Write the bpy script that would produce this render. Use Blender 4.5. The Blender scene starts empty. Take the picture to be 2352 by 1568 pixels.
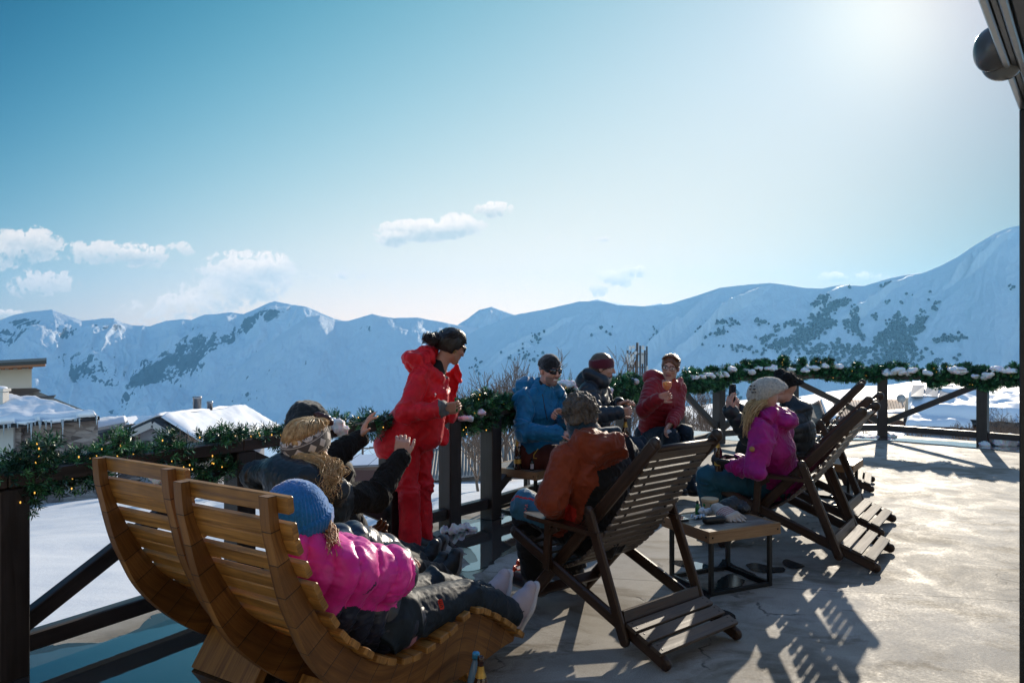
import bpy, bmesh, math, random
import numpy as np
from mathutils import Vector, Matrix, Quaternion

scene = bpy.context.scene
COL = scene.collection
random.seed(7)
RNG = np.random.default_rng(11)
# ---------------------------------------------------------------- layout helpers
# The photograph was read on a 2352 x 1568 grid; focal length, eye height and horizon recovered from
# the table, the chairs and the railing.  G / Q turn a grid reading into a point on a plane of known height / depth.
FOC = 1829.3; HOR = 760.0; EYE = 1.6; CXP = 1176.0
def G(x, y, z=0.0):
    Y = (EYE - z) * FOC / (y - HOR)
    return Vector(((x - CXP) / FOC * Y, Y, z))
def Q(x, y, Y):
    return Vector(((x - CXP) / FOC * Y, Y, EYE - (y - HOR) / FOC * Y))
V = Vector
def nrm(v):
    v = Vector(v); return v.normalized()

# ---------------------------------------------------------------- object helpers
def tag(o, label=None, cat=None, group=None, kind=None):
    if label: o["label"] = label
    if cat: o["category"] = cat
    if group: o["group"] = group
    if kind: o["kind"] = kind
    return o
def empty(name, loc=(0, 0, 0), rz=0.0, label=None, cat=None, group=None):
    o = bpy.data.objects.new(name, None); COL.objects.link(o)
    o.location = loc; o.rotation_euler = (0, 0, rz); o.empty_display_size = 0.1
    return tag(o, label, cat, group)
def link(name, me, parent=None, world=False):
    o = bpy.data.objects.new(name, me); COL.objects.link(o)
    if parent is not None:
        o.parent = parent
        if world:
            # keep world placement; parents are never scaled
            pm = Matrix.Translation(parent.location) @ parent.rotation_euler.to_matrix().to_4x4()
            o.matrix_parent_inverse = pm.inverted()
    return o
def copy_tree(o, parent=None):
    c = o.copy(); COL.objects.link(c)
    if parent is not None: c.parent = parent
    for ch in list(o.children): copy_tree(ch, c)
    return c

class MB:
    """collects primitive shapes into one mesh; UV u runs along the grain in metres"""
    def __init__(s):
        s.v = []; s.f = []; s.uv = []; s.mi = []; s.sm = []
    def add(s, verts, faces, uvs=None, mi=0, smooth=False):
        b = len(s.v); s.v += [tuple(p) for p in verts]
        for k, f in enumerate(faces):
            s.f.append([b + i for i in f]); s.mi.append(mi); s.sm.append(smooth)
            if uvs: s.uv.append(uvs[k])
            else: s.uv.append([(verts[i][0] + verts[i][2] * .37, verts[i][1] + verts[i][2]) for i in f])
    def beam(s, a, b, w, h, up=(0, 0, 1), mi=0, bev=0.12, taper=1.0):
        """bevelled bar a->b, w across, h along up"""
        a = Vector(a); b = Vector(b); d = (b - a); L = d.length
        if L < 1e-6: return
        d.normalize(); up = Vector(up)
        sx = d.cross(up)
        if sx.length < 1e-4: sx = d.cross(Vector((1, 0, 0)))
        sx.normalize(); uz = sx.cross(d).normalized()
        c = min(w, h) * bev
        pr = [(-w/2+c, -h/2), (w/2-c, -h/2), (w/2, -h/2+c), (w/2, h/2-c), (w/2-c, h/2), (-w/2+c, h/2), (-w/2, h/2-c), (-w/2, -h/2+c)]
        per = [0]
        for i in range(8):
            p, q = pr[i], pr[(i+1) % 8]; per.append(per[-1] + math.hypot(p[0]-q[0], p[1]-q[1]))
        vs = []; rings = [(c, .0), (0, 1.), (L - 0, 1.), (0, 0)]
        offs = random.random() * 40; ov = random.random() * 7
        for (pos, k) in ((0, (1 - 2*c/max(w, h))), (c, 1), (L - c, 1), (L, (1 - 2*c/max(w, h)))):
            tt = pos / L; g = 1 + (taper - 1) * tt
            for (x, y) in pr: vs.append(a + d * pos + sx * x * k * g + uz * y * k * g)
        fs = []; uvs = []
        us = (0, c, L - c, L)
        for r in range(3):
            for i in range(8):
                j = (i + 1) % 8
                fs.append((r*8+i, r*8+j, r*8+8+j, r*8+8+i)[::-1])
                uvs.append([(offs+us[r], ov+per[i]), (offs+us[r], ov+per[i+1]), (offs+us[r+1], ov+per[i+1]), (offs+us[r+1], ov+per[i])][::-1])
        fs.append(tuple(range(8))); uvs.append([(offs + p[1]*.3, ov + p[0]) for p in pr])
        fs.append(tuple(range(24, 32))[::-1]); uvs.append([(offs + L + p[1]*.3, ov + p[0]) for p in pr][::-1])
        s.add(vs, fs, uvs, mi)
    def box(s, c, dims, rz=0.0, mi=0, bev=0.06):
        c = Vector(c); x = Vector((math.cos(rz), math.sin(rz), 0))
        s.beam(c - x * dims[0] / 2, c + x * dims[0] / 2, dims[1], dims[2], mi=mi, bev=bev)
    def tube(s, pts, r, n=8, mi=0, cap=True, smooth=True):
        pts = [Vector(p) for p in pts]; m = len(pts)
        rr = r if hasattr(r, '__len__') else [r] * m
        vs = []; fs = []; uvs = []
        prev = None; u = 0
        for i, p in enumerate(pts):
            d = (pts[min(i+1, m-1)] - pts[max(i-1, 0)])
            d = d.normalized() if d.length > 1e-9 else Vector((0, 0, 1))
            if prev is None:
                sx = d.cross(Vector((0, 0, 1)))
                if sx.length < 1e-3: sx = d.cross(Vector((1, 0, 0)))
            else:
                sx = prev - d * prev.dot(d)
                if sx.length < 1e-6: sx = d.orthogonal()
            sx.normalize(); prev = sx; sy = d.cross(sx)
            for k in range(n):
                a = 2 * math.pi * k / n
                vs.append(p + (sx * math.cos(a) + sy * math.sin(a)) * rr[i])
        L = 0
        for i in range(m - 1):
            dl = (pts[i+1] - pts[i]).length
            for k in range(n):
                j = (k + 1) % n
                fs.append((i*n+k, i*n+j, i*n+n+j, i*n+n+k))
                w = 6.28 * rr[i] / n
                uvs.append([(L, k*w), (L, k*w+w), (L+dl, k*w+w), (L+dl, k*w)])
            L += dl
        if cap:
            fs.append(tuple(range(n))[::-1]); uvs.append([(0, 0)] * n)
            fs.append(tuple(range((m-1)*n, m*n))); uvs.append([(L, 0)] * n)
        s.add(vs, fs, uvs, mi, smooth)
    def lathe(s, c, prof, n=20, axis=(0, 0, 1), mi=0, smooth=True, cap=True):
        """prof: (radius, height) pairs"""
        c = Vector(c); ax = nrm(axis); sx = ax.orthogonal().normalized(); sy = ax.cross(sx)
        vs = []; fs = []; uvs = []
        for (r, h) in prof:
            for k in range(n):
                a = 2 * math.pi * k / n
                vs.append(c + ax * h + (sx * math.cos(a) + sy * math.sin(a)) * max(r, 1e-5))
        for i in range(len(prof) - 1):
            for k in range(n):
                j = (k + 1) % n
                fs.append((i*n+k, i*n+j, i*n+n+j, i*n+n+k))
                uvs.append([(k/n, prof[i][1]), ((k+1)/n, prof[i][1]), ((k+1)/n, prof[i+1][1]), (k/n, prof[i+1][1])])
        if cap:
            if prof[0][0] > 1e-4: fs.append(tuple(range(n))[::-1]); uvs.append([(0, 0)] * n)
            m = len(prof) - 1
            if prof[m][0] > 1e-4: fs.append(tuple(range(m*n, m*n+n))); uvs.append([(0, 0)] * n)
        s.add(vs, fs, uvs, mi, smooth)
    def prism(s, poly, ax, thick, mi=0, uvscale=1.0, uvpath=None):
        """closed polygon (3-D points) extruded by ax*thick"""
        p = [Vector(q) for q in poly]; n = len(p); e = Vector(ax) * thick
        vs = p + [q + e for q in p]
        fs = [tuple(range(n))[::-1], tuple(range(n, 2*n))]
        o = p[0]; ux = (p[1] - p[0]).normalized(); uy = Vector(ax).normalized().cross(ux)
        pl = [((q - o).dot(ux), (q - o).dot(uy)) for q in p]
        if uvpath: pl = uvpath
        uvs = [[pl[i] for i in range(n)][::-1], [pl[i] for i in range(n)]]
        for i in range(n):
            j = (i + 1) % n
            fs.append((i, j, n + j, n + i)); uvs.append([pl[i], pl[j], (pl[j][0], pl[j][1] + thick), (pl[i][0], pl[i][1] + thick)])
        s.add(vs, fs, uvs, mi)
    def ball(s, c, r, n=8, mi=0, sq=(1, 1, 1)):
        c = Vector(c); vs = []; fs = []
        for i in range(n // 2 + 1):
            t = math.pi * i / (n // 2)
            for k in range(n):
                a = 2 * math.pi * k / n
                vs.append(c + Vector((r*sq[0]*math.sin(t)*math.cos(a), r*sq[1]*math.sin(t)*math.sin(a), r*sq[2]*math.cos(t))))
        for i in range(n // 2):
            for k in range(n):
                j = (k + 1) % n
                fs.append((i*n+k, i*n+n+k, i*n+n+j, i*n+j))
        s.add(vs, fs, None, mi, True)
    def mesh(s, name, mats):
        me = bpy.data.meshes.new(name)
        me.from_pydata(s.v, [], s.f)
        ul = me.uv_layers.new(name='UVMap')
        flat = [c for f in s.uv for uv in f for c in uv]
        ul.data.foreach_set('uv', flat)
        me.polygons.foreach_set('material_index', s.mi)
        me.polygons.foreach_set('use_smooth', s.sm)
        for m in (mats if isinstance(mats, (list, tuple)) else [mats]): me.materials.append(m)
        me.validate(); me.update()
        return me
    def build(s, name, mats, parent=None, world=False):
        return link(name, s.mesh(name, mats), parent, world)

# ---------------------------------------------------------------- numpy noise
def _hash(ix, iy, iz, seed):
    n = (ix * 374761393 + iy * 668265263 + iz * 2147483647 % 4294967296 + seed * 974711) & 0xFFFFFFFF
    n = ((n ^ (n >> 13)) * 1274126177) & 0xFFFFFFFF
    n = (n ^ (n >> 16)) & 0xFFFFFFFF
    return (n & 0xFFFF).astype(np.float64) / 65535.0
def vnoise(P, seed=0):
    P = np.asarray(P, dtype=np.float64); I = np.floor(P).astype(np.int64); F = P - I
    F = F * F * F * (F * (F * 6 - 15) + 10)
    x, y, z = I[:, 0], I[:, 1] * 57 + 13, I[:, 2] * 131 + 7
    y1, z1 = (I[:, 1] + 1) * 57 + 13, (I[:, 2] + 1) * 131 + 7
    r = 0
    for (ax, wx) in ((x, 1 - F[:, 0]), (x + 1, F[:, 0])):
        for (ay, wy) in ((y, 1 - F[:, 1]), (y1, F[:, 1])):
            for (az, wz) in ((z, 1 - F[:, 2]), (z1, F[:, 2])):
                r = r + _hash(ax, ay, az, seed) * wx * wy * wz
    return r * 2 - 1
def fbm(P, oct=4, seed=0, gain=.5, lac=2.03):
    P = np.asarray(P, dtype=np.float64); a = 1; r = 0
    for o in range(oct):
        r = r + a * vnoise(P, seed + o); P = P * lac + 17.3; a *= gain
    return r
def ridged(P, oct=4, seed=0, gain=.5, lac=2.03):
    P = np.asarray(P, dtype=np.float64); a = 1; r = 0
    for o in range(oct):
        r = r + a * (1 - np.abs(vnoise(P, seed + o))); P = P * lac + 17.3; a *= gain
    return r
def mesh_np(name, verts, faces, mats, uv=None, smooth=True, midx=None):
    me = bpy.data.meshes.new(name)
    nv = len(verts); nf = len(faces); k = faces.shape[1]
    me.vertices.add(nv); me.vertices.foreach_set('co', np.asarray(verts, dtype=np.float32).ravel())
    me.loops.add(nf * k); me.loops.foreach_set('vertex_index', np.asarray(faces, dtype=np.int32).ravel())
    me.polygons.add(nf); me.polygons.foreach_set('loop_start', np.arange(0, nf * k, k, dtype=np.int32))
    me.polygons.foreach_set('loop_total', np.full(nf, k, dtype=np.int32))
    me.polygons.foreach_set('use_smooth', np.full(nf, smooth, dtype=bool))
    for m in (mats if isinstance(mats, (list, tuple)) else [mats]): me.materials.append(m)
    if midx is not None: me.polygons.foreach_set('material_index', np.asarray(midx, dtype=np.int32))
    if uv is not None:
        ul = me.uv_layers.new(name='UVMap'); ul.data.foreach_set('uv', np.asarray(uv, dtype=np.float32)[np.asarray(faces).ravel()].ravel())
    me.update(calc_edges=True); me.validate()
    return me

# ---------------------------------------------------------------- signed-distance modelling (bodies, clothes, snow)
class SDF:
    def __init__(s, h=0.006): s.h = h; s.ops = []
    def cone(s, a, ra, b, rb, k=0.02, op='u', flat=None):
        s.ops.append(('cone', np.array(a, float), float(ra), np.array(b, float), float(rb), k, op, flat)); return s
    def ell(s, c, r, R=None, k=0.02, op='u'):
        """R: 3x3 with columns = local axes"""
        s.ops.append(('ell', np.array(c, float), np.array(r, float), np.eye(3) if R is None else np.array(R, float), k, op)); return s
    def box(s, c, r, R=None, rd=0.01, k=0.01, op='u'):
        s.ops.append(('box', np.array(c, float), np.array(r, float), np.eye(3) if R is None else np.array(R, float), rd, k, op)); return s
    def cut(s, p, n, k=0.004):
        """remove everything on the n side of the plane through p"""
        s.ops.append(('cut', np.array(p, float), np.array(n, float) / np.linalg.norm(n), k)); return s
    @staticmethod
    def bounds(o):
        if o[0] == 'cone':
            r = max(o[2], o[4]) * max(1.0, o[7][1] if o[7] else 1.0)
            return np.minimum(o[1], o[3]) - r, np.maximum(o[1], o[3]) + r
        if o[0] in ('ell', 'box'):
            e = np.abs(o[3]) @ o[2]
            if o[0] == 'box': e = e + .002
            return o[1] - e, o[1] + e
        return None
    def mesh(s):
        h = s.h; lo = None
        for o in s.ops:
            if o[0] == 'cut' or (o[6] if o[0] == 'cone' or o[0] == 'box' else o[5]) == 's': continue
            a, b = s.bounds(o)
            lo, hi = (a, b) if lo is None else (np.minimum(lo, a), np.maximum(hi, b))
        lo = lo - 4 * h; n = np.ceil((hi - lo) / h).astype(int) + 5
        D = np.full(n, 0.25, dtype=np.float32)
        ax = [lo[i] + h * np.arange(n[i]) for i in range(3)]
        for o in s.ops:
            t = o[0]
            if t == 'cut':
                d = (ax[0][:, None, None] - o[1][0]) * o[2][0] + (ax[1][None, :, None] - o[1][1]) * o[2][1] + (ax[2][None, None, :] - o[1][2]) * o[2][2]
                D = np.maximum(D, d.astype(np.float32)); continue
            if t == 'cone': k, op = o[5], o[6]
            elif t == 'ell': k, op = o[4], o[5]
            else: k, op = o[5], o[6]
            a, b = s.bounds(o); m = k + 4 * h
            i0 = np.clip(np.floor((a - m - lo) / h).astype(int), 0, n); i1 = np.clip(np.ceil((b + m - lo) / h).astype(int) + 1, 0, n)
            if np.any(i1 <= i0): continue
            sl = tuple(slice(i0[q], i1[q]) for q in range(3))
            X, Y, Z = np.meshgrid(ax[0][sl[0]], ax[1][sl[1]], ax[2][sl[2]], indexing='ij')
            if t == 'cone':
                A, B = o[1], o[3]; ba = B - A; L2 = max(ba @ ba, 1e-9)
                px, py, pz = X - A[0], Y - A[1], Z - A[2]
                tt = np.clip((px * ba[0] + py * ba[1] + pz * ba[2]) / L2, 0, 1)
                qx, qy, qz = px - tt * ba[0], py - tt * ba[1], pz - tt * ba[2]
                if o[7]:
                    fd = np.array(o[7][0], float); fd /= np.linalg.norm(fd); fs = o[7][1]
                    c = qx * fd[0] + qy * fd[1] + qz * fd[2]
                    qx = qx - c * fd[0]; qy = qy - c * fd[1]; qz = qz - c * fd[2]; c = c / fs
                    d = np.sqrt(qx*qx + qy*qy + qz*qz + c*c) - (o[2] + tt * (o[4] - o[2]))
                    d = d * min(1.0, fs)
                else:
                    d = np.sqrt(qx*qx + qy*qy + qz*qz) - (o[2] + tt * (o[4] - o[2]))
            else:
                R = o[3]; px, py, pz = X - o[1][0], Y - o[1][1], Z - o[1][2]
                l = [px * R[0, j] + py * R[1, j] + pz * R[2, j] for j in range(3)]
                if t == 'ell':
                    k0 = np.sqrt(sum((l[j] / o[2][j]) ** 2 for j in range(3))); k1 = np.sqrt(sum((l[j] / o[2][j] ** 2) ** 2 for j in range(3)))
                    d = k0 * (k0 - 1) / np.maximum(k1, 1e-6)
                    d = np.where(k0 < 1e-4, -min(o[2]), d)
                else:
                    rd = o[4]; q = [np.abs(l[j]) - (o[2][j] - rd) for j in range(3)]
                    d = np.sqrt(sum(np.maximum(w, 0) ** 2 for w in q)) + np.minimum(np.maximum(q[0], np.maximum(q[1], q[2])), 0) - rd
            cur = D[sl]; d = d.astype(np.float32)
            if op == 'u':
                if k > 0:
                    hh = np.maximum(k - np.abs(cur - d), 0) / k; D[sl] = np.minimum(cur, d) - hh * hh * k * .25
                else: D[sl] = np.minimum(cur, d)
            else:
                d = -d
                hh = np.maximum(k - np.abs(cur - d), 0) / k if k > 0 else 0
                D[sl] = np.maximum(cur, d) + hh * hh * k * .25
        D[0] = D[-1] = .2; D[:, 0] = D[:, -1] = .2; D[:, :, 0] = D[:, :, -1] = .2
        return s.nets(D, lo, h)
    @staticmethod
    def nets(D, lo, h):
        S = D < 0; n = D.shape
        c = np.zeros((n[0]-1, n[1]-1, n[2]-1), dtype=np.uint8)
        for dx in (0, 1):
            for dy in (0, 1):
                for dz in (0, 1):
                    c += S[dx:n[0]-1+dx, dy:n[1]-1+dy, dz:n[2]-1+dz]
        act = (c > 0) & (c < 8)
        idx = np.argwhere(act); ID = np.full(c.shape, -1, dtype=np.int64); ID[act] = np.arange(len(idx))
        acc = np.zeros((len(idx), 3)); cnt = np.zeros(len(idx))
        corners = [(0,0,0),(1,0,0),(0,1,0),(1,1,0),(0,0,1),(1,0,1),(0,1,1),(1,1,1)]
        vals = {q: D[idx[:, 0]+q[0], idx[:, 1]+q[1], idx[:, 2]+q[2]].astype(np.float64) for q in corners}
        for q in corners:
            for a in range(3):
                if q[a] == 1: continue
                r = list(q); r[a] = 1; r = tuple(r)
                A, B = vals[q], vals[r]; m = (A < 0) != (B < 0)
                t = np.where(m, A / np.where(m, A - B, 1), 0)
                P = np.tile(np.array(q, float), (len(idx), 1)); P[:, a] += t
                acc += P * m[:, None]; cnt += m
        verts = lo + h * (idx + acc / np.maximum(cnt, 1)[:, None])
        fs = []
        for a in range(3):
            u, v = (a + 1) % 3, (a + 2) % 3
            s0 = [slice(None)] * 3; s1 = [slice(None)] * 3
            s0[a] = slice(0, n[a]-1); s1[a] = slice(1, n[a])
            A, B = S[tuple(s0)], S[tuple(s1)]
            e = np.argwhere(A != B)
            e = e[(e[:, u] > 0) & (e[:, v] > 0) & (e[:, u] < n[u]-1) & (e[:, v] < n[v]-1)]
            f0 = A[e[:, 0], e[:, 1], e[:, 2]]
            def cell(du, dv):
                q = e.copy(); q[:, u] += du; q[:, v] += dv; return ID[q[:, 0], q[:, 1], q[:, 2]]
            quad = np.stack([cell(-1, -1), cell(0, -1), cell(0, 0), cell(-1, 0)], 1)
            quad[~f0] = quad[~f0][:, ::-1]
            fs.append(quad)
        return verts, np.concatenate(fs)
def vnormals(v, f):
    a = v[f[:, 2]] - v[f[:, 0]]; b = v[f[:, 3]] - v[f[:, 1]]; n = np.cross(a, b)
    N = np.zeros_like(v)
    for i in range(4): np.add.at(N, f[:, i], n)
    return N / np.maximum(np.linalg.norm(N, axis=1), 1e-12)[:, None]
def smooth_mesh(v, f, it=2, lam=.5):
    for _ in range(it):
        acc = np.zeros_like(v); cnt = np.zeros(len(v))
        for i in range(4):
            j = (i + 1) % 4
            np.add.at(acc, f[:, i], v[f[:, j]]); np.add.at(cnt, f[:, i], 1)
            np.add.at(acc, f[:, j], v[f[:, i]]); np.add.at(cnt, f[:, j], 1)
        v = v + lam * (acc / np.maximum(cnt, 1)[:, None] - v)
    return v
def sdf_obj(name, sdf, mats, parent=None, disp=None, smooth=1, midx=None, label=None):
    v, f = sdf.mesh()
    if smooth: v = smooth_mesh(v, f, smooth)
    if disp is not None:
        N = vnormals(v, f); v = v + N * disp(v, N)[:, None]
    mi = None
    if midx is not None:
        mi = midx(v[f].mean(1))
    o = link(name, mesh_np(name, v, f, mats, midx=mi), parent, True)
    if label: o['label'] = label
    return o

# ---------------------------------------------------------------- materials
def mat(name, base=(.5, .5, .5), rough=.6, metal=0.0, spec=.5, **kw):
    m = bpy.data.materials.new(name); m.use_nodes = True
    b = m.node_tree.nodes['Principled BSDF']
    b.inputs['Base Color'].default_value = (*base, 1); b.inputs['Roughness'].default_value = rough
    b.inputs['Metallic'].default_value = metal; b.inputs['Specular IOR Level'].default_value = spec
    for k, v in kw.items(): b.inputs[k.replace('_', ' ')].default_value = v
    return m
class NT:
    def __init__(s, m): s.m = m; s.t = m.node_tree; s.b = s.t.nodes.get('Principled BSDF')
    def n(s, typ, **kw):
        x = s.t.nodes.new(typ)
        for k, v in kw.items():
            if k in x.inputs: x.inputs[k].default_value = v
            else: setattr(x, k, v)
        return x
    def l(s, a, b): s.t.links.new(a, b)
    def coord(s, which='Object', scale=(1, 1, 1), rot=(0, 0, 0)):
        tc = s.n('ShaderNodeTexCoord'); mp = s.n('ShaderNodeMapping')
        mp.inputs['Scale'].default_value = scale; mp.inputs['Rotation'].default_value = rot
        s.l(tc.outputs[which], mp.inputs[0]); return mp.outputs[0]
    def noise(s, vec, scale, detail=4, rough=.55, dist=0.0):
        x = s.n('ShaderNodeTexNoise'); x.inputs['Scale'].default_value = scale; x.inputs['Detail'].default_value = detail
        x.inputs['Roughness'].default_value = rough; x.inputs['Distortion'].default_value = dist
        if vec is not None: s.l(vec, x.inputs['Vector'])
        return x.outputs['Fac']
    def ramp(s, fac, stops, interp='LINEAR'):
        x = s.n('ShaderNodeValToRGB'); x.color_ramp.interpolation = interp; e = x.color_ramp.elements
        while len(e) < len(stops): e.new(.5)
        for i, (p, c) in enumerate(stops):
            e[i].position = p; e[i].color = (c, c, c, 1) if not hasattr(c, '__len__') else (*c[:3], 1)
        s.l(fac, x.inputs[0]); return x.outputs[0]
    def mix(s, fac, a, b, typ='MIX'):
        x = s.n('ShaderNodeMix', data_type='RGBA', blend_type=typ)
        for sock, v in ((x.inputs[0], fac), (x.inputs[6], a), (x.inputs[7], b)):
            if hasattr(v, 'node'): s.l(v, sock)
            elif hasattr(v, '__len__'): sock.default_value = (*v[:3], 1)
            else: sock.default_value = v
        return x.outputs[2]
    def math(s, op, a, b=0.0, c=0.0):
        x = s.n('ShaderNodeMath', operation=op)
        for i, v in enumerate((a, b, c)):
            if hasattr(v, 'node'): s.l(v, x.inputs[i])
            else: x.inputs[i].default_value = v
        return x.outputs[0]
    def bump(s, h, strength=.3, dist=.01):
        x = s.n('ShaderNodeBump'); x.inputs['Strength'].default_value = strength; x.inputs['Distance'].default_value = dist
        s.l(h, x.inputs['Height']); s.l(x.outputs[0], s.b.inputs['Normal']); return x
    def set(s, **kw):
        for k, v in kw.items():
            sock = s.b.inputs[k.replace('_', ' ')]
            if hasattr(v, 'node'): s.l(v, sock)
            elif hasattr(v, '__len__'): sock.default_value = (*v[:3], 1)
            else: sock.default_value = v

def wood(name, dark, light, rough=.5, grain=26, seams=0.0, wear=.0, spec=.4):
    m = mat(name, light, rough, spec=spec); t = NT(m)
    tc = t.n('ShaderNodeTexCoord'); mp = t.n('ShaderNodeMapping'); t.l(tc.outputs['UV'], mp.inputs[0])
    mp.inputs['Scale'].default_value = (1.3, grain, 1)
    n1 = t.noise(mp.outputs[0], 1.0, 6, .62, 1.2)
    mp2 = t.n('ShaderNodeMapping'); t.l(tc.outputs['UV'], mp2.inputs[0]); mp2.inputs['Scale'].default_value = (5, 170, 1)
    n2 = t.noise(mp2.outputs[0], 1.0, 3, .6)
    ob = t.noise(t.coord('Object', (1, 1, 1)), 3.1, 3, .6)
    f = t.math('ADD', t.math('MULTIPLY', n1, .75), t.math('MULTIPLY', n2, .25))
    col = t.ramp(f, [(.36, dark), (.52, tuple((a*.45 + b*.55) for a, b in zip(dark, light))), (.68, light)])
    col = t.mix(t.ramp(ob, [(.38, 0.0), (.62, .45)]), col, tuple(c * .55 for c in dark))
    if wear:
        w = t.ramp(t.noise(mp2.outputs[0], 2.2, 5, .75), [(.6, 0.0), (.68, 1.0)])
        w2 = t.ramp(t.noise(t.coord('Object'), 9, 3), [(.5, 0.0), (.62, 1.0)])
        col = t.mix(t.math('MULTIPLY', t.math('MULTIPLY', w, w2), wear), col, (.33, .3, .27))
    h = f
    if seams:
        sp = t.n('ShaderNodeSeparateXYZ'); t.l(tc.outputs['UV'], sp.inputs[0])
        fr = t.math('FRACT', t.math('DIVIDE', sp.outputs[0], seams))
        dd = t.math('ABSOLUTE', t.math('SUBTRACT', fr, .5))
        ln = t.ramp(dd, [(.478, 0.0), (.492, 1.0)])
        blk = t.n('ShaderNodeTexWhiteNoise', noise_dimensions='1D'); t.l(t.math('FLOOR', t.math('ADD', t.math('DIVIDE', sp.outputs[0], seams), 0.0)), blk.inputs['W'])
        col = t.mix(t.math('MULTIPLY', blk.outputs['Value'], .5), col, dark)
        col = t.mix(t.math('MULTIPLY', ln, .85), col, (.012, .008, .005))
        h = t.math('SUBTRACT', f, t.math('MULTIPLY', ln, 2.0))
    t.set(Base_Color=col, Roughness=t.ramp(n1, [(.3, rough - .12), (.7, rough + .15)]))
    t.bump(h, .35, .004)
    return m
def fabric(name, base, rough=.75, scale=14, amt=.5, sheen=.06, fold=.4, weave=900, spec=.3):
    m = mat(name, base, rough, spec=spec); t = NT(m)
    co = t.coord('Object')
    n = t.noise(co, scale, 5, .6, .6)
    n2 = t.noise(co, 3.0, 3, .5)
    d = tuple(c * .72 for c in base); l = tuple(min(1, c * 1.18 + .002) for c in base)
    col = t.mix(t.ramp(t.math('ADD', t.math('MULTIPLY', n, .6), t.math('MULTIPLY', n2, .4)), [(.35, 0.0), (.65, 1.0)]), d, l)
    wv = t.noise(co, weave, 2, .5)
    col = t.mix(t.math('MULTIPLY', wv, .25), col, d)
    t.set(Base_Color=col, Sheen_Weight=sheen, Sheen_Roughness=.4)
    mp = t.coord('Object', (1, 1, .45))
    f1 = t.noise(mp, scale * 1.3, 4, .55, 1.5)
    hh = t.math('ADD', t.math('MULTIPLY', f1, fold), t.math('MULTIPLY', wv, .04))
    t.bump(hh, amt, .02)
    return m
def snow_mat(name, base=(.86, .88, .92), scale=6, bump=.35, sss=.1):
    m = mat(name, base, .55, spec=.25); t = NT(m)
    co = t.coord('Object')
    n = t.noise(co, scale, 8, .62); n2 = t.noise(co, scale * 22, 4, .6)
    t.set(Base_Color=t.mix(t.ramp(n, [(.3, 0.0), (.7, 1.0)]), tuple(c * .95 for c in base), base))
    t.bump(t.math('ADD', n, t.math('MULTIPLY', n2, .12)), bump, .06)
    if sss: t.set(Subsurface_Weight=sss, Subsurface_Scale=.03)
    return m
# ================================================================ camera, sun, sky
cam = bpy.data.cameras.new('camera'); cam_o = bpy.data.objects.new('camera', cam); COL.objects.link(cam_o)
cam_o.location = (0, 0, EYE); cam_o.rotation_euler = (math.radians(90), 0, 0)
cam.lens = 28.0; cam.sensor_width = 36.0; cam.clip_end = 40000; cam.clip_start = .05
cam.shift_y = -(784 - HOR) / 2352.0
scene.camera = cam_o
SUN_AZ = math.atan2(2045 - CXP, FOC); SUN_EL = math.atan2(HOR - 14, math.hypot(FOC, 2045 - CXP))
sdir = V((math.sin(SUN_AZ) * math.cos(SUN_EL), math.cos(SUN_AZ) * math.cos(SUN_EL), math.sin(SUN_EL)))
sl = bpy.data.lights.new('sun', 'SUN'); sl.energy = 3.9; sl.angle = math.radians(.5); sl.color = (1, .89, .73)
so = bpy.data.objects.new('sun', sl); COL.objects.link(so); so.rotation_euler = sdir.to_track_quat('Z', 'Y').to_euler()

w = bpy.data.worlds.new('World'); scene.world = w; w.use_nodes = True
wt = w.node_tree; wt.nodes.clear()
class WT(NT):
    def __init__(s): s.t = wt; s.b = None
W = WT()
sky = W.n('ShaderNodeTexSky', sky_type='NISHITA'); sky.sun_disc = False
sky.sun_elevation = SUN_EL; sky.sun_rotation = SUN_AZ; sky.altitude = 2000; sky.air_density = 1.15; sky.dust_density = 1.6; sky.ozone_density = 2.2
tc = W.n('ShaderNodeTexCoord'); sp = W.n('ShaderNodeSeparateXYZ'); W.l(tc.outputs['Generated'], sp.inputs[0])
dy = W.math('MAXIMUM', sp.outputs[1], .05)
pu = W.math('DIVIDE', sp.outputs[0], dy); pv = W.math('DIVIDE', sp.outputs[2], dy)
cv = W.n('ShaderNodeCombineXYZ'); W.l(pu, cv.inputs[0]); W.l(pv, cv.inputs[1])
n1 = W.noise(cv.outputs[0], 58, 9, .6, .4); n2 = W.noise(cv.outputs[0], 170, 6, .6)
# sky clouds: centre and half-size as tangents of bearing / elevation, last value = thickness
clouds = [(60, 562, 75, 40, 1.0), (-20, 590, 90, 30, .7), (250, 580, 130, 26, .75), (330, 590, 60, 24, .7), (415, 572, 36, 17, .5), (95, 650, 80, 34, .62),
          (560, 640, 105, 62, .95), (620, 610, 50, 32, .8), (470, 690, 95, 42, .62), (400, 715, 130, 40, .45), (960, 530, 95, 26, 1.05), (1050, 520, 62, 28, 1.05), (1134, 482, 46, 18, .9),
          (905, 550, 46, 18, .85), (1410, 640, 44, 22, .85), (1455, 622, 36, 15, .8), (1372, 664, 28, 16, .7), (1378, 549, 20, 8, .6), (1270, 550, 30, 8, .35), (800, 633, 48, 10, .4),
          (1925, 636, 44, 14, .75), (1990, 634, 60, 10, .55), (10, 720, 50, 12, .9), (690, 630, 40, 14, .3)]
tot = None; low = None
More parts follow.
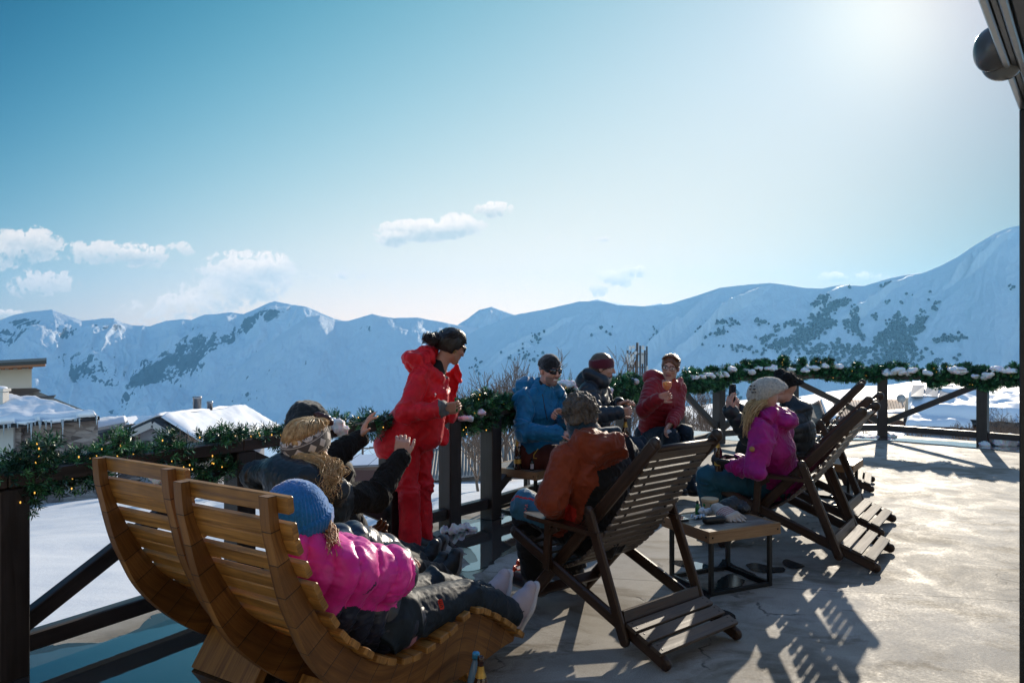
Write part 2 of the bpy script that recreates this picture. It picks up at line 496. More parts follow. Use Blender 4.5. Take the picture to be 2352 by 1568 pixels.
for (cx, cy, rx, ry, k) in clouds:
    a = W.math('DIVIDE', W.math('SUBTRACT', pu, (cx - CXP) / FOC), rx * 1.25 / FOC)
    b = W.math('DIVIDE', W.math('SUBTRACT', pv, (HOR - cy) / FOC), ry * 1.25 / FOC)
    q = W.math('MULTIPLY', W.math('MAXIMUM', W.math('SUBTRACT', 1.0, W.math('ADD', W.math('MULTIPLY', a, a), W.math('MULTIPLY', b, b))), 0.0), k)
    sh = W.math('MULTIPLY', q, W.math('MULTIPLY', b, -.9))
    tot = q if tot is None else W.math('MAXIMUM', tot, q)
    low = sh if low is None else W.math('ADD', low, sh)
dens = W.math('ADD', tot, W.math('MULTIPLY', W.math('SUBTRACT', W.math('ADD', W.math('MULTIPLY', n1, .72), W.math('MULTIPLY', n2, .28)), .5), 3.6))
mask = W.math('MULTIPLY', W.ramp(dens, [(.20, 0.0), (.55, 1.0)], 'EASE'), W.ramp(tot, [(.01, 0.0), (.22, 1.0)]))
shade = W.ramp(W.math('ADD', W.math('ADD', low, W.math('MULTIPLY', dens, .30)), W.math('MULTIPLY', n2, .25)), [(-.0, 0.0), (.72, 1.0)])
CLOUD_L, CLOUD_D = (8.6, 7.6, 6.9), (3.9, 4.6, 4.9)
ccol = W.mix(shade, CLOUD_L, CLOUD_D)
hz = W.ramp(W.math('ADD', pv, .0), [(.0, .55), (.12, 1.0)])
SKY_TINT = (1., 1., 1.); SKY_K = .1; SKY_S = .1
# the photograph's deep teal zenith and pale horizon: response of the sky colour per channel
CURVE = [[-.145, -1.0, -1.60, -2.6, 7.3, -1.837, .36], [-0.405, -0.75, 0.555, -1.65, 2.9, -2.021, .30], [-0.685, -0.86, 2.245, -1.25, 2.3, -3.426, .16]]
OVERHEAD_FILL = (1.62, 1.76, 1.76)
skyc = W.mix(1.0, sky.outputs[0], tuple(c * SKY_K for c in SKY_TINT), 'MULTIPLY')
sep = W.n('ShaderNodeSeparateColor'); W.l(skyc, sep.inputs[0]); cmb = W.n('ShaderNodeCombineColor')
cu = W.math('MINIMUM', W.math('MAXIMUM', pu, -.75), .75); ce = W.math('MINIMUM', W.math('MAXIMUM', pv, -.02), .5)
gl = W.math('ADD', W.math('POWER', W.math('SUBTRACT', pu, math.tan(SUN_AZ)), 2.0), W.math('POWER', W.math('SUBTRACT', pv, (HOR - 14) / FOC), 2.0))
gl = W.math('POWER', 2.718282, W.math('MULTIPLY', gl, -1 / .012))
for ci, k in enumerate(CURVE):
    e = W.math('MULTIPLY', gl, k[6]); e = W.math('ADD', e, k[0])
    for (cf, va, vb) in ((k[1], cu, 1.0), (k[2], ce, 1.0), (k[3], cu, cu), (k[4], cu, ce), (k[5], ce, ce)):
        e = W.math('ADD', e, W.math('MULTIPLY', W.math('MULTIPLY', va, vb), cf))
    W.l(W.math('MULTIPLY', W.math('POWER', sep.outputs[1], .5), W.math('POWER', 2.718282, e)), cmb.inputs[ci])
# out of view, overhead and behind the camera, the sky is brightened as fill (only the far corners of the view are deep teal)
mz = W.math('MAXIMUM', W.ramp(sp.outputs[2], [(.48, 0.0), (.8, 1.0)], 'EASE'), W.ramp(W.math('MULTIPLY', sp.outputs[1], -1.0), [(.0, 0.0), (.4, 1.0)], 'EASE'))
skyc = W.mix(mz, cmb.outputs[0], W.mix(1.0, skyc, OVERHEAD_FILL, 'MULTIPLY'))
skyc = W.mix(1.0, skyc, (1 / SKY_S, 1 / SKY_S, 1 / SKY_S), 'MULTIPLY')
skyc = W.mix(W.math('MULTIPLY', mask, .78), skyc, ccol)
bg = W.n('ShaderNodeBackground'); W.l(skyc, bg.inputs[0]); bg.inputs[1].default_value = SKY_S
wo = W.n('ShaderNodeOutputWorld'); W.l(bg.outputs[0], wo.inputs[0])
vs_ = scene.view_settings; vs_.view_transform = 'Standard'; vs_.look = 'None'; vs_.gamma = 1.0; vs_.exposure = 0.5
try: scene.display_settings.display_device = 'sRGB'
except Exception: pass
scene.cycles.max_bounces = 8; scene.cycles.volume_bounces = 1; scene.cycles.transparent_max_bounces = 12
scene.cycles.sample_clamp_indirect = 6.0; scene.cycles.caustics_reflective = False; scene.cycles.caustics_refractive = False

# ================================================================ mountains
def interp(px, pts):
    return np.interp(px, [p[0] for p in pts], [p[1] for p in pts])
def snow_rock(name, rock=(.045, .042, .048), snow=(.66, .69, .72)):
    m = mat(name, snow, .6, spec=.2); t = NT(m)
    at_ = t.n('ShaderNodeAttribute', attribute_name='rock')
    co = t.coord('Object', (1, .42, .6))
    n = t.noise(co, .022, 9, .72, .6); n2 = t.noise(co, .08, 6, .7)
    f = t.math('ADD', at_.outputs['Fac'], t.math('MULTIPLY', t.math('SUBTRACT', t.math('ADD', t.math('MULTIPLY', n, .6), t.math('MULTIPLY', n2, .4)), .5), 1.7))
    fac = t.ramp(f, [(.52, 0.0), (.66, 1.0)])
    rk = t.mix(n2, tuple(c * .6 for c in rock), tuple(c * 1.7 for c in rock))
    t.set(Base_Color=t.mix(fac, snow, rk))
    t.bump(t.math('ADD', n, t.math('MULTIPLY', n2, .5)), .8, 14.0)
    return m
M_ROCKSNOW = snow_rock('snow_and_rock')
M_SNOWSLOPE = snow_rock('smooth_mountain_snow')
MTN = {}
def mountain(name, x0, x1, ridge, Yr, depth, ybase, seed, amp=10., spurs=(), rockmask=(), rockbias=-.6, nx=500, nv=150, gully=0.0, sharp=1.0, m=None, concave=.25):
    """one range: ridge line (bearing, height) at distance Yr, face falling towards the valley over `depth` metres, and a back side"""
    px = np.linspace(x0, x1, nx); yr = interp(px, ridge)
    Yrid = np.interp(px, [p[0] for p in Yr], [p[1] for p in Yr]) if hasattr(Yr, '__len__') else np.full(nx, float(Yr))
    dp = np.interp(px, [p[0] for p in depth], [p[1] for p in depth]) if hasattr(depth, '__len__') else np.full(nx, float(depth))
    zr = EYE - (yr - HOR) / FOC * Yrid
    yb = interp(px, ybase) if hasattr(ybase, '__len__') else np.full(nx, float(ybase))
    zb = EYE - (yb - HOR) / FOC * (Yrid - dp)
    v = np.concatenate([np.linspace(0, 1, nv), [1.004, 1.02, 1.06, 1.15, 1.35]])
    VV, PX = np.meshgrid(v, px, indexing='ij')
    vv = np.clip(VV, 0, 1)
    s = (1 - concave) * vv + concave * vv ** 2
    Yd = Yrid[None] - dp[None] * (1 - VV)
    Z = zb[None] + (zr - zb)[None] * s
    back = np.clip(VV - 1, 0, None); Z -= back * dp[None] * .75
    X = (PX - CXP) / FOC * Yd
    P = np.stack([PX.ravel() * .012, VV.ravel() * 3., np.full(PX.size, seed * 3.1)], 1)
    sc_ = Yrid.mean() / 3000.
    edge = np.clip((1.0 - vv) * 9, 0.10, 1) * np.clip(vv * 6, 0, 1)
    N = fbm(P, 6, seed) * .8 * amp * sc_
    Pg = np.stack([PX.ravel() * .02 + fbm(P * 1.3, 3, seed + 5) * .8 + VV.ravel() * -3.6, VV.ravel() * 1.1, np.full(PX.size, seed * 1.7)], 1)
    N = N + (ridged(Pg, 5, seed + 9, .55) - 1.0) * gully * sc_
    Z = Z + (N.reshape(Z.shape)) * edge * (back <= 0)
    for (pts, A, wl, wr) in spurs:
        # spur: polyline (bearing, v); steep right flank catches the low sun
        py = np.array([p[1] for p in pts]); qx = np.array([p[0] for p in pts]); o = np.argsort(py)
        c = np.interp(vv, py[o], qx[o]); inr = ((vv >= py.min()) & (vv <= py.max())).astype(float)
        tt = np.clip((vv - py.min()) / max(py.max() - py.min(), 1e-6), 0, 1); env = np.clip(tt * 5, 0, 1) * np.clip((1 - tt) * 12 + .15, 0, 1)
        d = PX - c + fbm(P * 6, 3, seed + 33).reshape(d_shape(PX)) * 3.0
        prof = np.where(d < 0, np.exp(-(d / wl) ** 2), np.clip(1 - d / (wr * 1.35), 0, 1))
        Z = Z + A * 2.6 * prof * env * np.clip((1 - vv) * 6, 0, 1) * inr * sc_
    gx = np.gradient(Z, axis=1) / np.maximum(np.abs(np.gradient(X, axis=1)), 1e-3); gy = np.gradient(Z, axis=0) / np.maximum(np.abs(np.gradient(Yd, axis=0)), 1e-3)
    slope = np.sqrt(gx ** 2 + gy ** 2)
    rock = rockbias + np.clip((slope - .75) * 1.2, -.2, .55) * sharp
    YP = yb[None] + (yr - yb)[None] * s
    for (cx, cy, rx, ry, k, rot) in rockmask:
        a = PX - cx; b = YP - cy; ca, sa = math.cos(rot), math.sin(rot)
        a, b = (a * ca + b * sa) / rx, (-a * sa + b * ca) / ry
        rock = rock + k * .86 * np.clip(1.3 - .9 * (a * a + b * b), 0, 1)
    n_v = len(v); I = np.arange(n_v * nx).reshape(n_v, nx)
    f = np.stack([I[:-1, :-1].ravel(), I[:-1, 1:].ravel(), I[1:, 1:].ravel(), I[1:, :-1].ravel()], 1)
    me = mesh_np(name, np.stack([X.ravel(), Yd.ravel(), Z.ravel()], 1), f, m or M_ROCKSNOW)
    a = me.attributes.new('rock', 'FLOAT', 'POINT'); a.data.foreach_set('value', rock.ravel().astype(np.float32))
    o = link(name, me); o['kind'] = 'structure'
    MTN[name] = (px, v, X, Yd, Z, YP)
    return o
def d_shape(a): return a.shape
# far left range with dark cliffs
mountain('far_left_mountain', -260, 900, [(-260, 700), (-60, 735), (0, 735), (30, 724), (75, 714), (120, 711), (150, 722), (190, 737), (240, 731), (262, 731), (285, 743), (300, 746), (345, 748), (380, 736), (420, 733), (440, 735), (470, 722), (530, 718), (560, 722), (590, 710), (618, 697), (633, 693), (660, 699), (700, 704), (730, 715), (770, 733), (820, 745), (900, 760)],
         5200, 1250, 985, 3, amp=34, gully=20, rockbias=-.10, nx=560, nv=190, sharp=1.0,
         rockmask=[(385, 870, 100, 38, 1.0, -.35), (470, 790, 60, 46, .62, -1.0), (560, 770, 100, 16, .7, -.75), (60, 778, 120, 16, .75, 0), (120, 750, 150, 14, .42, .1), (200, 880, 70, 30, .8, .3), (310, 915, 90, 18, .7, -.7), (30, 740, 60, 12, .4, 0), (620, 730, 80, 18, .35, -.6)])
# the middle ridge that comes down from the right in front of it
mountain('middle_mountain', 330, 1330, [(330, 990), (390, 960), (440, 935), (500, 890), (560, 835), (610, 795), (650, 765), (680, 745), (705, 728), (735, 724), (770, 737), (800, 736), (855, 720), (880, 727), (905, 731), (960, 729), (1010, 738), (1060, 748), (1100, 752), (1200, 752), (1330, 760)],
         [(330, 3700), (700, 4100), (1330, 4500)], 980, 1010, 12, amp=24, gully=5, rockbias=-.34, nx=520, nv=170,
         rockmask=[(760, 740, 90, 14, .5, .2), (690, 850, 50, 8, .65, 0), (560, 930, 60, 22, .8, -.5), (900, 745, 110, 12, .42, .05), (840, 760, 30, 12, .4, 0), (600, 870, 60, 10, .45, -.2)])
mountain('pointed_mountain', 1000, 1260, [(1000, 770), (1050, 748), (1075, 733), (1100, 713), (1130, 705), (1150, 712), (1185, 724), (1220, 735), (1260, 752)], 4600, 720, 900, 21, amp=22, gully=30, rockbias=-.55, nx=200, nv=80,
         rockmask=[(1125, 722, 40, 14, .5, 0)])
mountain('distant_peak', 1280, 1620, [(1280, 720), (1335, 694), (1375, 687), (1405, 694), (1470, 706), (1520, 696), (1620, 720)], 7200, 1500, 800, 25, amp=30, gully=20, rockbias=-.6, nx=120, nv=40)
# the big smooth slope on the right
mountain('right_mountain', 1010, 2700, [(1010, 800), (1060, 775), (1100, 755), (1150, 735), (1190, 721), (1250, 711), (1330, 692), (1380, 691), (1420, 701), (1480, 703), (1540, 697), (1600, 679), (1655, 660), (1700, 655), (1770, 649), (1800, 653), (1850, 661), (1890, 662), (1930, 654), (1985, 656), (2040, 640), (2080, 631), (2120, 626), (2160, 610), (2200, 589), (2240, 562), (2285, 536), (2320, 523), (2352, 517), (2450, 500), (2700, 470)],
         [(1010, 4300), (1600, 3500), (2300, 3000), (2700, 2900)], [(1010, 1120), (1600, 980), (2300, 920), (2700, 880)], 1010, 30, amp=17, gully=9, rockbias=-1.0, nx=850, nv=230, sharp=.2, m=M_SNOWSLOPE, concave=.12,
         spurs=[([(1775, 1.0), (1700, .84), (1610, .66), (1530, .48), (1440, .28)], 16, 30, 9), ([(1655, 1.0), (1600, .86), (1540, .72), (1480, .55)], 13, 26, 8), ([(1945, 1.0), (1900, .86), (1870, .76)], 16, 24, 10),
                ([(2110, 1.0), (2020, .86), (1940, .72)], 14, 24, 8), ([(2300, .985), (2240, .9), (2180, .83)], 22, 20, 10), ([(2335, .99), (2290, .91), (2225, .82)], 18, 16, 9), ([(1560, .80), (1500, .62), (1450, .50)], 10, 18, 7), ([(1330, .9), (1200, .72), (1110, .6)], 7, 22, 7), ([(1220, .7), (1160, .62), (1130, .56)], 7, 14, 6)])
M_FARTREE = mat('far_bare_wood', (.022, .018, .02), .9)
def forest():
    px, v, X, Y, Z, YP = MTN['right_mountain']
    rng = np.random.default_rng(5)
    patches = [(1933, 716, 22, 10, -.6, 60), (1898, 735, 26, 14, -.6, 110), (1880, 765, 20, 26, -.2, 130), (1850, 800, 34, 20, -.5, 170), (1800, 822, 40, 12, -.2, 120), (1905, 770, 16, 16, 0, 50), (1962, 765, 11, 26, 0, 80), (1945, 775, 8, 12, 0, 16), (1975, 795, 14, 8, .6, 26),
               (2062, 785, 22, 24, -.4, 150), (2030, 810, 26, 18, -.4, 110), (2075, 815, 26, 24, 0, 140), (2115, 770, 12, 26, .5, 60), (2100, 790, 18, 14, 0, 50), (1660, 780, 22, 10, .3, 26), (1655, 800, 20, 8, 0, 18), (1690, 773, 10, 6, 0, 8), (1745, 760, 16, 8, .3, 14), (1790, 778, 20, 8, -.2, 20), (1825, 775, 16, 8, 0, 18), (1760, 805, 24, 8, -.3, 22),
               (1870, 725, 10, 6, 0, 8), (2008, 750, 8, 10, 0, 12), (2035, 715, 6, 5, 0, 5), (2145, 745, 8, 8, 0, 8), (2170, 825, 24, 10, 0, 24), (2200, 820, 16, 12, 0, 14), (2070, 720, 4, 3, 0, 2), (1950, 665, 4, 4, 0, 2), (2035, 668, 9, 7, 0, 14), (1920, 842, 130, 16, 0, 150), (1700, 835, 60, 12, 0, 24), (2060, 850, 60, 26, 0, 150), (2000, 872, 160, 20, 0, 170), (1800, 885, 90, 16, 0, 60), (2320, 690, 10, 8, 0, 5), (2120, 720, 40, 30, 0, 8), (1600, 800, 40, 20, 0, 8),
               (1640, 950, 120, 30, 0, 100), (1500, 790, 12, 30, 0, 8), (1380, 770, 30, 20, 0, 8), (1200, 840, 40, 30, 0, 26), (1230, 800, 20, 20, 0, 14), (1090, 860, 20, 30, 0, 16)]
    vs = []; fs = []
    base = bmesh.new(); bmesh.ops.create_icosphere(base, subdivisions=1, radius=1); bv = np.array([q.co[:] for q in base.verts]); bf = np.array([[q.index for q in f.verts] for f in base.faces]); base.free()
    for (cx, cy, rx, ry, rot, n) in patches:
        for _ in range(n):
            g = rng.normal(size=2) * .5; ca, sa = math.cos(rot), math.sin(rot)
            x = cx + g[0] * rx * ca - g[1] * ry * sa; y = cy + g[0] * rx * sa + g[1] * ry * ca
            c = int(np.clip(np.searchsorted(px, x), 1, len(px) - 2)); col = YP[:230, c]
            r = int(np.clip(np.searchsorted(-col, -y), 1, 227))
            p = np.array([X[r, c] + rng.uniform(-2, 2), Y[r, c], Z[r, c]])
            s = rng.uniform(3.4, 7.6) * (1 if rng.random() > .2 else 1.3)
            q = bv * np.array([s, s, s * rng.uniform(.8, 1.3)]) * (1 + rng.uniform(-.3, .3, (len(bv), 1))) + p + [0, 0, s * .6]
            fs.append(bf + sum(len(a) for a in vs)) if False else fs.append(bf + len(vs) * len(bv)); vs.append(q)
    o = link('mountain_wood', mesh_np('mountain_wood', np.concatenate(vs), np.concatenate(fs), M_FARTREE, smooth=False))
    tag(o, 'dark leafless woodland scattered in clumps over the shaded snow of the right hand mountain', 'woodland', kind='stuff')
forest()

# ================================================================ snow ground falling away from the terrace
M_SNOW = snow_mat('ground_snow', (.74, .76, .79), 1.2, .5, 0)
def ground_z(x, y):
    """height of the snow beyond the terrace"""
    r = np.hypot(x, y); az = np.arctan2(x, np.maximum(y, .01))
    z = np.interp(r, [0, 6, 10, 16, 30, 55, 90, 130, 190, 300, 420, 700, 1500, 2600], [-1.1, -1.25, -1.6, -2.2, -4.2, -7.4, -11.5, -15, -20.5, -31, -42, -95, -260, -420])
    zr = np.interp(r, [0, 13, 20, 40, 60, 100, 160, 260, 600, 1500, 2600], [-1.1, -1.5, -2.0, -3.4, -4.6, -8.5, -13, -20, -90, -260, -420])
    k = np.clip((az - .05) / .3, 0, 1); z = z * (1 - k) + zr * k
    zm = np.interp(r, [0, 6, 10, 16, 25, 40, 60, 100, 160, 300, 700, 2600], [-1.1, -1.25, -1.6, -2.1, -3.0, -6.2, -11, -25, -48, -95, -210, -420])
    km = np.clip((az + .36) / .06, 0, 1) * np.clip((.16 - az) / .1, 0, 1); z = z * (1 - km) + zm * km
    # rounded snow hill behind the houses on the right
    z = z + 5.2 * np.exp(-((az - .53) / .16) ** 2 - ((r - 125) / 45) ** 2)
    return z
def terrain():
    az = np.linspace(-.75, .85, 420); r = np.concatenate([np.linspace(3.0, 30, 130), np.geomspace(30.5, 2600, 150)])
    R, A = np.meshgrid(r, az, indexing='ij'); X = R * np.sin(A); Y = R * np.cos(A)
    Z = ground_z(X, Y)
    P = np.stack([X.ravel(), Y.ravel(), X.ravel() * 0], 1)
    n = fbm(P * .16, 3, 4) * .22 + fbm(P * np.array([.5, 1.3, 1]), 3, 9) * .03
    big = fbm(P * .03, 4, 14) * np.clip((R.ravel() - 60) / 60, 0, 1) * 1.4 + fbm(P * .006, 4, 15) * np.clip((R.ravel() - 250) / 200, 0, 1) * 9
    Z = Z + (n * np.clip((R.ravel() - 3) / 6, 0, 1) + big).reshape(Z.shape)
    I = np.arange(R.size).reshape(R.shape)
    f = np.stack([I[:-1, :-1].ravel(), I[:-1, 1:].ravel(), I[1:, 1:].ravel(), I[1:, :-1].ravel()], 1)[:, ::-1]
    o = link('snow_field', mesh_np('snow_field', np.stack([X.ravel(), Y.ravel(), Z.ravel()], 1), f, M_SNOW)); o['kind'] = 'structure'
    # the ground sheet under everything, out to the horizon
    b = MB(); b.add([(-6400, -60, -1000), (6400, -60, -1000), (6400, 7500, -1000), (-6400, 7500, -1000)], [(0, 1, 2, 3)])
    b.build('valley_floor', M_SNOW)['kind'] = 'structure'
    b = MB(); b.add([(-30, -30, -2.6), (30, -30, -2.6), (30, 3.6, -1.4), (-30, 3.6, -1.4)], [(0, 1, 2, 3)])
    b.build('ground_under_terrace', M_SNOW)['kind'] = 'structure'
terrain()

# ================================================================ terrace slab, puddles, haze
FENCE = [V((-3.05, 2.55, 0)), V((-2.33, 3.68, 0)), V((-1.64, 4.80, 0)), V((-.90, 5.93, 0)), V((-.50, 6.42, 0)), V((-.18, 6.80, 0)), V((.50, 7.80, 0)), V((1.25, 8.95, 0)), V((2.16, 10.35, 0)), V((2.95, 11.35, 0)), V((4.22, 11.98, 0)), V((5.62, 12.09, 0)), V((6.62, 11.2, 0)), V((7.6, 10.2, 0)), V((8.6, 9.1, 0)), V((9.6, 7.9, 0))]
def concrete():
    m = mat('terrace_concrete', (.4, .38, .35), .6, spec=.08); t = NT(m)
    co = t.coord('Object')
    a = t.noise(co, .7, 7, .62, .4); b = t.noise(co, 3.2, 8, .7, .5); c = t.noise(co, 60, 5, .7); d = t.noise(t.coord('Object', (.9, 1.4, 1)), 1.7, 7, .68, .8)
    col = t.ramp(t.math('ADD', t.math('MULTIPLY', a, .55), t.math('MULTIPLY', b, .45)), [(.33, (.24, .215, .18)), (.48, (.40, .372, .325)), (.62, (.54, .51, .46))])
    col = t.mix(t.ramp(d, [(.50, 0.0), (.62, .8)]), col, (.17, .14, .10))
    col = t.mix(t.ramp(t.noise(co, 190, 3, .7), [(.35, .6), (.6, 0.0)]), col, (.10, .085, .07))
    vo = t.n('ShaderNodeTexVoronoi', feature='DISTANCE_TO_EDGE'); vo.inputs['Scale'].default_value = .55
    wv = t.n('ShaderNodeVectorMath', operation='ADD'); nv_ = t.n('ShaderNodeTexNoise'); nv_.inputs['Scale'].default_value = 2.2; nv_.inputs['Detail'].default_value = 8
    t.l(co, nv_.inputs['Vector']); sc2 = t.n('ShaderNodeVectorMath', operation='SCALE'); t.l(nv_.outputs['Color'], sc2.inputs[0]); sc2.inputs['Scale'].default_value = .9
    t.l(co, wv.inputs[0]); t.l(sc2.outputs[0], wv.inputs[1]); t.l(wv.outputs[0], vo.inputs['Vector'])
    crack = t.math('MULTIPLY', t.ramp(vo.outputs['Distance'], [(.002, 1.0), (.008, 0.0)]), t.ramp(b, [(.5, 0.0), (.6, .8)]))
    col = t.mix(crack, col, (.05, .045, .04))
    # control joints every 3.2 m
    sx = t.n('ShaderNodeSeparateXYZ'); t.l(t.coord('Object', (1, 1, 1), (0, 0, .18)), sx.inputs[0])
    jt = t.ramp(t.math('ABSOLUTE', t.math('SUBTRACT', t.math('FRACT', t.math('DIVIDE', sx.outputs[1], 3.2)), .62)), [(.0012, .6), (.0026, 0.0)])
    col = t.mix(jt, col, (.06, .055, .05))
    damp = t.ramp(t.noise(co, .9, 5, .65, .6), [(.55, 0.0), (.66, .55)])
    col = t.mix(damp, col, (.11, .1, .09))
    rg = t.ramp(t.math('ADD', t.math('MULTIPLY', b, .6), t.math('MULTIPLY', c, .4)), [(.32, .46), (.5, .66), (.7, .82)])
    rg = t.math('SUBTRACT', rg, t.math('MULTIPLY', damp, .16))
    t.set(Base_Color=col, Roughness=rg)
    h = t.math('ADD', t.math('ADD', t.math('MULTIPLY', c, .25), t.math('MULTIPLY', b, .25)), t.math('MULTIPLY', t.math('ADD', crack, jt), -.8))
    t.bump(h, .32, .008)
    return m
M_CONC = concrete()
def deck():
    out = []
    n = len(FENCE)
    for i, p in enumerate(FENCE):
        d = (FENCE[min(i+1, n-1)] - FENCE[max(i-1, 0)]).normalized(); nn = V((-d.y, d.x, 0))
        out.append(p + nn * (.52 if i < 6 else .38))
    out = [V((-8, -4, 0)), V((-6.5, -1.5, 0))] + out + [V((12.5, 4, 0)), V((13, -4, 0))]
    b = MB(); b.prism([V((p.x, p.y, -.45)) for p in out][::-1], (0, 0, 1), .45)
    o = b.build('terrace_floor', M_CONC); o['kind'] = 'structure'
deck()
def water_mat():
    m = mat('puddle_water', (.035, .035, .033), .02, spec=.7); t = NT(m)
    co = t.coord('Object')
    a = t.noise(co, 3.0, 5, .6)
    t.bump(t.noise(co, 5.5, 3, .5), .05, .02)
    t.set(Base_Color=t.mix(a, (.035, .033, .03), (.10, .092, .08)), Roughness=t.ramp(t.noise(co, 6, 4), [(.35, .01), (.75, .06)]), Coat_Weight=1.0, Coat_Roughness=.01)
    return m
M_WATER = water_mat()
M_WET = mat('wet_concrete', (.035, .034, .032), .16, spec=.5)
def puddle(name, pts, m, z=.004, wob=.05, seed=0, sub=14):
    """outline on the terrace read from the photograph, edges made ragged"""
    P = [G(x, y) for x, y in pts]; out = []
    for i in range(len(P)):
        a, b_, c, d = P[i-1], P[i], P[(i+1) % len(P)], P[(i+2) % len(P)]
        for k in range(sub):
            t = k / sub
            q = .5 * ((2*b_) + (c - a) * t + (2*a - 5*b_ + 4*c - d) * t*t + (-a + 3*b_ - 3*c + d) * t**3)
            nz = fbm(np.array([[q.x * 5, q.y * 5, seed], [q.x * 5 + 40, q.y * 5, seed]]), 4, seed)
            out.append(V((q.x + nz[0] * wob, q.y + nz[1] * wob, z)))
    bm = bmesh.new(); f = bm.faces.new([bm.verts.new(p) for p in out]); bmesh.ops.triangulate(bm, faces=[f]); bm.normal_update()
    if sum(f.normal.z for f in bm.faces) < 0: bmesh.ops.reverse_faces(bm, faces=bm.faces)
    me = bpy.data.meshes.new(name); bm.to_mesh(me); bm.free(); me.materials.append(m)
    o = link(name, me); o['kind'] = 'structure'
    return o
puddle('puddle', [(1040, 1240), (1050, 1205), (1090, 1200), (1130, 1190), (1190, 1186), (1192, 1225), (1160, 1262), (1120, 1290), (1085, 1312), (1062, 1312), (1090, 1275)], M_WATER, seed=1)
puddle('puddle', [(-90, 1545), (48, 1520), (110, 1502), (175, 1486), (240, 1474), (319, 1452), (400, 1434), (520, 1420), (640, 1470), (600, 1600), (300, 1680), (-150, 1700)], M_WATER, seed=2, wob=.06)
puddle('puddle', [(1800, 1004), (1880, 1009), (1960, 1010), (2050, 1012), (2150, 1020), (2260, 1030), (2360, 1041), (2500, 1058), (2500, 1046), (2350, 1030), (2250, 1019), (2150, 1012), (2040, 1005), (1950, 1001), (1860, 998)], M_WATER, seed=3, wob=.03)
puddle('puddle', [(1535, 1325), (1570, 1330), (1610, 1352), (1640, 1372), (1600, 1382), (1555, 1358)], M_WATER, seed=4, wob=.02)
puddle('puddle', [(1540, 1288), (1590, 1290), (1640, 1302), (1662, 1312), (1600, 1310), (1560, 1300)], M_WATER, seed=5, wob=.02)
puddle('puddle', [(1500, 985), (1640, 992), (1740, 1000), (1780, 1010), (1700, 1012), (1560, 1000)], M_WATER, seed=6, wob=.06)
puddle('puddle', [(1700, 1060), (1740, 1052), (1760, 1062), (1720, 1072)], M_WATER, seed=7, wob=.03)
puddle('wet_patch', [(1640, 1335), (1665, 1318), (1690, 1322), (1702, 1340), (1690, 1362), (1660, 1365), (1640, 1358)], M_WET, seed=8, wob=.035)
puddle('wet_patch', [(1710, 1298), (1735, 1293), (1770, 1303), (1800, 1304), (1795, 1314), (1740, 1316)], M_WET, seed=9, wob=.03)
puddle('wet_patch', [(1797, 1290), (1812, 1284), (1835, 1292), (1842, 1300), (1815, 1304)], M_WET, seed=10, wob=.025)
puddle('wet_patch', [(1650, 1285), (1685, 1296), (1745, 1325), (1770, 1345), (1730, 1335), (1680, 1312)], M_WET, seed=12, wob=.03)
puddle('wet_patch', [(1195, 1344), (1225, 1340), (1240, 1346), (1215, 1352)], M_WET, seed=13, wob=.03)
puddle('wet_patch', [(1150, 1330), (1175, 1326), (1195, 1331), (1170, 1336)], M_WET, seed=14, wob=.03)
puddle('wet_patch', [(1640, 1408), (1665, 1402), (1690, 1412), (1665, 1425)], M_WET, seed=15, wob=.03)
puddle('wet_patch', [(-120, 1530), (40, 1508), (115, 1488), (180, 1470), (250, 1460), (330, 1436), (430, 1412), (560, 1420), (700, 1480), (660, 1640), (300, 1720), (-180, 1740)], M_WET, z=.002, seed=22, wob=.09)
puddle('wet_patch', [(1020, 1246), (1040, 1200), (1090, 1192), (1140, 1180), (1205, 1178), (1210, 1226), (1172, 1272), (1128, 1300), (1088, 1322), (1040, 1318), (1070, 1278)], M_WET, z=.002, seed=23, wob=.06)
HAZE_ON = True
if HAZE_ON:
    m = bpy.data.materials.new('mountain_air'); m.use_nodes = True; nt = m.node_tree; nt.nodes.clear()
    pvn = nt.nodes.new('ShaderNodeVolumePrincipled'); ou = nt.nodes.new('ShaderNodeOutputMaterial'); nt.links.new(pvn.outputs[0], ou.inputs['Volume'])
    pvn.inputs['Color'].default_value = (.22, .60, 1.0, 1); pvn.inputs['Density'].default_value = 5.8e-5; pvn.inputs['Anisotropy'].default_value = .4
    b = MB(); b.beam((0, -70, -240), (0, 7600, -240), 13000, 1550, bev=0.0001)
    hz_o = b.build('haze', m); hz_o['kind'] = 'stuff'; hz_o['label'] = 'thin blue mountain air over the whole valley'
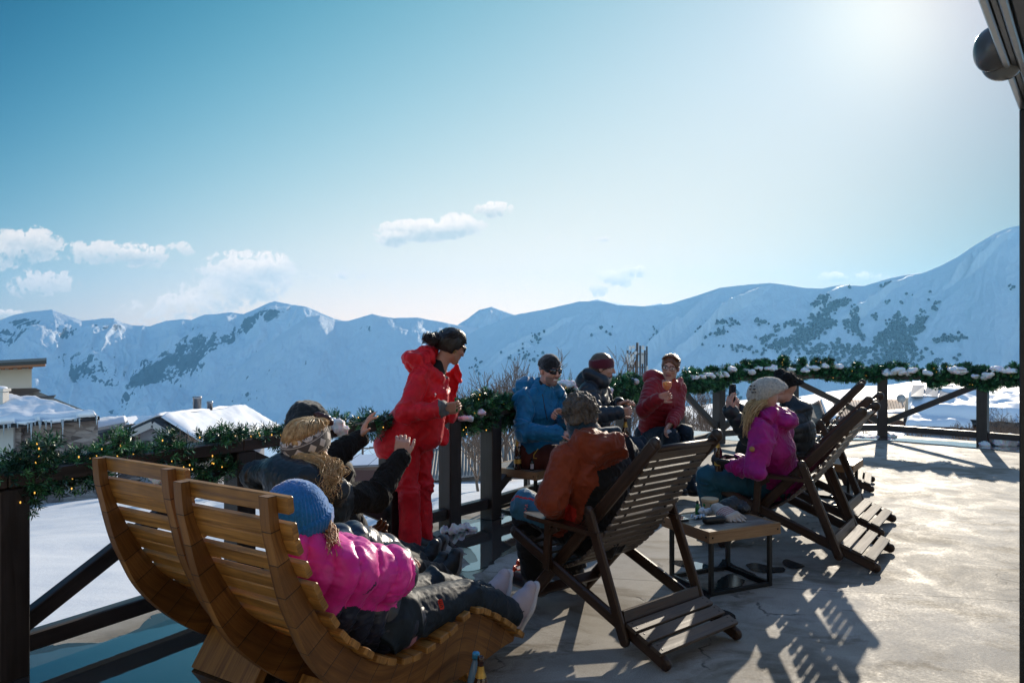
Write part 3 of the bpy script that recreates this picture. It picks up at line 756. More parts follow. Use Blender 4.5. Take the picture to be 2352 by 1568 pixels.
# ================================================================ terrace fence
M_FENCE = wood('fence_brown_paint', (.024, .018, .016), (.062, .047, .042), .42, 18, spec=.5)
M_RAIL = wood('rail_top_wood', (.03, .02, .016), (.085, .055, .042), .4, 20, spec=.5)
fence = empty('terrace_fence', FENCE[1], 0, 'dark brown wooden terrace railing with diagonal braces around the deck edge', 'fence')
RAIL_Z = .955
def build_fence():
    n = len(FENCE); UP = V((0, 0, 1))
    def pd(i): return (FENCE[min(i+1, n-1)] - FENCE[max(i-1, 0)]).normalized()
    for i in range(1, n):
        b = MB(); p = FENCE[i]; d = pd(i)
        b.beam(p, p + UP * (RAIL_Z - .075), .135, .135, up=d, bev=.05)
        b.build('post', M_FENCE, fence, True)
    for i in range(n - 1):
        a, c = FENCE[i], FENCE[i+1]; d = (c - a).normalized()
        b = MB(); b.beam(a + UP * (RAIL_Z - .035) - d * .03, c + UP * (RAIL_Z - .035) - d * .033, .15, .07, bev=.08); b.build('top_rail', M_RAIL, fence, True)
        b = MB(); b.beam(a + UP * .14 + d * .07, c + UP * .14 - d * .07, .07, .085, bev=.08); b.build('bottom_rail', M_FENCE, fence, True)
    br = [(1, 0, 2, 1), (2, 1, 3, 0), (5, 0, 6, 1), (6, 1, 7, 0), (7, 0, 8, 1), (8, 1, 9, 0), (9, 0, 10, 1), (10, 1, 11, 0), (11, 0, 12, 1), (0, 1, 1, 0)]
    for (i, zi, j, zj) in br:
        a, c = FENCE[i], FENCE[j]; d = (c - a).normalized()
        za = RAIL_Z - .12 if zi else .23; zc = RAIL_Z - .12 if zj else .23
        b = MB(); b.beam(a + d * .066 + UP * za, c - d * .066 + UP * zc, .055, .085, bev=.08); b.build('brace', M_FENCE, fence, True)
build_fence()
def rail_at(xp):
    """point of the railing line seen on bearing xp"""
    m = (xp - CXP) / FOC
    for i in range(len(FENCE) - 1):
        a, c = FENCE[i], FENCE[i+1]
        fa, fc = a.x - m * a.y, c.x - m * c.y
        if fa * fc <= 0 and a.y > 0:
            t = fa / (fa - fc); return a.lerp(c, t), i
    return FENCE[0].copy(), 0
def needle_mat():
    m = mat('garland_needles', (.012, .055, .028), .38, spec=.5); t = NT(m)
    oi = t.n('ShaderNodeAttribute', attribute_name='tone')
    t.set(Base_Color=t.ramp(oi.outputs['Fac'], [(0, (.006, .034, .02)), (.4, (.014, .09, .04)), (.75, (.04, .20, .07)), (1, (.14, .38, .15))]))
    return m
M_NEEDLE = needle_mat()
M_WIRE = mat('light_wire', (.01, .014, .01), .5)
M_BULB = mat('warm_bulb', (.9, .55, .12), .3, Emission_Color=(1, .52, .09, 1), Emission_Strength=1.0)
M_CLUMP = snow_mat('clinging_snow', (.92, .93, .95), 9, .4, .35)
def garland(label, clumps, dens=1.0, nbulb=8, seed=0, snow=(), needle=.036, rail=True, sc=None):
    """clumps: (x, y, rx, ry) as seen on the rail; needles grow from short twigs through the clump's volume"""
    rng = np.random.default_rng(seed)
    c0, _ = rail_at(clumps[0][0])
    g = empty('garland', (c0.x, c0.y, RAIL_Z), 0, label, 'garland', 'evergreen garlands on the terrace railing')
    vs = []; fs = []; tone = []; cen = []
    for (x, y, rx, ry) in clumps:
        p, i = rail_at(x); d = (FENCE[i+1] - FENCE[i]).normalized(); nrm_ = np.array([-d.y, d.x, 0]); d = np.array(d)
        c = np.array(Q(x, y, p.y)); s = p.y / FOC; a, b_ = rx * s / max(.35, abs(d[0] * 1.0 - d[1] * (x - CXP) / FOC)) , ry * s
        a = min(a, rx * s * 1.7)
        if c0.y < 6: a, b_ = a * .74, b_ * .70; needle = .030
        dep = min(.13, .07 + b_ * .4); cen.append((c, a, b_, d))
        n = int(max(6, dens * (a * b_) * (9500 if c0.y < 6 else 6800) + 12))
        for _ in range(n):
            u = rng.normal(size=3); u /= np.linalg.norm(u); r = rng.random() ** .45
            q = c + d * u[0] * a * r + nrm_ * u[1] * dep * r + np.array([0, 0, 1]) * u[2] * b_ * r
            ax = u[0] * d * .8 + nrm_ * u[1] * .8 + np.array([0, 0, .75 * u[2] + .15]) + rng.normal(size=3) * .35; ax /= np.linalg.norm(ax)
            L = rng.uniform(.03, .065) if c0.y < 6 else rng.uniform(.035, .065); e1 = np.cross(ax, [.3, .2, .9]); e1 /= np.linalg.norm(e1); e2 = np.cross(ax, e1)
            tn = rng.random()
            k = 18
            for j in range(k):
                h = L * (j / k); th = j * 2.4 + rng.random(); o = e1 * math.cos(th) + e2 * math.sin(th)
                tip = q + ax * (h + needle * .75) + o * needle * rng.uniform(.65, 1.05); base = q + ax * h
                w = np.cross(tip - base, rng.normal(size=3)); w = w / (np.linalg.norm(w) + 1e-9) * (.0032 if c0.y < 6 else .0055)
                m_ = base * .45 + tip * .55
                bi = len(vs); vs += [base - w * .5, m_ - w, tip, m_ + w]; fs.append((bi, bi+1, bi+2, bi+3)); tone += [np.clip(tn + rng.normal() * .14, 0, 1)] * 4
    core = SDF(.011 if c0.y < 6 else .02)
    for (c, a, b_, d) in cen:
        R = np.stack([d, [-d[1], d[0], 0], [0, 0, 1]], 1); core.ell(c, (max(a * .55, .02), min(.065, .035 + b_ * .25), max(b_ * .5, .015)), R, k=.03)
    sdf_obj('inner_foliage', core, M_NEEDLE, g, disp=lambda v, N: fbm(v * 45, 3, seed) * .022, smooth=0)
    me = mesh_np('foliage', np.array(vs), np.array(fs), M_NEEDLE, smooth=False)
    a_ = me.attributes.new('tone', 'FLOAT', 'POINT'); a_.data.foreach_set('value', np.array(tone, dtype=np.float32))
    link('foliage', me, g, True)
    # wire wound through the clumps, small warm bulbs along it
    pts = []
    for (c, a, b_, d) in sorted(cen, key=lambda q: q[0][0]):
        for k in range(4):
            th = k * 1.7 + rng.random(); pts.append(V(c + d * a * (-.7 + .45 * k) + np.array([math.cos(th) * .06, -abs(math.sin(th)) * .07 - .02, math.sin(th * 1.3) * b_ * .75])))
    if len(pts) > 2:
        b = MB(); b.tube(pts, .0018, 4, cap=False); b.build('light_wire', M_WIRE, g, True)
    me = None
    for k in range(nbulb):
        c, a, b_, d = cen[rng.integers(len(cen))]
        q = c + d * a * rng.uniform(-.9, .9) + np.array([rng.normal() * .02, -rng.uniform(.05, .11), rng.uniform(-.95, .9) * b_])
        if me is None:
            b = MB(); b.ball((0, 0, 0), .0038, 6, sq=(1, 1, 1.5)); me = b.mesh('bulb', M_BULB)
        o = link('bulb', me, g); o.location = V(q) - g.location
    for (x, y, rx, ry) in snow:
        p, i = rail_at(x); c = np.array(Q(x, y - 3, p.y - .07)); s = p.y / FOC; d = np.array((FENCE[i+1] - FENCE[i]).normalized())
        S = SDF(.011 if p.y > 8 else .007); a, b_ = rx * s, ry * s
        R = np.stack([d, [-d[1], d[0], 0], [0, 0, 1]], 1)
        for k in range(5):
            o = d * rng.uniform(-.8, .8) * a + np.array([-d[1], d[0], 0]) * rng.uniform(-.08, .02) + np.array([0, 0, rng.uniform(-.55, .25) * b_]) + rng.normal(size=3) * .012
            S.ell(c + o, (a * rng.uniform(.4, .75), rng.uniform(.04, .07), b_ * rng.uniform(.25, .5)), R, k=.04)
        sdf_obj('snow_clump', S, M_CLUMP, g, disp=lambda v, N: fbm(v * 20, 4, 3) * .018, smooth=1)
    return g
garland('thick green garland bunched over the near left end of the railing', [(5, 1085, 32, 26), (30, 1072, 34, 30), (60, 1092, 50, 45), (90, 1045, 34, 26), (105, 1025, 14, 26), (110, 1080, 34, 34), (70, 1130, 34, 22), (58, 1152, 12, 16), (120, 1105, 24, 26), (30, 1105, 24, 20)], 1.0, 12, 1)
garland('green garland drooping behind the back of the left wooden lounger', [(178, 1062, 26, 18), (205, 1044, 34, 16), (232, 1048, 30, 16), (262, 1026, 26, 24), (275, 1008, 13, 20), (300, 1044, 34, 18), (330, 1055, 26, 14), (160, 1105, 26, 24), (200, 1095, 34, 26), (235, 1090, 26, 26)], .95, 16, 2)
garland('two leafy garland bunches with snow on the rail left of the post', [(365, 1048, 34, 22), (385, 1020, 18, 24), (402, 1035, 26, 26), (390, 1005, 9, 16), (360, 1080, 14, 20), (450, 1075, 22, 20), (465, 1055, 18, 24), (475, 1090, 16, 22), (432, 1062, 14, 14)], .95, 14, 3, [(352, 1090, 5, 12)])
garland('green garland hanging in a loop beside the brace near the second post', [(490, 1010, 26, 26), (520, 1000, 30, 20), (555, 998, 30, 14), (500, 1050, 16, 30), (512, 1075, 10, 18), (590, 1004, 20, 12), (620, 1000, 22, 18), (640, 1010, 22, 22)], .95, 16, 4)
garland('garland with white snow lumps behind the dark woollen hat', [(660, 992, 24, 18), (700, 990, 24, 14), (755, 985, 22, 20), (778, 965, 20, 18), (790, 990, 22, 20), (838, 965, 18, 18), (848, 985, 18, 20), (868, 962, 16, 16), (885, 975, 20, 18)], 1.0, 14, 5, [(776, 982, 9, 12), (758, 975, 6, 9)])
garland('short bright garland hanging on the rail right of the red jacket', [(1062, 945, 22, 14), (1080, 955, 22, 20), (1100, 935, 22, 18), (1118, 925, 14, 18), (1108, 915, 10, 12), (1072, 975, 10, 18), (1122, 950, 12, 14), (1110, 970, 8, 16), (1050, 935, 14, 9)], 1.25, 16, 6, [(1056, 962, 7, 9), (1094, 948, 6, 6)])
garland('small garland end at the shoulder of the blue jacket', [(1156, 925, 20, 10), (1175, 930, 20, 14), (1165, 950, 12, 18), (1172, 970, 8, 14), (1148, 930, 10, 9)], 1.2, 6, 7)
garland('green garland with tall snow lumps between the seated people', [(1296, 905, 20, 26), (1312, 915, 18, 26), (1330, 905, 18, 20), (1392, 892, 16, 22), (1405, 910, 18, 18), (1425, 890, 24, 24), (1448, 885, 26, 20), (1440, 910, 24, 18), (1470, 890, 24, 18), (1420, 922, 12, 12), (1465, 915, 18, 14)], 1.2, 20, 8, [(1306, 890, 8, 16), (1310, 905, 9, 10), (1298, 880, 5, 8), (1449, 876, 6, 8), (1390, 898, 7, 6)])
def long_garland():
    rng = np.random.default_rng(21)
    def cl(x): return np.interp(x, [1560, 1620, 1700, 1800, 1900, 1960, 2027, 2100, 2150, 2200, 2260, 2330, 2420], [880, 872, 860, 853, 851, 856, 861, 862, 868, 866, 872, 864, 870])
    def half(x): return np.interp(x, [1560, 1590, 1640, 1700, 1780, 1850, 1930, 2020, 2075, 2110, 2150, 2180, 2230, 2260, 2290, 2330, 2400], [22, 30, 24, 19, 24, 20, 24, 19, 12, 14, 26, 20, 22, 30, 22, 26, 20])
    def mk(label, x0, x1, seed, snow):
        C = []
        x = x0
        while x < x1:
            h = half(x); y = cl(x) + (h - 18) * .55
            C.append((x, cl(x) + (h - 18) * .8 + rng.normal() * 3, 16, h * .52)); 
            if rng.random() < .5: C.append((x + rng.normal() * 5, cl(x) - 17 + rng.normal() * 3, 6, 9))
            x += 15
        garland(label, C, 2.2, int((x1 - x0) / 16), seed, snow, needle=.034)
    mk('long snowy garland on the far rail between the red jacket and the cream hat', 1568, 1795, 31, [(1585, 868, 7, 6), (1601, 866, 10, 8), (1622, 866, 9, 6), (1640, 860, 9, 8), (1654, 861, 7, 4), (1677, 852, 9, 10), (1714, 853, 9, 8), (1737, 847, 10, 5), (1762, 845, 15, 5)])
    mk('dense dark garland on the far rail above the deck chair backs', 1798, 2012, 32, [(1862, 848, 13, 7), (1890, 842, 9, 5), (1928, 841, 8, 5), (1808, 850, 6, 4), (1845, 852, 6, 4)])
    mk('drooping garland loaded with the largest snow patches at the far right', 2016, 2410, 33, [(2027, 854, 17, 10), (2068, 852, 17, 9), (2080, 858, 10, 7), (2099, 852, 12, 5), (2135, 857, 6, 7), (2198, 850, 13, 6), (2208, 856, 16, 8), (2258, 864, 17, 10), (2292, 848, 9, 7), (2320, 854, 12, 5)])
long_garland()
# snow melting at the feet of the posts
def snow_pile(label, lumps, seed, h=.006):
    rng = np.random.default_rng(seed); S = SDF(h); c0 = G(lumps[0][0], lumps[0][1])
    for (x, y, r, hh) in lumps:
        c = G(x, y); s = c.y / FOC
        S.ell((c.x, c.y, hh * .35), (r * s, r * s * .8, hh * .75), None, k=.025)
    S.cut((0, 0, .0), (0, 0, -1), .001)
    o = sdf_obj('snow_pile', S, M_CLUMP, None, disp=lambda v, N: fbm(v * 22, 4, seed) * .014, smooth=1)
    return tag(o, label, 'snow pile', 'melting snow heaps at the railing posts')
snow_pile('melting lumps of snow at the foot of the post beside the puddle', [(1022, 1222, 12, .05), (1040, 1226, 14, .07), (1058, 1222, 12, .06), (1072, 1216, 14, .05), (1085, 1218, 10, .03)], 1)
snow_pile('small heap of snow at the post below the plank table', [(1118, 1186, 10, .08), (1128, 1192, 9, .06), (1140, 1190, 10, .04), (1150, 1187, 8, .03), (1108, 1190, 7, .03)], 2)
snow_pile('long ridge of snow at the foot of the rightmost railing post', [(2262, 1024, 12, .06), (2280, 1020, 14, .16), (2300, 1024, 18, .12), (2322, 1022, 22, .15), (2345, 1022, 20, .13), (2370, 1026, 24, .13)], 3, .01)
snow_pile('tiny snow lump at the post under the snowiest garland', [(2040, 1003, 7, .06), (2052, 1003, 8, .04)], 4, .008)
snow_pile('flat strip of snow along the deck edge at the far side', [(1800, 1001, 40, .03), (1870, 1000, 40, .035), (1930, 1001, 36, .03), (1990, 1002, 30, .02)], 5, .012)
# ================================================================ wooden curved loungers
M_LOUNGE = wood('lounger_pine', (.20, .085, .018), (.70, .34, .085), .42, 24, spec=.45)
M_BLOCK = wood('lounger_blocks', (.14, .055, .014), (.55, .255, .068), .45, 20, seams=.115, spec=.4)
LF = V((.5475, .8368, 0)); LW = V((.8368, -.5475, 0))
S_PROF = [(-.020, 1.055), (-.004, .94), (.024, .861), (.059, .783), (.095, .713), (.142, .634), (.19, .563), (.246, .493), (.323, .43), (.396, .373), (.464, .335), (.54, .308), (.621, .295), (.74, .298), (.857, .318), (.94, .345), (1.013, .358), (1.07, .35), (1.123, .327), (1.21, .278), (1.301, .219), (1.428, .123)]
O_PROF = [(-.056, 1.055), (-.046, .95), (-.022, .85), (.003, .751), (.03, .666), (.062, .595), (.112, .49), (.165, .41), (.235, .33), (.32, .25), (.40, .185), (.475, .135), (.6, .10), (.8, .085), (1.0, .085), (1.2, .098), (1.33, .108), (1.415, .105)]
def resample(P, n):
    P = np.array(P); s = np.concatenate([[0], np.cumsum(np.linalg.norm(np.diff(P, axis=0), axis=1))]); q = np.linspace(0, s[-1], n)
    return np.stack([np.interp(q, s, P[:, 0]), np.interp(q, s, P[:, 1])], 1), q
def spline(P, n):
    P = np.array(P, float); out = []
    for i in range(len(P) - 1):
        a, b, c, d = P[max(i-1, 0)], P[i], P[i+1], P[min(i+2, len(P)-1)]
        for t in np.linspace(0, 1, 8, endpoint=False): out.append(.5 * (2*b + (c-a)*t + (2*a-5*b+4*c-d)*t*t + (-a+3*b-3*c+d)*t**3))
    out.append(P[-1]); return resample(out, n)
def lounger(label, refL, width):
    """refL: ground point under the rear left corner; local x forward, y left"""
    t = empty('curved_lounger', refL, math.atan2(LF.y, LF.x), label, 'lounger', 'curved wooden loungers side by side')
    In, s = spline(S_PROF, 64); Out, _ = spline(O_PROF, 64)
    for (y0, y1) in ((-.046, 0.0), (-width + .012, -width + .058)):
        b = MB()
        for i in range(63):
            q = [In[i], In[i+1], Out[i+1], Out[i]]
            vs = [(p[0], y0, p[1]) for p in q] + [(p[0], y1, p[1]) for p in q]
            u0, u1 = s[i], s[i+1]; w0, w1 = np.linalg.norm(In[i]-Out[i]), np.linalg.norm(In[i+1]-Out[i+1])
            fs = [(0, 1, 2, 3), (7, 6, 5, 4), (1, 0, 4, 5), (3, 2, 6, 7)]
            uv = [[(u0, 0), (u1, 0), (u1, w1), (u0, w0)], [(u0, w0+.3), (u1, w1+.3), (u1, .3), (u0, .3)], [(u1, .7), (u0, .7), (u0, .75), (u1, .75)], [(u0, .9), (u1, .9), (u1, .95), (u0, .95)]]
            if i == 0: fs.append((0, 3, 7, 4)); uv.append([(0, 0), (0, .1), (.04, .1), (.04, 0)])
            if i == 62: fs.append((2, 1, 5, 6)); uv.append([(0, 0), (0, .1), (.04, .1), (.04, 0)])
            b.add(vs, fs, uv)
        b.build('side_frame', M_BLOCK, t)
    b = MB(); d = .022; k = 0
    while d < s[-1] - .02:
        i = min(np.searchsorted(s, d), 62); p = In[i]; tg = In[min(i+1, 63)] - In[max(i-1, 0)]; tg /= np.linalg.norm(tg); nn = np.array([-tg[1], tg[0]])
        if nn[1] < 0 and abs(tg[1]) < .8: nn = -nn
        if abs(tg[1]) >= .8 and nn[0] < 0: nn = -nn
        c = p + nn * .0145
        jit = random.uniform(-.004, .004)
        b.beam((c[0], .003 + jit, c[1]), (c[0], -width - .042 + jit, c[1]), .060, .027, up=(nn[0], 0, nn[1]), bev=.16)
        d += .0815
    b.build('seat_slats', M_LOUNGE, t)
    for (x0, x1) in ((.52, .405), (1.06, 1.16)):
        b = MB(); b.beam((x0, -width / 2, .16), (x1, -width / 2, .0), width - .12, .05, up=(1, 0, .6), bev=.05); b.build('leg', M_LOUNGE, t)
    return t
W1, W2 = .555, .525
L1 = lounger('curved wooden lounger farthest left, its tall slatted back beside the railing', V((-1.795, 3.45, 0)) + LF * .03, W1)
L2ref = V((-.765, 2.64, 0)) - LW * W2 + LF * .01
L2 = lounger('nearest curved wooden lounger, carrying the person in the pink jacket', L2ref, W2)
def LP(ref, t, y, z):
    """world point of lounger coordinates: t forward, y left, z up"""
    return ref + LF * t - LW * y + V((0, 0, z))

# ================================================================ folding slatted deck chairs
M_CHAIR = wood('deckchair_dark_wood', (.020, .009, .005), (.085, .040, .020), .38, 30, wear=.5, spec=.5)
M_SLATW = wood('deckchair_grey_slats', (.06, .042, .03), (.19, .145, .11), .5, 30, wear=.5, spec=.4)
M_ROPE = mat('black_rope', (.012, .012, .012), .7)
M_SCREW = mat('screw_heads', (.01, .01, .01), .4, .8)
def chair_proto():
    t = empty('deck_chair')
    HB, HS, HL = .252, .288, .320
    def rounded(b, a, c, w, h, up):
        b.beam(a, c, w, h, up=up, bev=.3)
        for e in (a, c): 
            e = V(e); b.lathe(e - V((0, w/2 - .002, 0)), [(h*.36, 0), (h*.5, .006), (h*.5, w - .010), (h*.36, w - .004)], 14, (0, 1, 0))
    for s in (1, -1):
        b = MB(); rounded(b, (1.06, s*HB, .035), (.10, s*HB, 1.055), .032, .068, (0, 1, 0) if False else (.72, 0, .69)); b.build('back_rail', M_CHAIR, t)
    for s in (1, -1):
        b = MB(); rounded(b, (.01, s*HS, .036), (1.09, s*HS, .45), .032, .066, (-.36, 0, .93)); b.build('seat_rail', M_CHAIR, t)
    for s in (1, -1):
        b = MB(); rounded(b, (.475, s*HL, .675), (.235, s*HL, .085), .030, .062, (.93, 0, -.38)); b.build('leg', M_CHAIR, t)
    for s in (1, -1):
        b = MB(); pl = [(.40, -.022), (.46, -.026), (.60, -.036), (.80, -.052), (.90, -.054), (.94, -.04), (.955, 0), (.94, .04), (.90, .052), (.80, .050), (.60, .034), (.46, .024), (.40, .022)]
        b.prism([(x, s*(HL - .004) + y, .556 + (x - .4) * .03) for x, y in pl], (0, 0, 1), .024, uvpath=[(x, y) for x, y in pl]); b.build('armrest', M_CHAIR, t)
        b = MB(); b.beam((.775, s*HL, .565), (.79, s*HL, .31), .03, .05, up=(1, 0, 0), bev=.2); b.beam((.70, s*HL, .55), (.79, s*HL, .50), .026, .03, up=(0, 0, 1)); b.build('armrest_post', M_CHAIR, t)
    b = MB(); b.tube([(.112, -HB, 1.025), (.112, HB, 1.025)], .017, 10); b.build('top_bar', M_CHAIR, t)
    b = MB(); b.tube([(1.075, -HS, .442), (1.075, HS, .442)], .019, 10); b.build('front_bar', M_CHAIR, t)
    b = MB(); b.beam((.96, -HB, .13), (.96, HB, .13), .03, .055, up=(.7, 0, .7)); b.build('front_stretcher', M_CHAIR, t)
    # sagging slats strung on two cords
    P0, P1, P2, P3 = np.array([.125, 1.01]), np.array([.50, .44]), np.array([.74, .10]), np.array([1.075, .455])
    q = np.linspace(0, 1, 200)[:, None]; C = (1-q)**3*P0 + 3*(1-q)**2*q*P1 + 3*(1-q)*q*q*P2 + q**3*P3
    C, s = resample(C, 200); b = MB(); b2 = MB(); d = .03; first = True
    while d < s[-1] - .01:
        i = min(int(d / s[-1] * 199), 198); p = C[i]; tg = C[i+1] - C[max(i-1, 0)]; tg /= np.linalg.norm(tg); nn = np.array([-tg[1], tg[0]])
        w = .052 if d < .04 else .040
        hl = .242 - random.uniform(0, .006)
        b.beam((p[0], -hl, p[1]), (p[0], hl, p[1]), w, .019, up=(nn[0], 0, nn[1]), bev=.22)
        d += .0535
    b.build('sling_slats', M_SLATW, t)
    for y in (-.16, .16): b2.tube([(p[0], y, p[1]) for p in C[::6]], .0055, 6)
    b2.build('sling_cord', M_ROPE, t)
    b = MB(); b.beam((.255, -.30, .165), (.255, .30, .165), .022, .11, up=(.25, 0, .97), bev=.1); b.build('back_board', M_CHAIR, t)
    b = MB()
    for x in (.20, .125, .045):
        z = .036 + .383 * (x - .01) + .043
        b.beam((x, -.315, z), (x, .315, z), .066, .02, up=(-.36, 0, .93), bev=.12)
        for y in (-.285, .285):
            for dx in (-.015, .015): b.lathe((x + dx, y, z + .0085 + dx * .38), [(.0045, 0), (.0045, .003)], 8, (-.36, 0, .93), 1)
    b.build('foot_slats', [M_SLATW, M_SCREW], t)
    return t
CHAIR0 = chair_proto()
CH = {}
def place_chair(key, rearleft, d, label, first=False):
    o = CHAIR0 if first else copy_tree(CHAIR0)
    d = nrm(d); lft = V((-d.y, d.x, 0)); org = V(rearleft) - lft * .288 ; org.z = 0
    o.location = org; o.rotation_euler = (0, 0, math.atan2(d.y, d.x))
    tag(o, label, 'deck chair', 'slatted wooden deck chairs'); CH[key] = (org, d, lft); return o
CD0, CD1, CD3 = V((-.65, .76, 0)), V((-.83, .557, 0)), V((-.905, .426, 0))
place_chair('C0', (.727, 3.74, 0), CD0, 'dark slatted deck chair seen from behind, holding the man in the rust jacket', True)
place_chair('C1', (2.415, 5.265, 0), CD1, 'slatted deck chair under the person in the magenta jacket')
place_chair('C2', (2.866, 6.175, 0), CD1, 'slatted deck chair under the person holding up a phone')
place_chair('C3', (3.567, 7.89, 0), CD3, 'empty slatted deck chair farthest back on the right')
def CPt(key, x, y, z):
    o, d, l = CH[key]; return o + d * x + l * y + V((0, 0, z))

# ================================================================ low plank tables on black steel frames
M_PLANK = wood('table_planks', (.13, .105, .085), (.30, .25, .21), .42, 34, wear=.3, spec=.5)
M_APRON = wood('table_apron', (.20, .10, .042), (.44, .26, .125), .45, 26, spec=.4)
M_STEEL = mat('black_steel', (.012, .012, .013), .4, .3)
def table(label, c, u, su, sv, h=.40, name='plank_table'):
    u = nrm(u); v = V((-u.y, u.x, 0))
    t = empty(name, (c[0], c[1], 0), math.atan2(u.y, u.x), label, 'table', 'low plank tables on steel frames')
    a, e = su / 2, sv / 2
    b = MB(); n = 6; w = (sv - .05) / n
    for k in range(n):
        y = -e + .025 + w * (k + .5); b.beam((-a + .024, y, h - .011), (a - .024, y, h - .011), w - .006, .02, bev=.08)
    b.build('tabletop', M_PLANK, t)
    b = MB()
    b.beam((-a, -e + .011, h - .034), (a, -e + .011, h - .034), .022, .07, bev=.06); b.beam((-a, e - .011, h - .034), (a, e - .011, h - .034), .022, .07, bev=.06)
    b.beam((-a + .011, -e + .0225, h - .034), (-a + .011, e - .0225, h - .034), .022, .068, bev=.06); b.beam((a - .011, -e + .0225, h - .034), (a - .011, e - .0225, h - .034), .022, .068, bev=.06)
    for (x, y, ax) in ((-a + .025, -e - .001, (0, -1, 0)), (a - .025, -e - .001, (0, -1, 0)), (-a - .001, -e + .03, (-1, 0, 0)), (-a - .001, e - .03, (-1, 0, 0)), (a + .001, -e + .03, (1, 0, 0))): b.lathe((x, y, h - .036), [(.006, -.001), (.006, .001)], 10, ax, 1)
    b.build('apron', [M_APRON, M_SCREW], t)
    for (x, y) in ((-1, -1), (1, -1), (1, 1), (-1, 1)):
        b = MB(); b.beam((x*(a - .05), y*(e - .045), 0), (x*(a - .05), y*(e - .045), h - .069), .025, .025, up=(1, 0, 0), bev=.06); b.build('leg', M_STEEL, t)
    b = MB()
    for y in (-1, 1): b.beam((-a + .063, y*(e - .045), .014), (a - .063, y*(e - .045), .014), .024, .024, bev=.06)
    for x in (-1, 1): b.beam((x*(a - .05), -e + .058, .014), (x*(a - .05), e - .058, .014), .024, .024, bev=.06)
    b.build('base_frame', M_STEEL, t)
    return t
T1u = V((.905, .426, 0)); T1v = V((-.426, .905, 0)); T1c = V((1.177, 4.751, 0)) + T1u * .28 + T1v * .24
table('square plank table with gloves and a paper cup, between the two front deck chairs', T1c, T1u, .56, .48)
T2u = V((.62, .785, 0)); T2v = V((-.785, .62, 0)); T2c = V((.205, 6.75, 0)) + T2u * .3 + T2v * .29
table('plank table by the fence with two bottles and the man in blue on it', T2c, T2u, .6, .58)
table('low table used as a seat under the person with the maroon headband', V((.88, 7.26, 0)), T2u, .52, .56)
table('low table used as a seat under the woman in the red puffer jacket', V((1.46, 8.02, 0)), T2u, .52, .5)
table('dark legged table between the phone taker and the empty chair', V((2.98, 7.42, 0)), V((.83, -.557, 0)), .46, .46)
# ================================================================ people
def A3(v): return np.array(v, float)
def unit(v): v = A3(v); return v / np.linalg.norm(v)
def frame(fwd, up=(0, 0, 1)):
    f = unit(fwd); r = unit(np.cross(f, A3(up))); u = np.cross(r, f)
    return np.stack([r, f, u], 1)          # columns: right, forward, up
def skin_mat(name, base, ruddy=.5):
    m = mat(name, base, .48, spec=.4); t = NT(m); co = t.coord('Object')
    n = t.noise(co, 22, 4, .6); n2 = t.noise(co, 260, 3, .6)
    t.set(Base_Color=t.mix(t.ramp(n, [(.35, 0.0), (.7, ruddy)]), base, (base[0] * .95, base[1] * .62, base[2] * .55)), Subsurface_Weight=.18, Subsurface_Scale=.012)
    t.b.inputs['Subsurface Radius'].default_value = (1, .35, .2)
    t.bump(t.math('ADD', n, t.math('MULTIPLY', n2, .3)), .12, .004); return m
SK = skin_mat('skin_fair', (.60, .36, .27)); SKT = skin_mat('skin_tanned', (.50, .27, .185))
M_LIP = mat('lips', (.38, .12, .10), .4); M_EYEW = mat('eye_white', (.75, .73, .7), .2); M_IRIS = mat('eye_dark', (.03, .02, .015), .1); M_BROW = mat('eyebrow', (.06, .035, .02), .7)
M_STUB = mat('beard_stubble', (.27, .17, .13), .7)
M_TEETH = mat('teeth', (.8, .77, .7), .25)
def hair_mat(name, a, b, rough=.38):
    m = mat(name, a, rough, spec=.55); t = NT(m)
    tc = t.n('ShaderNodeTexCoord'); n = t.noise(t.coord('Object'), 45, 5, .7); n2 = t.noise(t.coord('Object'), 260, 3, .6)
    t.set(Base_Color=t.mix(t.ramp(t.math('ADD', t.math('MULTIPLY', n, .6), t.math('MULTIPLY', n2, .4)), [(.36, 0.0), (.64, 1.0)]), a, b)); t.bump(n2, .5, .003); return m
H_DARK = hair_mat('hair_black_brown', (.006, .004, .0035), (.022, .012, .009)); H_BLOND = hair_mat('hair_blonde', (.30, .165, .055), (.78, .53, .25)); H_GREY = hair_mat('hair_grizzled', (.02, .015, .012), (.15, .115, .085), .6)
H_RED = hair_mat('hair_auburn', (.05, .013, .004), (.26, .08, .018)); H_BROWN = hair_mat('hair_brown', (.05, .03, .018), (.15, .095, .055))

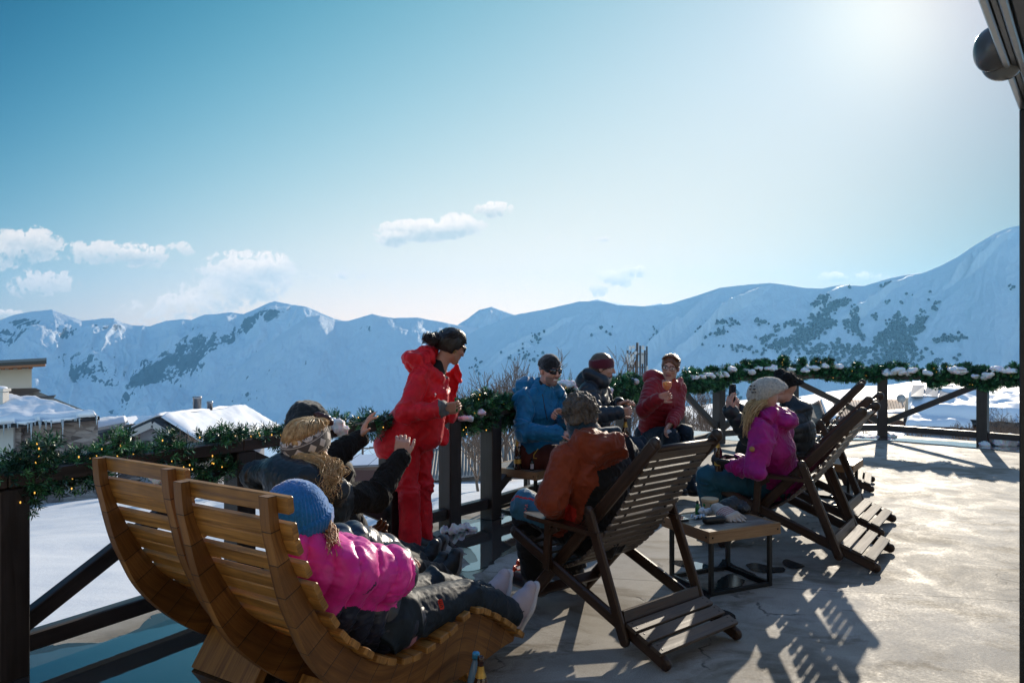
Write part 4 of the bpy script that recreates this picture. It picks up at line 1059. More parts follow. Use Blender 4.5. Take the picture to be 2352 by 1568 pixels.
def head(S, c, R, s=1.0, hair=False):
    """skull, face and ears; R columns right / forward / up, c between the ears"""
    def p(x, y, z): return c + (R @ A3((x, y, z))) * s
    S.ell(p(0, -.012, .03), A3((.076, .096, .088)) * s, R, .02)
    S.ell(p(0, .026, -.035), A3((.061, .068, .078)) * s, R, .03)
    S.cone(p(-.042, .005, -.07), .022*s, p(0, .066, -.094), .021*s, .02); S.cone(p(.042, .005, -.07), .022*s, p(0, .066, -.094), .021*s, .02)
    S.ell(p(0, .072, -.094), A3((.023, .018, .017)) * s, R, .015)
    S.cone(p(-.036, .084, .022), .010*s, p(.036, .084, .022), .010*s, .014)
    for q in (-1, 1):
        S.ell(p(q*.031, .1, .006), A3((.019, .018, .011)) * s, R, .010, 's')
        S.ell(p(q*.031, .078, .004), A3((.0135, .0135, .0135)) * s, R, .002)
        S.ell(p(q*.044, .064, -.026), A3((.022, .022, .018)) * s, R, .018)
        S.ell(p(q*.077, -.008, -.008), A3((.009, .019, .031)) * s, R, .006)
    S.cone(p(0, .092, .012), .0075*s, p(0, .111, -.028), .0115*s, .010)
    for q in (-1, 1): S.ell(p(q*.011, .099, -.031), A3((.0085, .010, .008)) * s, R, .006)
    S.ell(p(0, .086, -.058), A3((.026, .012, .0065)) * s, R, .006); S.ell(p(0, .085, -.069), A3((.022, .012, .0075)) * s, R, .005)
    S.ell(p(0, .1, -.0635), A3((.024, .008, .0022)) * s, R, .003, 's')
def face_idx(c, R, s=1.0, beard=False, smile=False):
    def f(P):
        L = ((P - c) @ R) / s; x, y, z = L[:, 0], L[:, 1], L[:, 2]
        m = np.zeros(len(P), dtype=np.int32)
        if beard: m[(y > .03) & (z < -.045) & (z > -.12) & (np.abs(x) < .06)] = 5; m[(y > .07) & (z < -.036) & (z > -.052) & (np.abs(x) < .03)] = 5
        m[(y > .075) & (np.abs(x) < .026) & (z < -.051) & (z > -.077)] = 1
        if smile: m[(y > .078) & (np.abs(x) < .022) & (z < -.058) & (z > -.069)] = 6
        ex = np.abs(np.abs(x) - .031)
        m[(y > .078) & (ex < .014) & (np.abs(z - .004) < .008)] = 2
        m[(y > .08) & (ex < .0062) & (np.abs(z - .004) < .0075)] = 3
        m[(y > .074) & (ex < .019) & (np.abs(z - .0265 + ex * .15) < .0045)] = 4
        return m
    return f
def hand(S, wrist, d, n, side=1, curl=(.3, .4, .3), s=1.0, spread=.08, thumb=.6, thcurl=.3, per=None):
    """wrist -> fingers direction d, palm faces n, side=+1 puts the thumb on d x n"""
    w = A3(wrist); d = unit(d); n = A3(n); n = unit(n - d * (n @ d)); x = np.cross(d, n) * side
    S.cone(w - d * .03, .024*s, w + d * .012, .023*s, .012, flat=(n, .72))
    S.box(w + d * .05*s, A3((.040, .045, .0135)) * s, np.stack([x, d, n], 1), .013*s, .014)
    S.ell(w + d * .03*s + x * .022*s + n * .008*s, A3((.02, .03, .014)) * s, np.stack([x, d, n], 1), .012)
    tips = []
    for i, (off, L) in enumerate(((.030, .072), (.0105, .081), (-.0095, .076), (-.029, .060))):
        c = per[i] if per else curl
        b = w + d * (.090 - abs(off - .01) * .16) * s + x * off * s; a = 0; q = b; fd0 = unit(d + x * off / .03 * spread)
        for j, (fr, r0, r1) in enumerate(((.45, .0092, .0086), (.31, .0086, .0078), (.24, .0078, .0066))):
            a += c[j]; e = q + (fd0 * math.cos(a) + n * math.sin(a)) * L * fr * s
            S.cone(q, r0*s, e, r1*s, .0035); q = e
        tips.append(q)
    q = w + d * .022*s + x * .030*s; td = unit(d * math.cos(thumb) + x * math.sin(thumb) + n * .25); a = 0
    for j, (L, r0, r1) in enumerate(((.042, .0135, .0105), (.032, .0102, .0088), (.026, .009, .0068))):
        if j: a += thcurl
        e = q + unit(td * math.cos(a) + (n * .6 + d * .5 - x * .4) * math.sin(a)) * L * s; S.cone(q, r0*s, e, r1*s, .006); q = e
    return tips
class Fig:
    def __init__(s, label, base, J, latp, seat=None, sc=1.0, skin=None, group=None):
        s.root = empty('person', base, 0, label, 'person', group)
        s.J = {k: A3(Q(*v)) if isinstance(v, tuple) else A3(v) for k, v in J.items()}; J = s.J; s.sc = sc; s.skin = skin or SK
        s.lat = unit(J['shR'] - J['shL']); s.latp = unit(latp)
        J.setdefault('hipR', J['pelvis'] + s.latp * .085); J.setdefault('hipL', J['pelvis'] - s.latp * .085)
        s.up = unit(J['neck'] - J['pelvis']); s.fr = unit(np.cross(s.up, s.lat))
    def body(s, hc, hf, hands, up=(0, 0, 1), hs=1.0, h=.0045, beard=False, smile=False):
        J = s.J; S = SDF(h); R = frame(hf, up); s.hc, s.R, s.hs = A3(hc), R, hs
        head(S, s.hc, R, hs)
        S.cone(s.hc + R @ A3((0, -.025, -.06)), .052, J['neck'], .058, .025); S.cone(J['neck'], .06, J['chest'], .09, .03)
        S.cone(J['pelvis'], .095, J['chest'], .10, .03, flat=(s.lat, 1.3))
        S.cone(J['shL'], .05, J['shR'], .05, .03)
        for q in 'LR':
            S.cone(J['sh'+q], .045, J['el'+q], .036, .02); S.cone(J['el'+q], .036, J['wr'+q], .024, .02)
            S.cone(J['hip'+q], .075, J['kn'+q], .05, .02); S.cone(J['kn'+q], .05, J['an'+q], .034, .02)
        s.tips = {}
        for q, kw in hands.items(): s.tips[q] = hand(S, J['wr'+q], **kw)
        sdf_obj('body', S, [s.skin, M_LIP, M_EYEW, M_IRIS, M_BROW, M_STUB, M_TEETH], s.root, smooth=1, midx=face_idx(s.hc, R, hs, beard, smile))
    def hp(s, x, y, z): return s.hc + (s.R @ A3((x, y, z))) * s.hs
    def segs(s, which):
        J = s.J; M = {'torso': (J['pelvis'], J['neck']), 'armL': (J['shL'], J['elL']), 'armR': (J['shR'], J['elR']), 'foreL': (J['elL'], J['wrL']), 'foreR': (J['elR'], J['wrR']),
             'thL': (J['hipL'], J['knL']), 'thR': (J['hipR'], J['knR']), 'shinL': (J['knL'], J['anL']), 'shinR': (J['knR'], J['anR'])}
        return [M[w_] for w_ in which]
    def disp(s, which, rad, amp=.008, quilt=0.0, qamp=.012, seed=0, freq=9, fine=.35, joint=1.3, small=60):
        sg = s.segs(which)
        def f(v, N):
            best = None
            for i, (a, b) in enumerate(sg):
                ba = b - a; L = np.linalg.norm(ba); t = np.clip(((v - a) @ ba) / L**2, 0, 1); d = np.linalg.norm(v - (a + t[:, None] * ba), axis=1) / rad[i]
                row = np.stack([d, t * L, np.full(len(v), L), np.full(len(v), i)], 1)
                best = row if best is None else np.where((d < best[:, 0])[:, None], row, best)
            sl, L, idx = best[:, 1], best[:, 2], best[:, 3]
            wx = fbm(v * 3.1, 2, seed + 3); lx = v @ s.lat; fx = v @ s.fr; P = np.stack([sl * freq * .95 + idx * 5 + wx * 1.1 + lx * freq * .8, fx * freq * .75 - lx * freq * .35 + wx * .5, sl * freq * .25 + lx * freq * .5], 1)
            n1_ = vnoise(P, seed); n2_ = vnoise(P * np.array([2.1, 1.7, 1.7]) + 9.1, seed + 1)
            crease = (1 - np.abs(n1_) * 1.6).clip(0, 1) ** 2.2 - .30 + .38 * ((1 - np.abs(n2_) * 1.6).clip(0, 1) ** 2 - .3) + .18 * fbm(v * 4.0, 1, seed + 12)
            jn = .55 + joint * (np.exp(-(sl / .11) ** 2) + np.exp(-((L - sl) / .11) ** 2)) * .5
            r = amp * crease * jn + amp * fine * .35 * fbm(v * small, 2, seed + 8)
            if quilt:
                ph = np.abs(np.sin(np.pi * (sl + .01 * fbm(v * 6, 2, seed + 4)) / quilt)); r = r * .55 + qamp * (ph ** .45 - .62)
                # little gathers running across each seam
                ang = np.arctan2((v - sg[0][0]) @ s.fr, (v - sg[0][0]) @ s.lat)
                r = r + qamp * .22 * fbm(np.stack([ang * 11 + idx * 3, sl * 9, v[:, 2] * 14], 1), 3, seed + 6) * (1.25 - ph)
            return r
        return f
    def jacket(s, mats, name='jacket', rp=.12, rc=.13, rs=.07, latk=1.35, arm=(.066, .058, .048), hem=None, hood=None, collar=.07, h=.008, disp=None, midx=None, extra=None, cuff=.0, k=.035, cut=None):
        J = s.J; S = SDF(h)
        low = J['pelvis'] if hem is None else A3(hem)
        S.cone(low, rp, J['chest'], rc, k, flat=(s.lat, latk)); S.cone(J['chest'], rc, J['neck'] - s.up * .06, .085, k, flat=(s.lat, 1.25))
        S.cone(J['shL'], rs, J['shR'], rs, .05)
        for q in 'LR':
            a, e, w = J['sh'+q], J['el'+q], J['wr'+q]; ce = w - unit(w - e) * cuff
            S.cone(a, arm[0] + .006, e, arm[1], .03); S.cone(e, arm[1], ce, arm[2], .02)
        if collar: S.cone(J['neck'] - s.up * .05, .085, J['neck'] + s.up * collar * .5, .07, .03)
        if extra: extra(S)
        if cut is not None: S.cut(low - s.up * cut, -s.up, .01)
        if collar: S.cone(J['neck'], .045, J['neck'] + unit(s.hc - J['neck']) * .2, .075, .008, 's')
        for q in 'LR':
            e, w = J['el'+q], J['wr'+q]; d = unit(w - e); S.cone(w - d * .012, .030, w + d * .09, .033, .003, 's')
        return sdf_obj(name, S, mats, s.root, disp=disp, midx=midx, smooth=1)
    def trousers(s, mats, r=(.09, .07, .07), pel=(.125, 1.25), h=.008, disp=None, midx=None, extra=None, over=.02, name='trousers'):
        J = s.J; S = SDF(h)
        S.cone(J['hipL'] + s.up * .03, pel[0], J['hipR'] + s.up * .03, pel[0], .03)
        S.cone(J['pelvis'], pel[0], J['pelvis'] + s.up * .10, pel[0] * .95, .03, flat=(s.lat, pel[1]))
        for q in 'LR':
            d = unit(J['an'+q] - J['kn'+q])
            S.cone(J['hip'+q], r[0] + .015, J['kn'+q], r[1], .025); S.cone(J['kn'+q], r[1], J['an'+q] + d * over, r[2], .02)
        if extra: extra(S)
        for q in 'LR':
            d = unit(J['an'+q] - J['kn'+q]); e = J['an'+q] + d * over; S.cone(e + d * .01, r[2] * .8, e + d * .14, r[2] * 1.3, .004, 's')
        return sdf_obj(name, S, mats, s.root, disp=disp, midx=midx, smooth=1)
    def shoe(s, q, toe, mats, up=(0, 0, 1), L=.27, name='shoe', high=.06, h=.006, sole=True, w=.043):
        a = s.J['an'+q]; f = unit(toe); u = A3(up); u = unit(u - f * (u @ f)); r = np.cross(f, u); S = SDF(h)
        heel = a - u * .055 - f * .035; tip = heel + f * (L - .085)
        S.cone(heel, .042, heel + f * (L * .42), .045, .02, flat=(u, .95)); S.cone(heel + f * (L * .35), .046, tip, .036, .02, flat=(u, .82))
        S.cone(heel + u * .03 + f * .012, .043, a + u * high - f * .005, .046, .02); S.cone(a + u * .01, .045, heel + f * (L * .5) + u * .006, .04, .02)
        R = np.stack([r, f, u], 1); bot = heel - u * .034
        S.cut(bot, -u, .006)
        S.cone(a + u * (high + .01), .034, a + u * (high + .09), .04, .004, 's')
        o = sdf_obj(name, S, mats[0], s.root, smooth=1, disp=lambda v, N: fbm(v * 40, 2, 3) * .0025)
        if sole:
            S2 = SDF(h * .8); S2.cone(bot - f * .004, .046, bot + f * (L * .36), .046, .02, flat=(u, .36)); S2.cone(bot + f * (L * .36), .048, bot + f * (L - .078) + u * .008, .041, .02, flat=(u, .34))
            sdf_obj('sole', S2, mats[1], s.root, smooth=1)
        b = MB()
        for k in range(4):
            c = heel + f * (L * (.34 + .075 * k)) + u * (.052 - .010 * k); b.tube([c - r * .026, c + u * .009 - r * .01, c + u * .009 + r * .01, c + r * .026], .003, 5)
        b.build('laces', mats[-1], s.root, True)
        return heel, f, u, r
    def cap(s, mats, name='hat', r=(.086, .106, .10), off=(0, -.012, .035), low=-.01, tilt=0.0, h=.006, disp=None, brim=True, extra=None, cutn=None, midx=None):
        """knitted hat: skull shape cut off by a tilted plane, with a rolled edge"""
        S = SDF(h); c = s.hp(*off); S.ell(c, A3(r) * s.hs, s.R, .02)
        if extra: extra(S)
        n = s.R @ unit((0, math.sin(tilt), -math.cos(tilt))) if cutn is None else s.R @ unit(cutn)
        p = s.hp(off[0], off[1], low); S.cut(p, n, .006)
        inner = s.hp(off[0], off[1], off[2] - .004)
        S.ell(inner, (A3(r) - .014) * s.hs, s.R, .004, 's')
        return sdf_obj(name, S, mats, s.root, disp=disp, smooth=1, midx=midx)
    def band(s, mats, name='headband', w=.055, off=(0, -.012, .02), r=(.082, .102), tilt=0.0, h=.005, th=.007, midx=None, disp=None):
        S = SDF(h); c = s.hp(*off)
        Rt = s.R @ np.array([[1, 0, 0], [0, math.cos(tilt), -math.sin(tilt)], [0, math.sin(tilt), math.cos(tilt)]])
        S.ell(c, A3((r[0], r[1], .11)) * s.hs, Rt, .01); S.cut(c + Rt[:, 2] * w, Rt[:, 2], .004); S.cut(c - Rt[:, 2] * w, -Rt[:, 2], .004)
        S.ell(c, A3((r[0] - th, r[1] - th, .125)) * s.hs, Rt, .003, 's')
        o = sdf_obj(name, S, mats, s.root, smooth=1, midx=midx, disp=disp); return o, c, Rt
    def hair_cap(s, m, name='hair', grow=.006, front=.045, low=-.06, amp=.004, freq=34, h=.005, extra=None, lift=0.0):
        S = SDF(h); S.ell(s.hp(0, -.012, .03 + lift), A3((.076 + grow, .096 + grow, .088 + grow)) * s.hs, s.R, .02); S.ell(s.hp(0, -.045, -.03), A3((.062 + grow, .055 + grow, .06)) * s.hs, s.R, .025)
        if extra: extra(S)
        S.cut(s.hp(0, front, .03), s.R @ unit((0, 1, -.62)), .01); S.cut(s.hp(0, 0, low), s.R @ A3((0, 0, -1)), .01)
        def d(v, N):
            L = (v - s.hc) @ s.R; return amp * (fbm(np.stack([L[:, 0] * freq, L[:, 1] * freq * .8, L[:, 2] * freq * .35], 1), 4, 2))
        return sdf_obj(name, S, m, s.root, disp=d, smooth=1)
    def strands(s, curves, m, name='hair_strands', r=.0035, n=5):
        b = MB()
        for c in curves:
            k = len(c); b.tube(c, [r * (1 - .75 * (i / (k - 1)) ** 2) for i in range(k)], n)
        return b.build(name, m, s.root, True)
def curve3(pts, n=10):
    P = [A3(p) for p in pts]; out = []
    for i in range(len(P) - 1):
        a, b, c, d = P[max(i-1, 0)], P[i], P[i+1], P[min(i+2, len(P)-1)]
        for t in np.linspace(0, 1, max(2, n // (len(P)-1)), endpoint=False): out.append(.5 * (2*b + (c-a)*t + (2*a-5*b+4*c-d)*t*t + (-a+3*b-3*c+d)*t**3))
    out.append(P[-1]); return out
def knit(name, base, scale=70, amt=.9, dark=.55):
    m = mat(name, base, .85, spec=.2); t = NT(m); co = t.coord('Object')
    a = t.noise(co, scale, 3, .6, .5); b = t.noise(co, scale * .25, 3, .5)
    t.set(Base_Color=t.mix(t.ramp(a, [(.35, 0.0), (.65, 1.0)]), tuple(c * dark for c in base), base), Sheen_Weight=.6, Sheen_Roughness=.5)
    t.bump(t.math('ADD', a, t.math('MULTIPLY', b, .5)), amt, .008); return m
F_RED = fabric('red_shell', (.74, .007, .018), .5, 13, .45, .15); F_GREYL = fabric('grey_lining', (.16, .15, .15), .7); F_BLACK = fabric('black_cloth', (.008, .008, .009), .7, 16, .4, .2)
F_BLUE = fabric('blue_shell', (.004, .155, .32), .5, 13, .45, .2); F_MAR = fabric('maroon_cloth', (.075, .018, .013), .75); F_NAVYP = fabric('navy_puffer', (.010, .019, .030), .42, 14, .3, .1, spec=.5)
F_TEALB = fabric('dark_teal_puffer', (.006, .013, .018), .4, 14, .3, .1, spec=.5); F_CRIM = fabric('crimson_puffer', (.30, .012, .02), .5, 14, .3, .15); F_NAVY = fabric('navy_trousers', (.009, .024, .042), .65)
F_RUST = fabric('rust_shell', (.24, .038, .010), .6, 13, .4, .2); F_TEAL = fabric('teal_trousers', (.012, .085, .13), .6); F_MAG = fabric('magenta_shell', (.40, .006, .19), .5, 13, .45, .2)
F_PINK = fabric('hot_pink_down', (.92, .02, .37), .36, 16, .3, .2, spec=.5); F_NAVYD = fabric('navy_down', (.010, .016, .040), .34, 16, .3, .1, spec=.6); F_SKI = fabric('slate_ski_trousers', (.012, .022, .034), .62, 13, .3, .03)
F_FLEECE = fabric('black_fleece', (.010, .009, .0085), .95, 40, .7, .05, 1.2); F_DGREY = fabric('charcoal_trousers', (.022, .024, .026), .7)
K_BLUE = knit('blue_wool', (.012, .20, .58), 110, .35, .75); K_CREAM = knit('cream_wool', (.62, .55, .47), 90, 1.0, .6); K_BLACK = knit('black_wool', (.007, .008, .010)); K_MAR = knit('maroon_knit', (.12, .010, .024), 120, .3, .75); K_TEALG = knit('blue_fleece', (.012, .05, .085), 60, .5)
M_SHOEB = mat('black_shoe', (.008, .008, .009), .45); M_SOLEG = mat('grey_sole', (.16, .16, .16), .6); M_LACEB = mat('black_lace', (.02, .02, .02), .6)
M_SHOEP = mat('pale_mauve_shoe', (.50, .42, .46), .6); M_SOLEW = mat('white_sole', (.62, .58, .58), .55); M_LACEG = mat('grey_lace', (.28, .26, .3), .7)
M_LENS = mat('dark_lens', (.01, .012, .014), .06, spec=.8, Coat_Weight=.6); M_FRAME = mat('black_frame', (.01, .01, .01), .3); M_FRAMEB = mat('brown_frame', (.05, .018, .02), .3)
M_GLASS = mat('clear_glass', (.9, .95, .97), .02, spec=.8, Alpha=.07, Coat_Weight=.4)
M_GLOVE = mat('black_leather', (.010, .010, .011), .42)
def shades(F, lens=M_LENS, frame=M_FRAME, big=1.0, clear=False, y=.098, strap=None):
    """spectacles sitting on the nose, with side arms"""
    g = MB()
    for q in (-1, 1):
        pts = []; nseg = 18
        for i in range(nseg):
            a = 2 * math.pi * i / nseg; ca, sa = math.cos(a), math.sin(a)
            x = q * .034 + .029 * big * math.copysign(abs(ca) ** .7, ca); z = .006 + .020 * big * math.copysign(abs(sa) ** .75, sa)
            pts.append(F.hp(x, y - 9.0 * max(0, abs(x) - .015) ** 2, z))
        g.tube(pts + [pts[0]], .0024, 6)
        g.tube([F.hp(q * .064, y - .022, .014), F.hp(q * .083, .02, .016), F.hp(q * .084, -.02, .010)], .0024 if not strap else .006, 6)
    g.tube([F.hp(-.010, y + .001, .010), F.hp(0, y + .004, .013), F.hp(.010, y + .001, .010)], .0024, 6)
    fo = g.build('glasses', frame, F.root, True)
    l = MB()
    for q in (-1, 1):
        n = 18; ring = []
        for i in range(n):
            a = 2 * math.pi * i / n; ca, sa = math.cos(a), math.sin(a)
            x = q * .034 + .029 * big * math.copysign(abs(ca) ** .7, ca); z = .006 + .020 * big * math.copysign(abs(sa) ** .75, sa); ring.append(F.hp(x, y - 9.0 * max(0, abs(x) - .015) ** 2, z))
        c = F.hp(q * .034, y + .003, .006); back = [p - F.R[:, 1] * .002 for p in ring]
        l.add([c] + ring + back, [(0, i + 1, (i + 1) % n + 1) for i in range(n)] + [(i + 1, n + 1 + i, n + 1 + (i + 1) % n, (i + 1) % n + 1) for i in range(n)], None, 0, True)
    lo = l.build('lens', lens, fo)
    return fo
# ---------------------------------------------------------------- woman in red, standing at the railing
def p_red():
    F = Fig('woman in a loose red jacket and red trousers standing and leaning toward the railing', G(955, 1256), {
        'neck': (1005, 850, 5.95), 'chest': (982, 905, 5.95), 'pelvis': (950, 1000, 5.95), 'shR': (965, 872, 5.80), 'shL': (1012, 872, 6.14), 'elR': (930, 950, 5.66), 'wrR': (1016, 938, 5.62),
        'elL': (1028, 950, 6.18), 'wrL': (1004, 968, 6.14), 'knR': (938, 1125, 5.86), 'knL': (970, 1120, 6.02), 'anR': (941, 1236, 5.86), 'anL': (972, 1234, 6.05), 'hipR': (938, 1005, 5.87), 'hipL': (966, 1003, 6.02)}, (.45, -.9, 0), skin=SKT)
    F.body(Q(1039, 794, 5.97), (.74, .60, -.40), {'R': dict(d=(1, .15, .12), n=(.1, 1, .25), side=-1, curl=(.35, .75, .6), thumb=.35, spread=.02), 'L': dict(d=(-.6, -.1, -.6), n=(-.3, .8, 0), side=1)}, up=(.12, 0, 1), hs=1.04)
    J = F.J
    sh = SDF(.009); sh.cone(J['pelvis'] - (0, 0, .03), .115, J['chest'], .125, .03, flat=(F.lat, 1.3)); sh.cone(J['chest'], .12, J['neck'] + F.up * .045, .062, .03); sh.cone(J['shL'], .06, J['shR'], .06, .03)
    sdf_obj('black_top', sh, F_BLACK, F.root, disp=F.disp(['torso'], [.12], .008, seed=3))
    hemc = A3(Q(943, 1022, 5.93)); fw = unit((.85, .5, 0)); rt = unit((.5, -.85, 0))
    def ext(S):
        S.cone(J['chest'], .14, A3(Q(896, 1022, 5.9)), .115, .06, flat=(rt, 1.5)); S.cone(J['chest'] - (0, 0, .06), .13, A3(Q(985, 1004, 5.90)), .10, .05, flat=(rt, 1.4))
        S.cone(J['chest'] + fw * .05, .1, A3(Q(1018, 1010, 6.08)), .05, .03, flat=(rt, 1.2))
        # hood lying on the back of the neck, stand-up collar
        hb = A3(Q(968, 826, 5.92)); S.ell(hb, (.10, .13, .075), frame((-.6, -.3, -.35)), .03); S.ell(A3(Q(948, 822, 5.9)), (.07, .09, .05), None, .03)
        S.cone(A3(Q(985, 852, 5.82)), .055, A3(Q(1010, 868, 5.84)), .04, .03); S.cone(A3(Q(1010, 868, 5.84)), .042, A3(Q(1018, 872, 5.9)), .02, .02)
        S.cone(A3(Q(1048, 840, 6.08)), .035, A3(Q(1046, 862, 6.1)), .045, .03); S.cone(A3(Q(1046, 862, 6.1)), .045, A3(Q(1034, 930, 6.12)), .05, .04)
        # open front
        S.cone(J['neck'] + fw * .12 + F.up * .10, .085, J['chest'] + fw * .19 + rt * .015, .10, .015, 's'); S.cone(J['chest'] + fw * .19 + rt * .015, .10, A3(Q(1003, 1000, 5.92)) + fw * .13, .10, .015, 's')
        S.cone(J['neck'] - F.up * .02, .07, F.hc, .085, .015, 's')
        S.cut(A3(Q(893, 1045, 5.9)), unit(A3((-.10, .0, -1))), .006)
    def mi(P):
        m = np.zeros(len(P), dtype=np.int32); n = (P - J['neck']); inn = (n @ fw); m[(np.linalg.norm(np.cross(P - J['chest'], F.up), axis=1) < .112) & (inn > .02)] = 1
        q = (P - J['wrR']); m[(q @ unit(J['wrR'] - J['elR']) > -.012) & (np.linalg.norm(q, axis=1) < .09)] = 1
        return m
    F.jacket([F_RED, F_GREYL], rp=.11, rc=.132, rs=.070, arm=(.068, .066, .050), hem=hemc, disp=F.disp(['torso', 'armR', 'foreR', 'armL', 'foreL'], [.16, .08, .07, .08, .07], .020, seed=11, freq=6.5, joint=1.6), midx=mi, extra=ext, collar=0, k=.045)
    F.trousers(F_RED, r=(.076, .072, .080), pel=(.112, 1.2), disp=F.disp(['thL', 'thR', 'shinL', 'shinR'], [.09]*4, .017, seed=5, freq=7, joint=1.8), over=.055)
    for q, tx in (('R', (.85, .35, 0)), ('L', (.9, .35, 0))): F.shoe(q, tx, [M_SHOEB, M_SHOEB, M_LACEB])
    b = MB()
    for q in 'LR': b.tube([J['an'+q] + A3((0, 0, -.045)), J['an'+q] + A3((0, 0, -.075))], .085, 18)
    b.build('gaiter', F_GREYL, F.root, True)
    def hx(S): S.ell(F.hp(0, -.03, .02), (.092, .105, .10), F.R, .02); S.ell(F.hp(.0, -.155, -.015), (.05, .06, .055), F.R, .03)
    F.hair_cap(H_DARK, grow=.012, front=.048, low=-.065, amp=.006, extra=hx)
    rng = np.random.default_rng(3); cs = []
    for k in range(170):
        t = rng.uniform(-1, 1); th = rng.uniform(.1, 1.9); a0 = F.hp(.088 * math.sin(t * 1.3), .055 * abs(math.cos(th)), .035 + .086 * abs(math.sin(th)) * math.cos(t * 1.1)); a1 = F.hp(.097 * math.sin(t * 1.2), -.06 - .03 * rng.random(), .05 + .04 * rng.normal() * .5); a2 = F.hp(.02 * t, -.135, -.01 + .02 * rng.normal())
        cs.append(curve3([a0, a1, a2], 9))
    for k in range(70):
        a = rng.uniform(0, 6.28); r = rng.uniform(.03, .065); c = F.hp(.0, -.16, -.012); cs.append([c + F.R @ A3((math.cos(a + i * .5) * r * (1 + .1*i), math.sin(a + i * .45) * r - .008 * i, rng.normal() * .02 + math.sin(a + i) * .02 - .004*i)) for i in range(6)])
    F.strands(cs, H_DARK, r=.0042)
    shades(F, big=1.08, strap=1)
    b = MB(); c = F.hp(.08, -.006, -.046); b.tube([c + F.R @ A3((0, math.cos(a) * .014, math.sin(a) * .014)) for a in np.linspace(0, 6.28, 14)], .0018, 5); b.build('earring', mat('gold', (.8, .5, .15), .25, 1.0), F.root, True)
    g = J['wrR'] + A3((.095, -.0, .03)); return F
FR = p_red()
# ---------------------------------------------------------------- man in blue on the plank table
def p_blue():
    F = Fig('smiling man in blue jacket, black beanie and sunglasses sitting on the plank table', Q(1235, 1085, 7.040), {
        'neck': (1250, 893, 7.020), 'chest': (1243, 945, 7.020), 'pelvis': (1236, 1050, 7.090), 'shR': (1206, 917, 6.900), 'shL': (1284, 913, 7.160), 'elR': (1200, 993, 6.720), 'wrR': (1284, 996, 6.600), 'elL': (1302, 972, 7.020), 'wrL': (1291, 950, 6.770),
        'knR': (1322, 1046, 6.820), 'knL': (1345, 1036, 7.090), 'anR': (1340, 1160, 6.740), 'anL': (1372, 1150, 6.990)}, unit((-.78, -.62, 0)))
    F.body(Q(1262, 851, 6.980), (.60, -.78, -.10), {'R': dict(d=(1, -.2, .05), n=(0, .3, -1), side=-1, curl=(.5, .6, .4)), 'L': dict(d=(-.75, -.5, .12), n=(.45, -.6, -.5), side=1, curl=(.75, .95, .6), thumb=.5)}, up=(.05, 0, 1), hs=1.07, beard=True, smile=True)
    J = F.J
    def ext(S):
        S.ell(A3(Q(1208, 893, 7.100)), (.11, .10, .075), None, .03); S.ell(A3(Q(1225, 886, 7.140)), (.12, .09, .06), None, .03)
        for a, b in (((1228, 900, 6.940), (1240, 878, 7.060)), ((1283, 902, 7.040), (1278, 884, 7.100))): S.cone(A3(Q(*a)), .035, A3(Q(*b)), .028, .03)
        f = F.fr; S.cone(J['neck'] + f * .10 + F.up * .06, .05, J['chest'] + f * .17 + F.up * .06, .03, .012, 's')
    F.jacket([F_BLUE], rp=.145, rc=.14, rs=.076, arm=(.076, .068, .054), hem=J['pelvis'] - (0, 0, .02), disp=F.disp(['torso', 'armR', 'foreR', 'armL', 'foreL'], [.16, .085, .07, .085, .07], .028, seed=21, freq=6.5, joint=1.5), extra=ext, collar=.05, cut=-.035)
    sh = SDF(.008); sh.cone(J['chest'], .11, J['neck'] + F.up * .03, .066, .03); sdf_obj('black_top', sh, F_BLACK, F.root)
    F.trousers(F_MAR, r=(.108, .088, .08), pel=(.148, 1.15), disp=F.disp(['thL', 'thR', 'shinL', 'shinR'], [.1]*4, .014, seed=8), over=.03)
    for q in 'LR': F.shoe(q, (.8, -.5, 0), [M_SHOEB, M_SHOEB, M_LACEB], high=.1)
    F.cap(K_BLACK, r=(.087, .108, .104), low=.012, tilt=-.30, name='beanie', disp=lambda v, N: fbm(v * 16, 3, 5) * .006)
    shades(F, big=1.15, y=.100, strap=1)
    b = MB(); b.tube([A3(Q(1246, 905, 6.840)), A3(Q(1251, 935, 6.815)), A3(Q(1257, 965, 6.820))], .004, 5); b.build('zipper', M_FRAME, F.root, True)
    b = MB(); b.tube([A3(Q(*p)) for p in ((1236, 1030, 6.790), (1226, 1044, 6.760), (1226, 1052, 6.740), (1233, 1052, 6.740))], .003, 5); b.build('yellow_drawcord', mat('yellow_cord', (.6, .4, .04), .5), F.root, True)
    return F
FB = p_blue()
def mark(F, name, c, strokes, m, sc, r):
    c = A3(c); d = unit(A3((0, 0, EYE)) - c); rt = unit(np.cross(d, (0, 0, 1))) * -1; u = np.cross(rt, d) * -1; u = u if u[2] > 0 else -u; b = MB()
    for st in strokes: b.tube([c + d * .004 + rt * x * sc + u * y * sc for x, y in st], r, 5)
    return b.build(name, m, F.root, True)
M_WMARK = mat('white_print', (.75, .75, .75), .5)
mark(FB, 'beanie_mark', FB.hp(-.035, .098, .062), [[(-1, -.5), (0, .1), (1, .5)], [(-1, -.5), (.2, -.1), (1, .5)]], M_WMARK, .020, .003)
mark(FR, 'chest_mark', Q(999, 907, 5.72), [[(0, -1), (.3, 0), (0, 1)], [(.3, 0), (.8, .6)]], M_WMARK, .014, .0028)
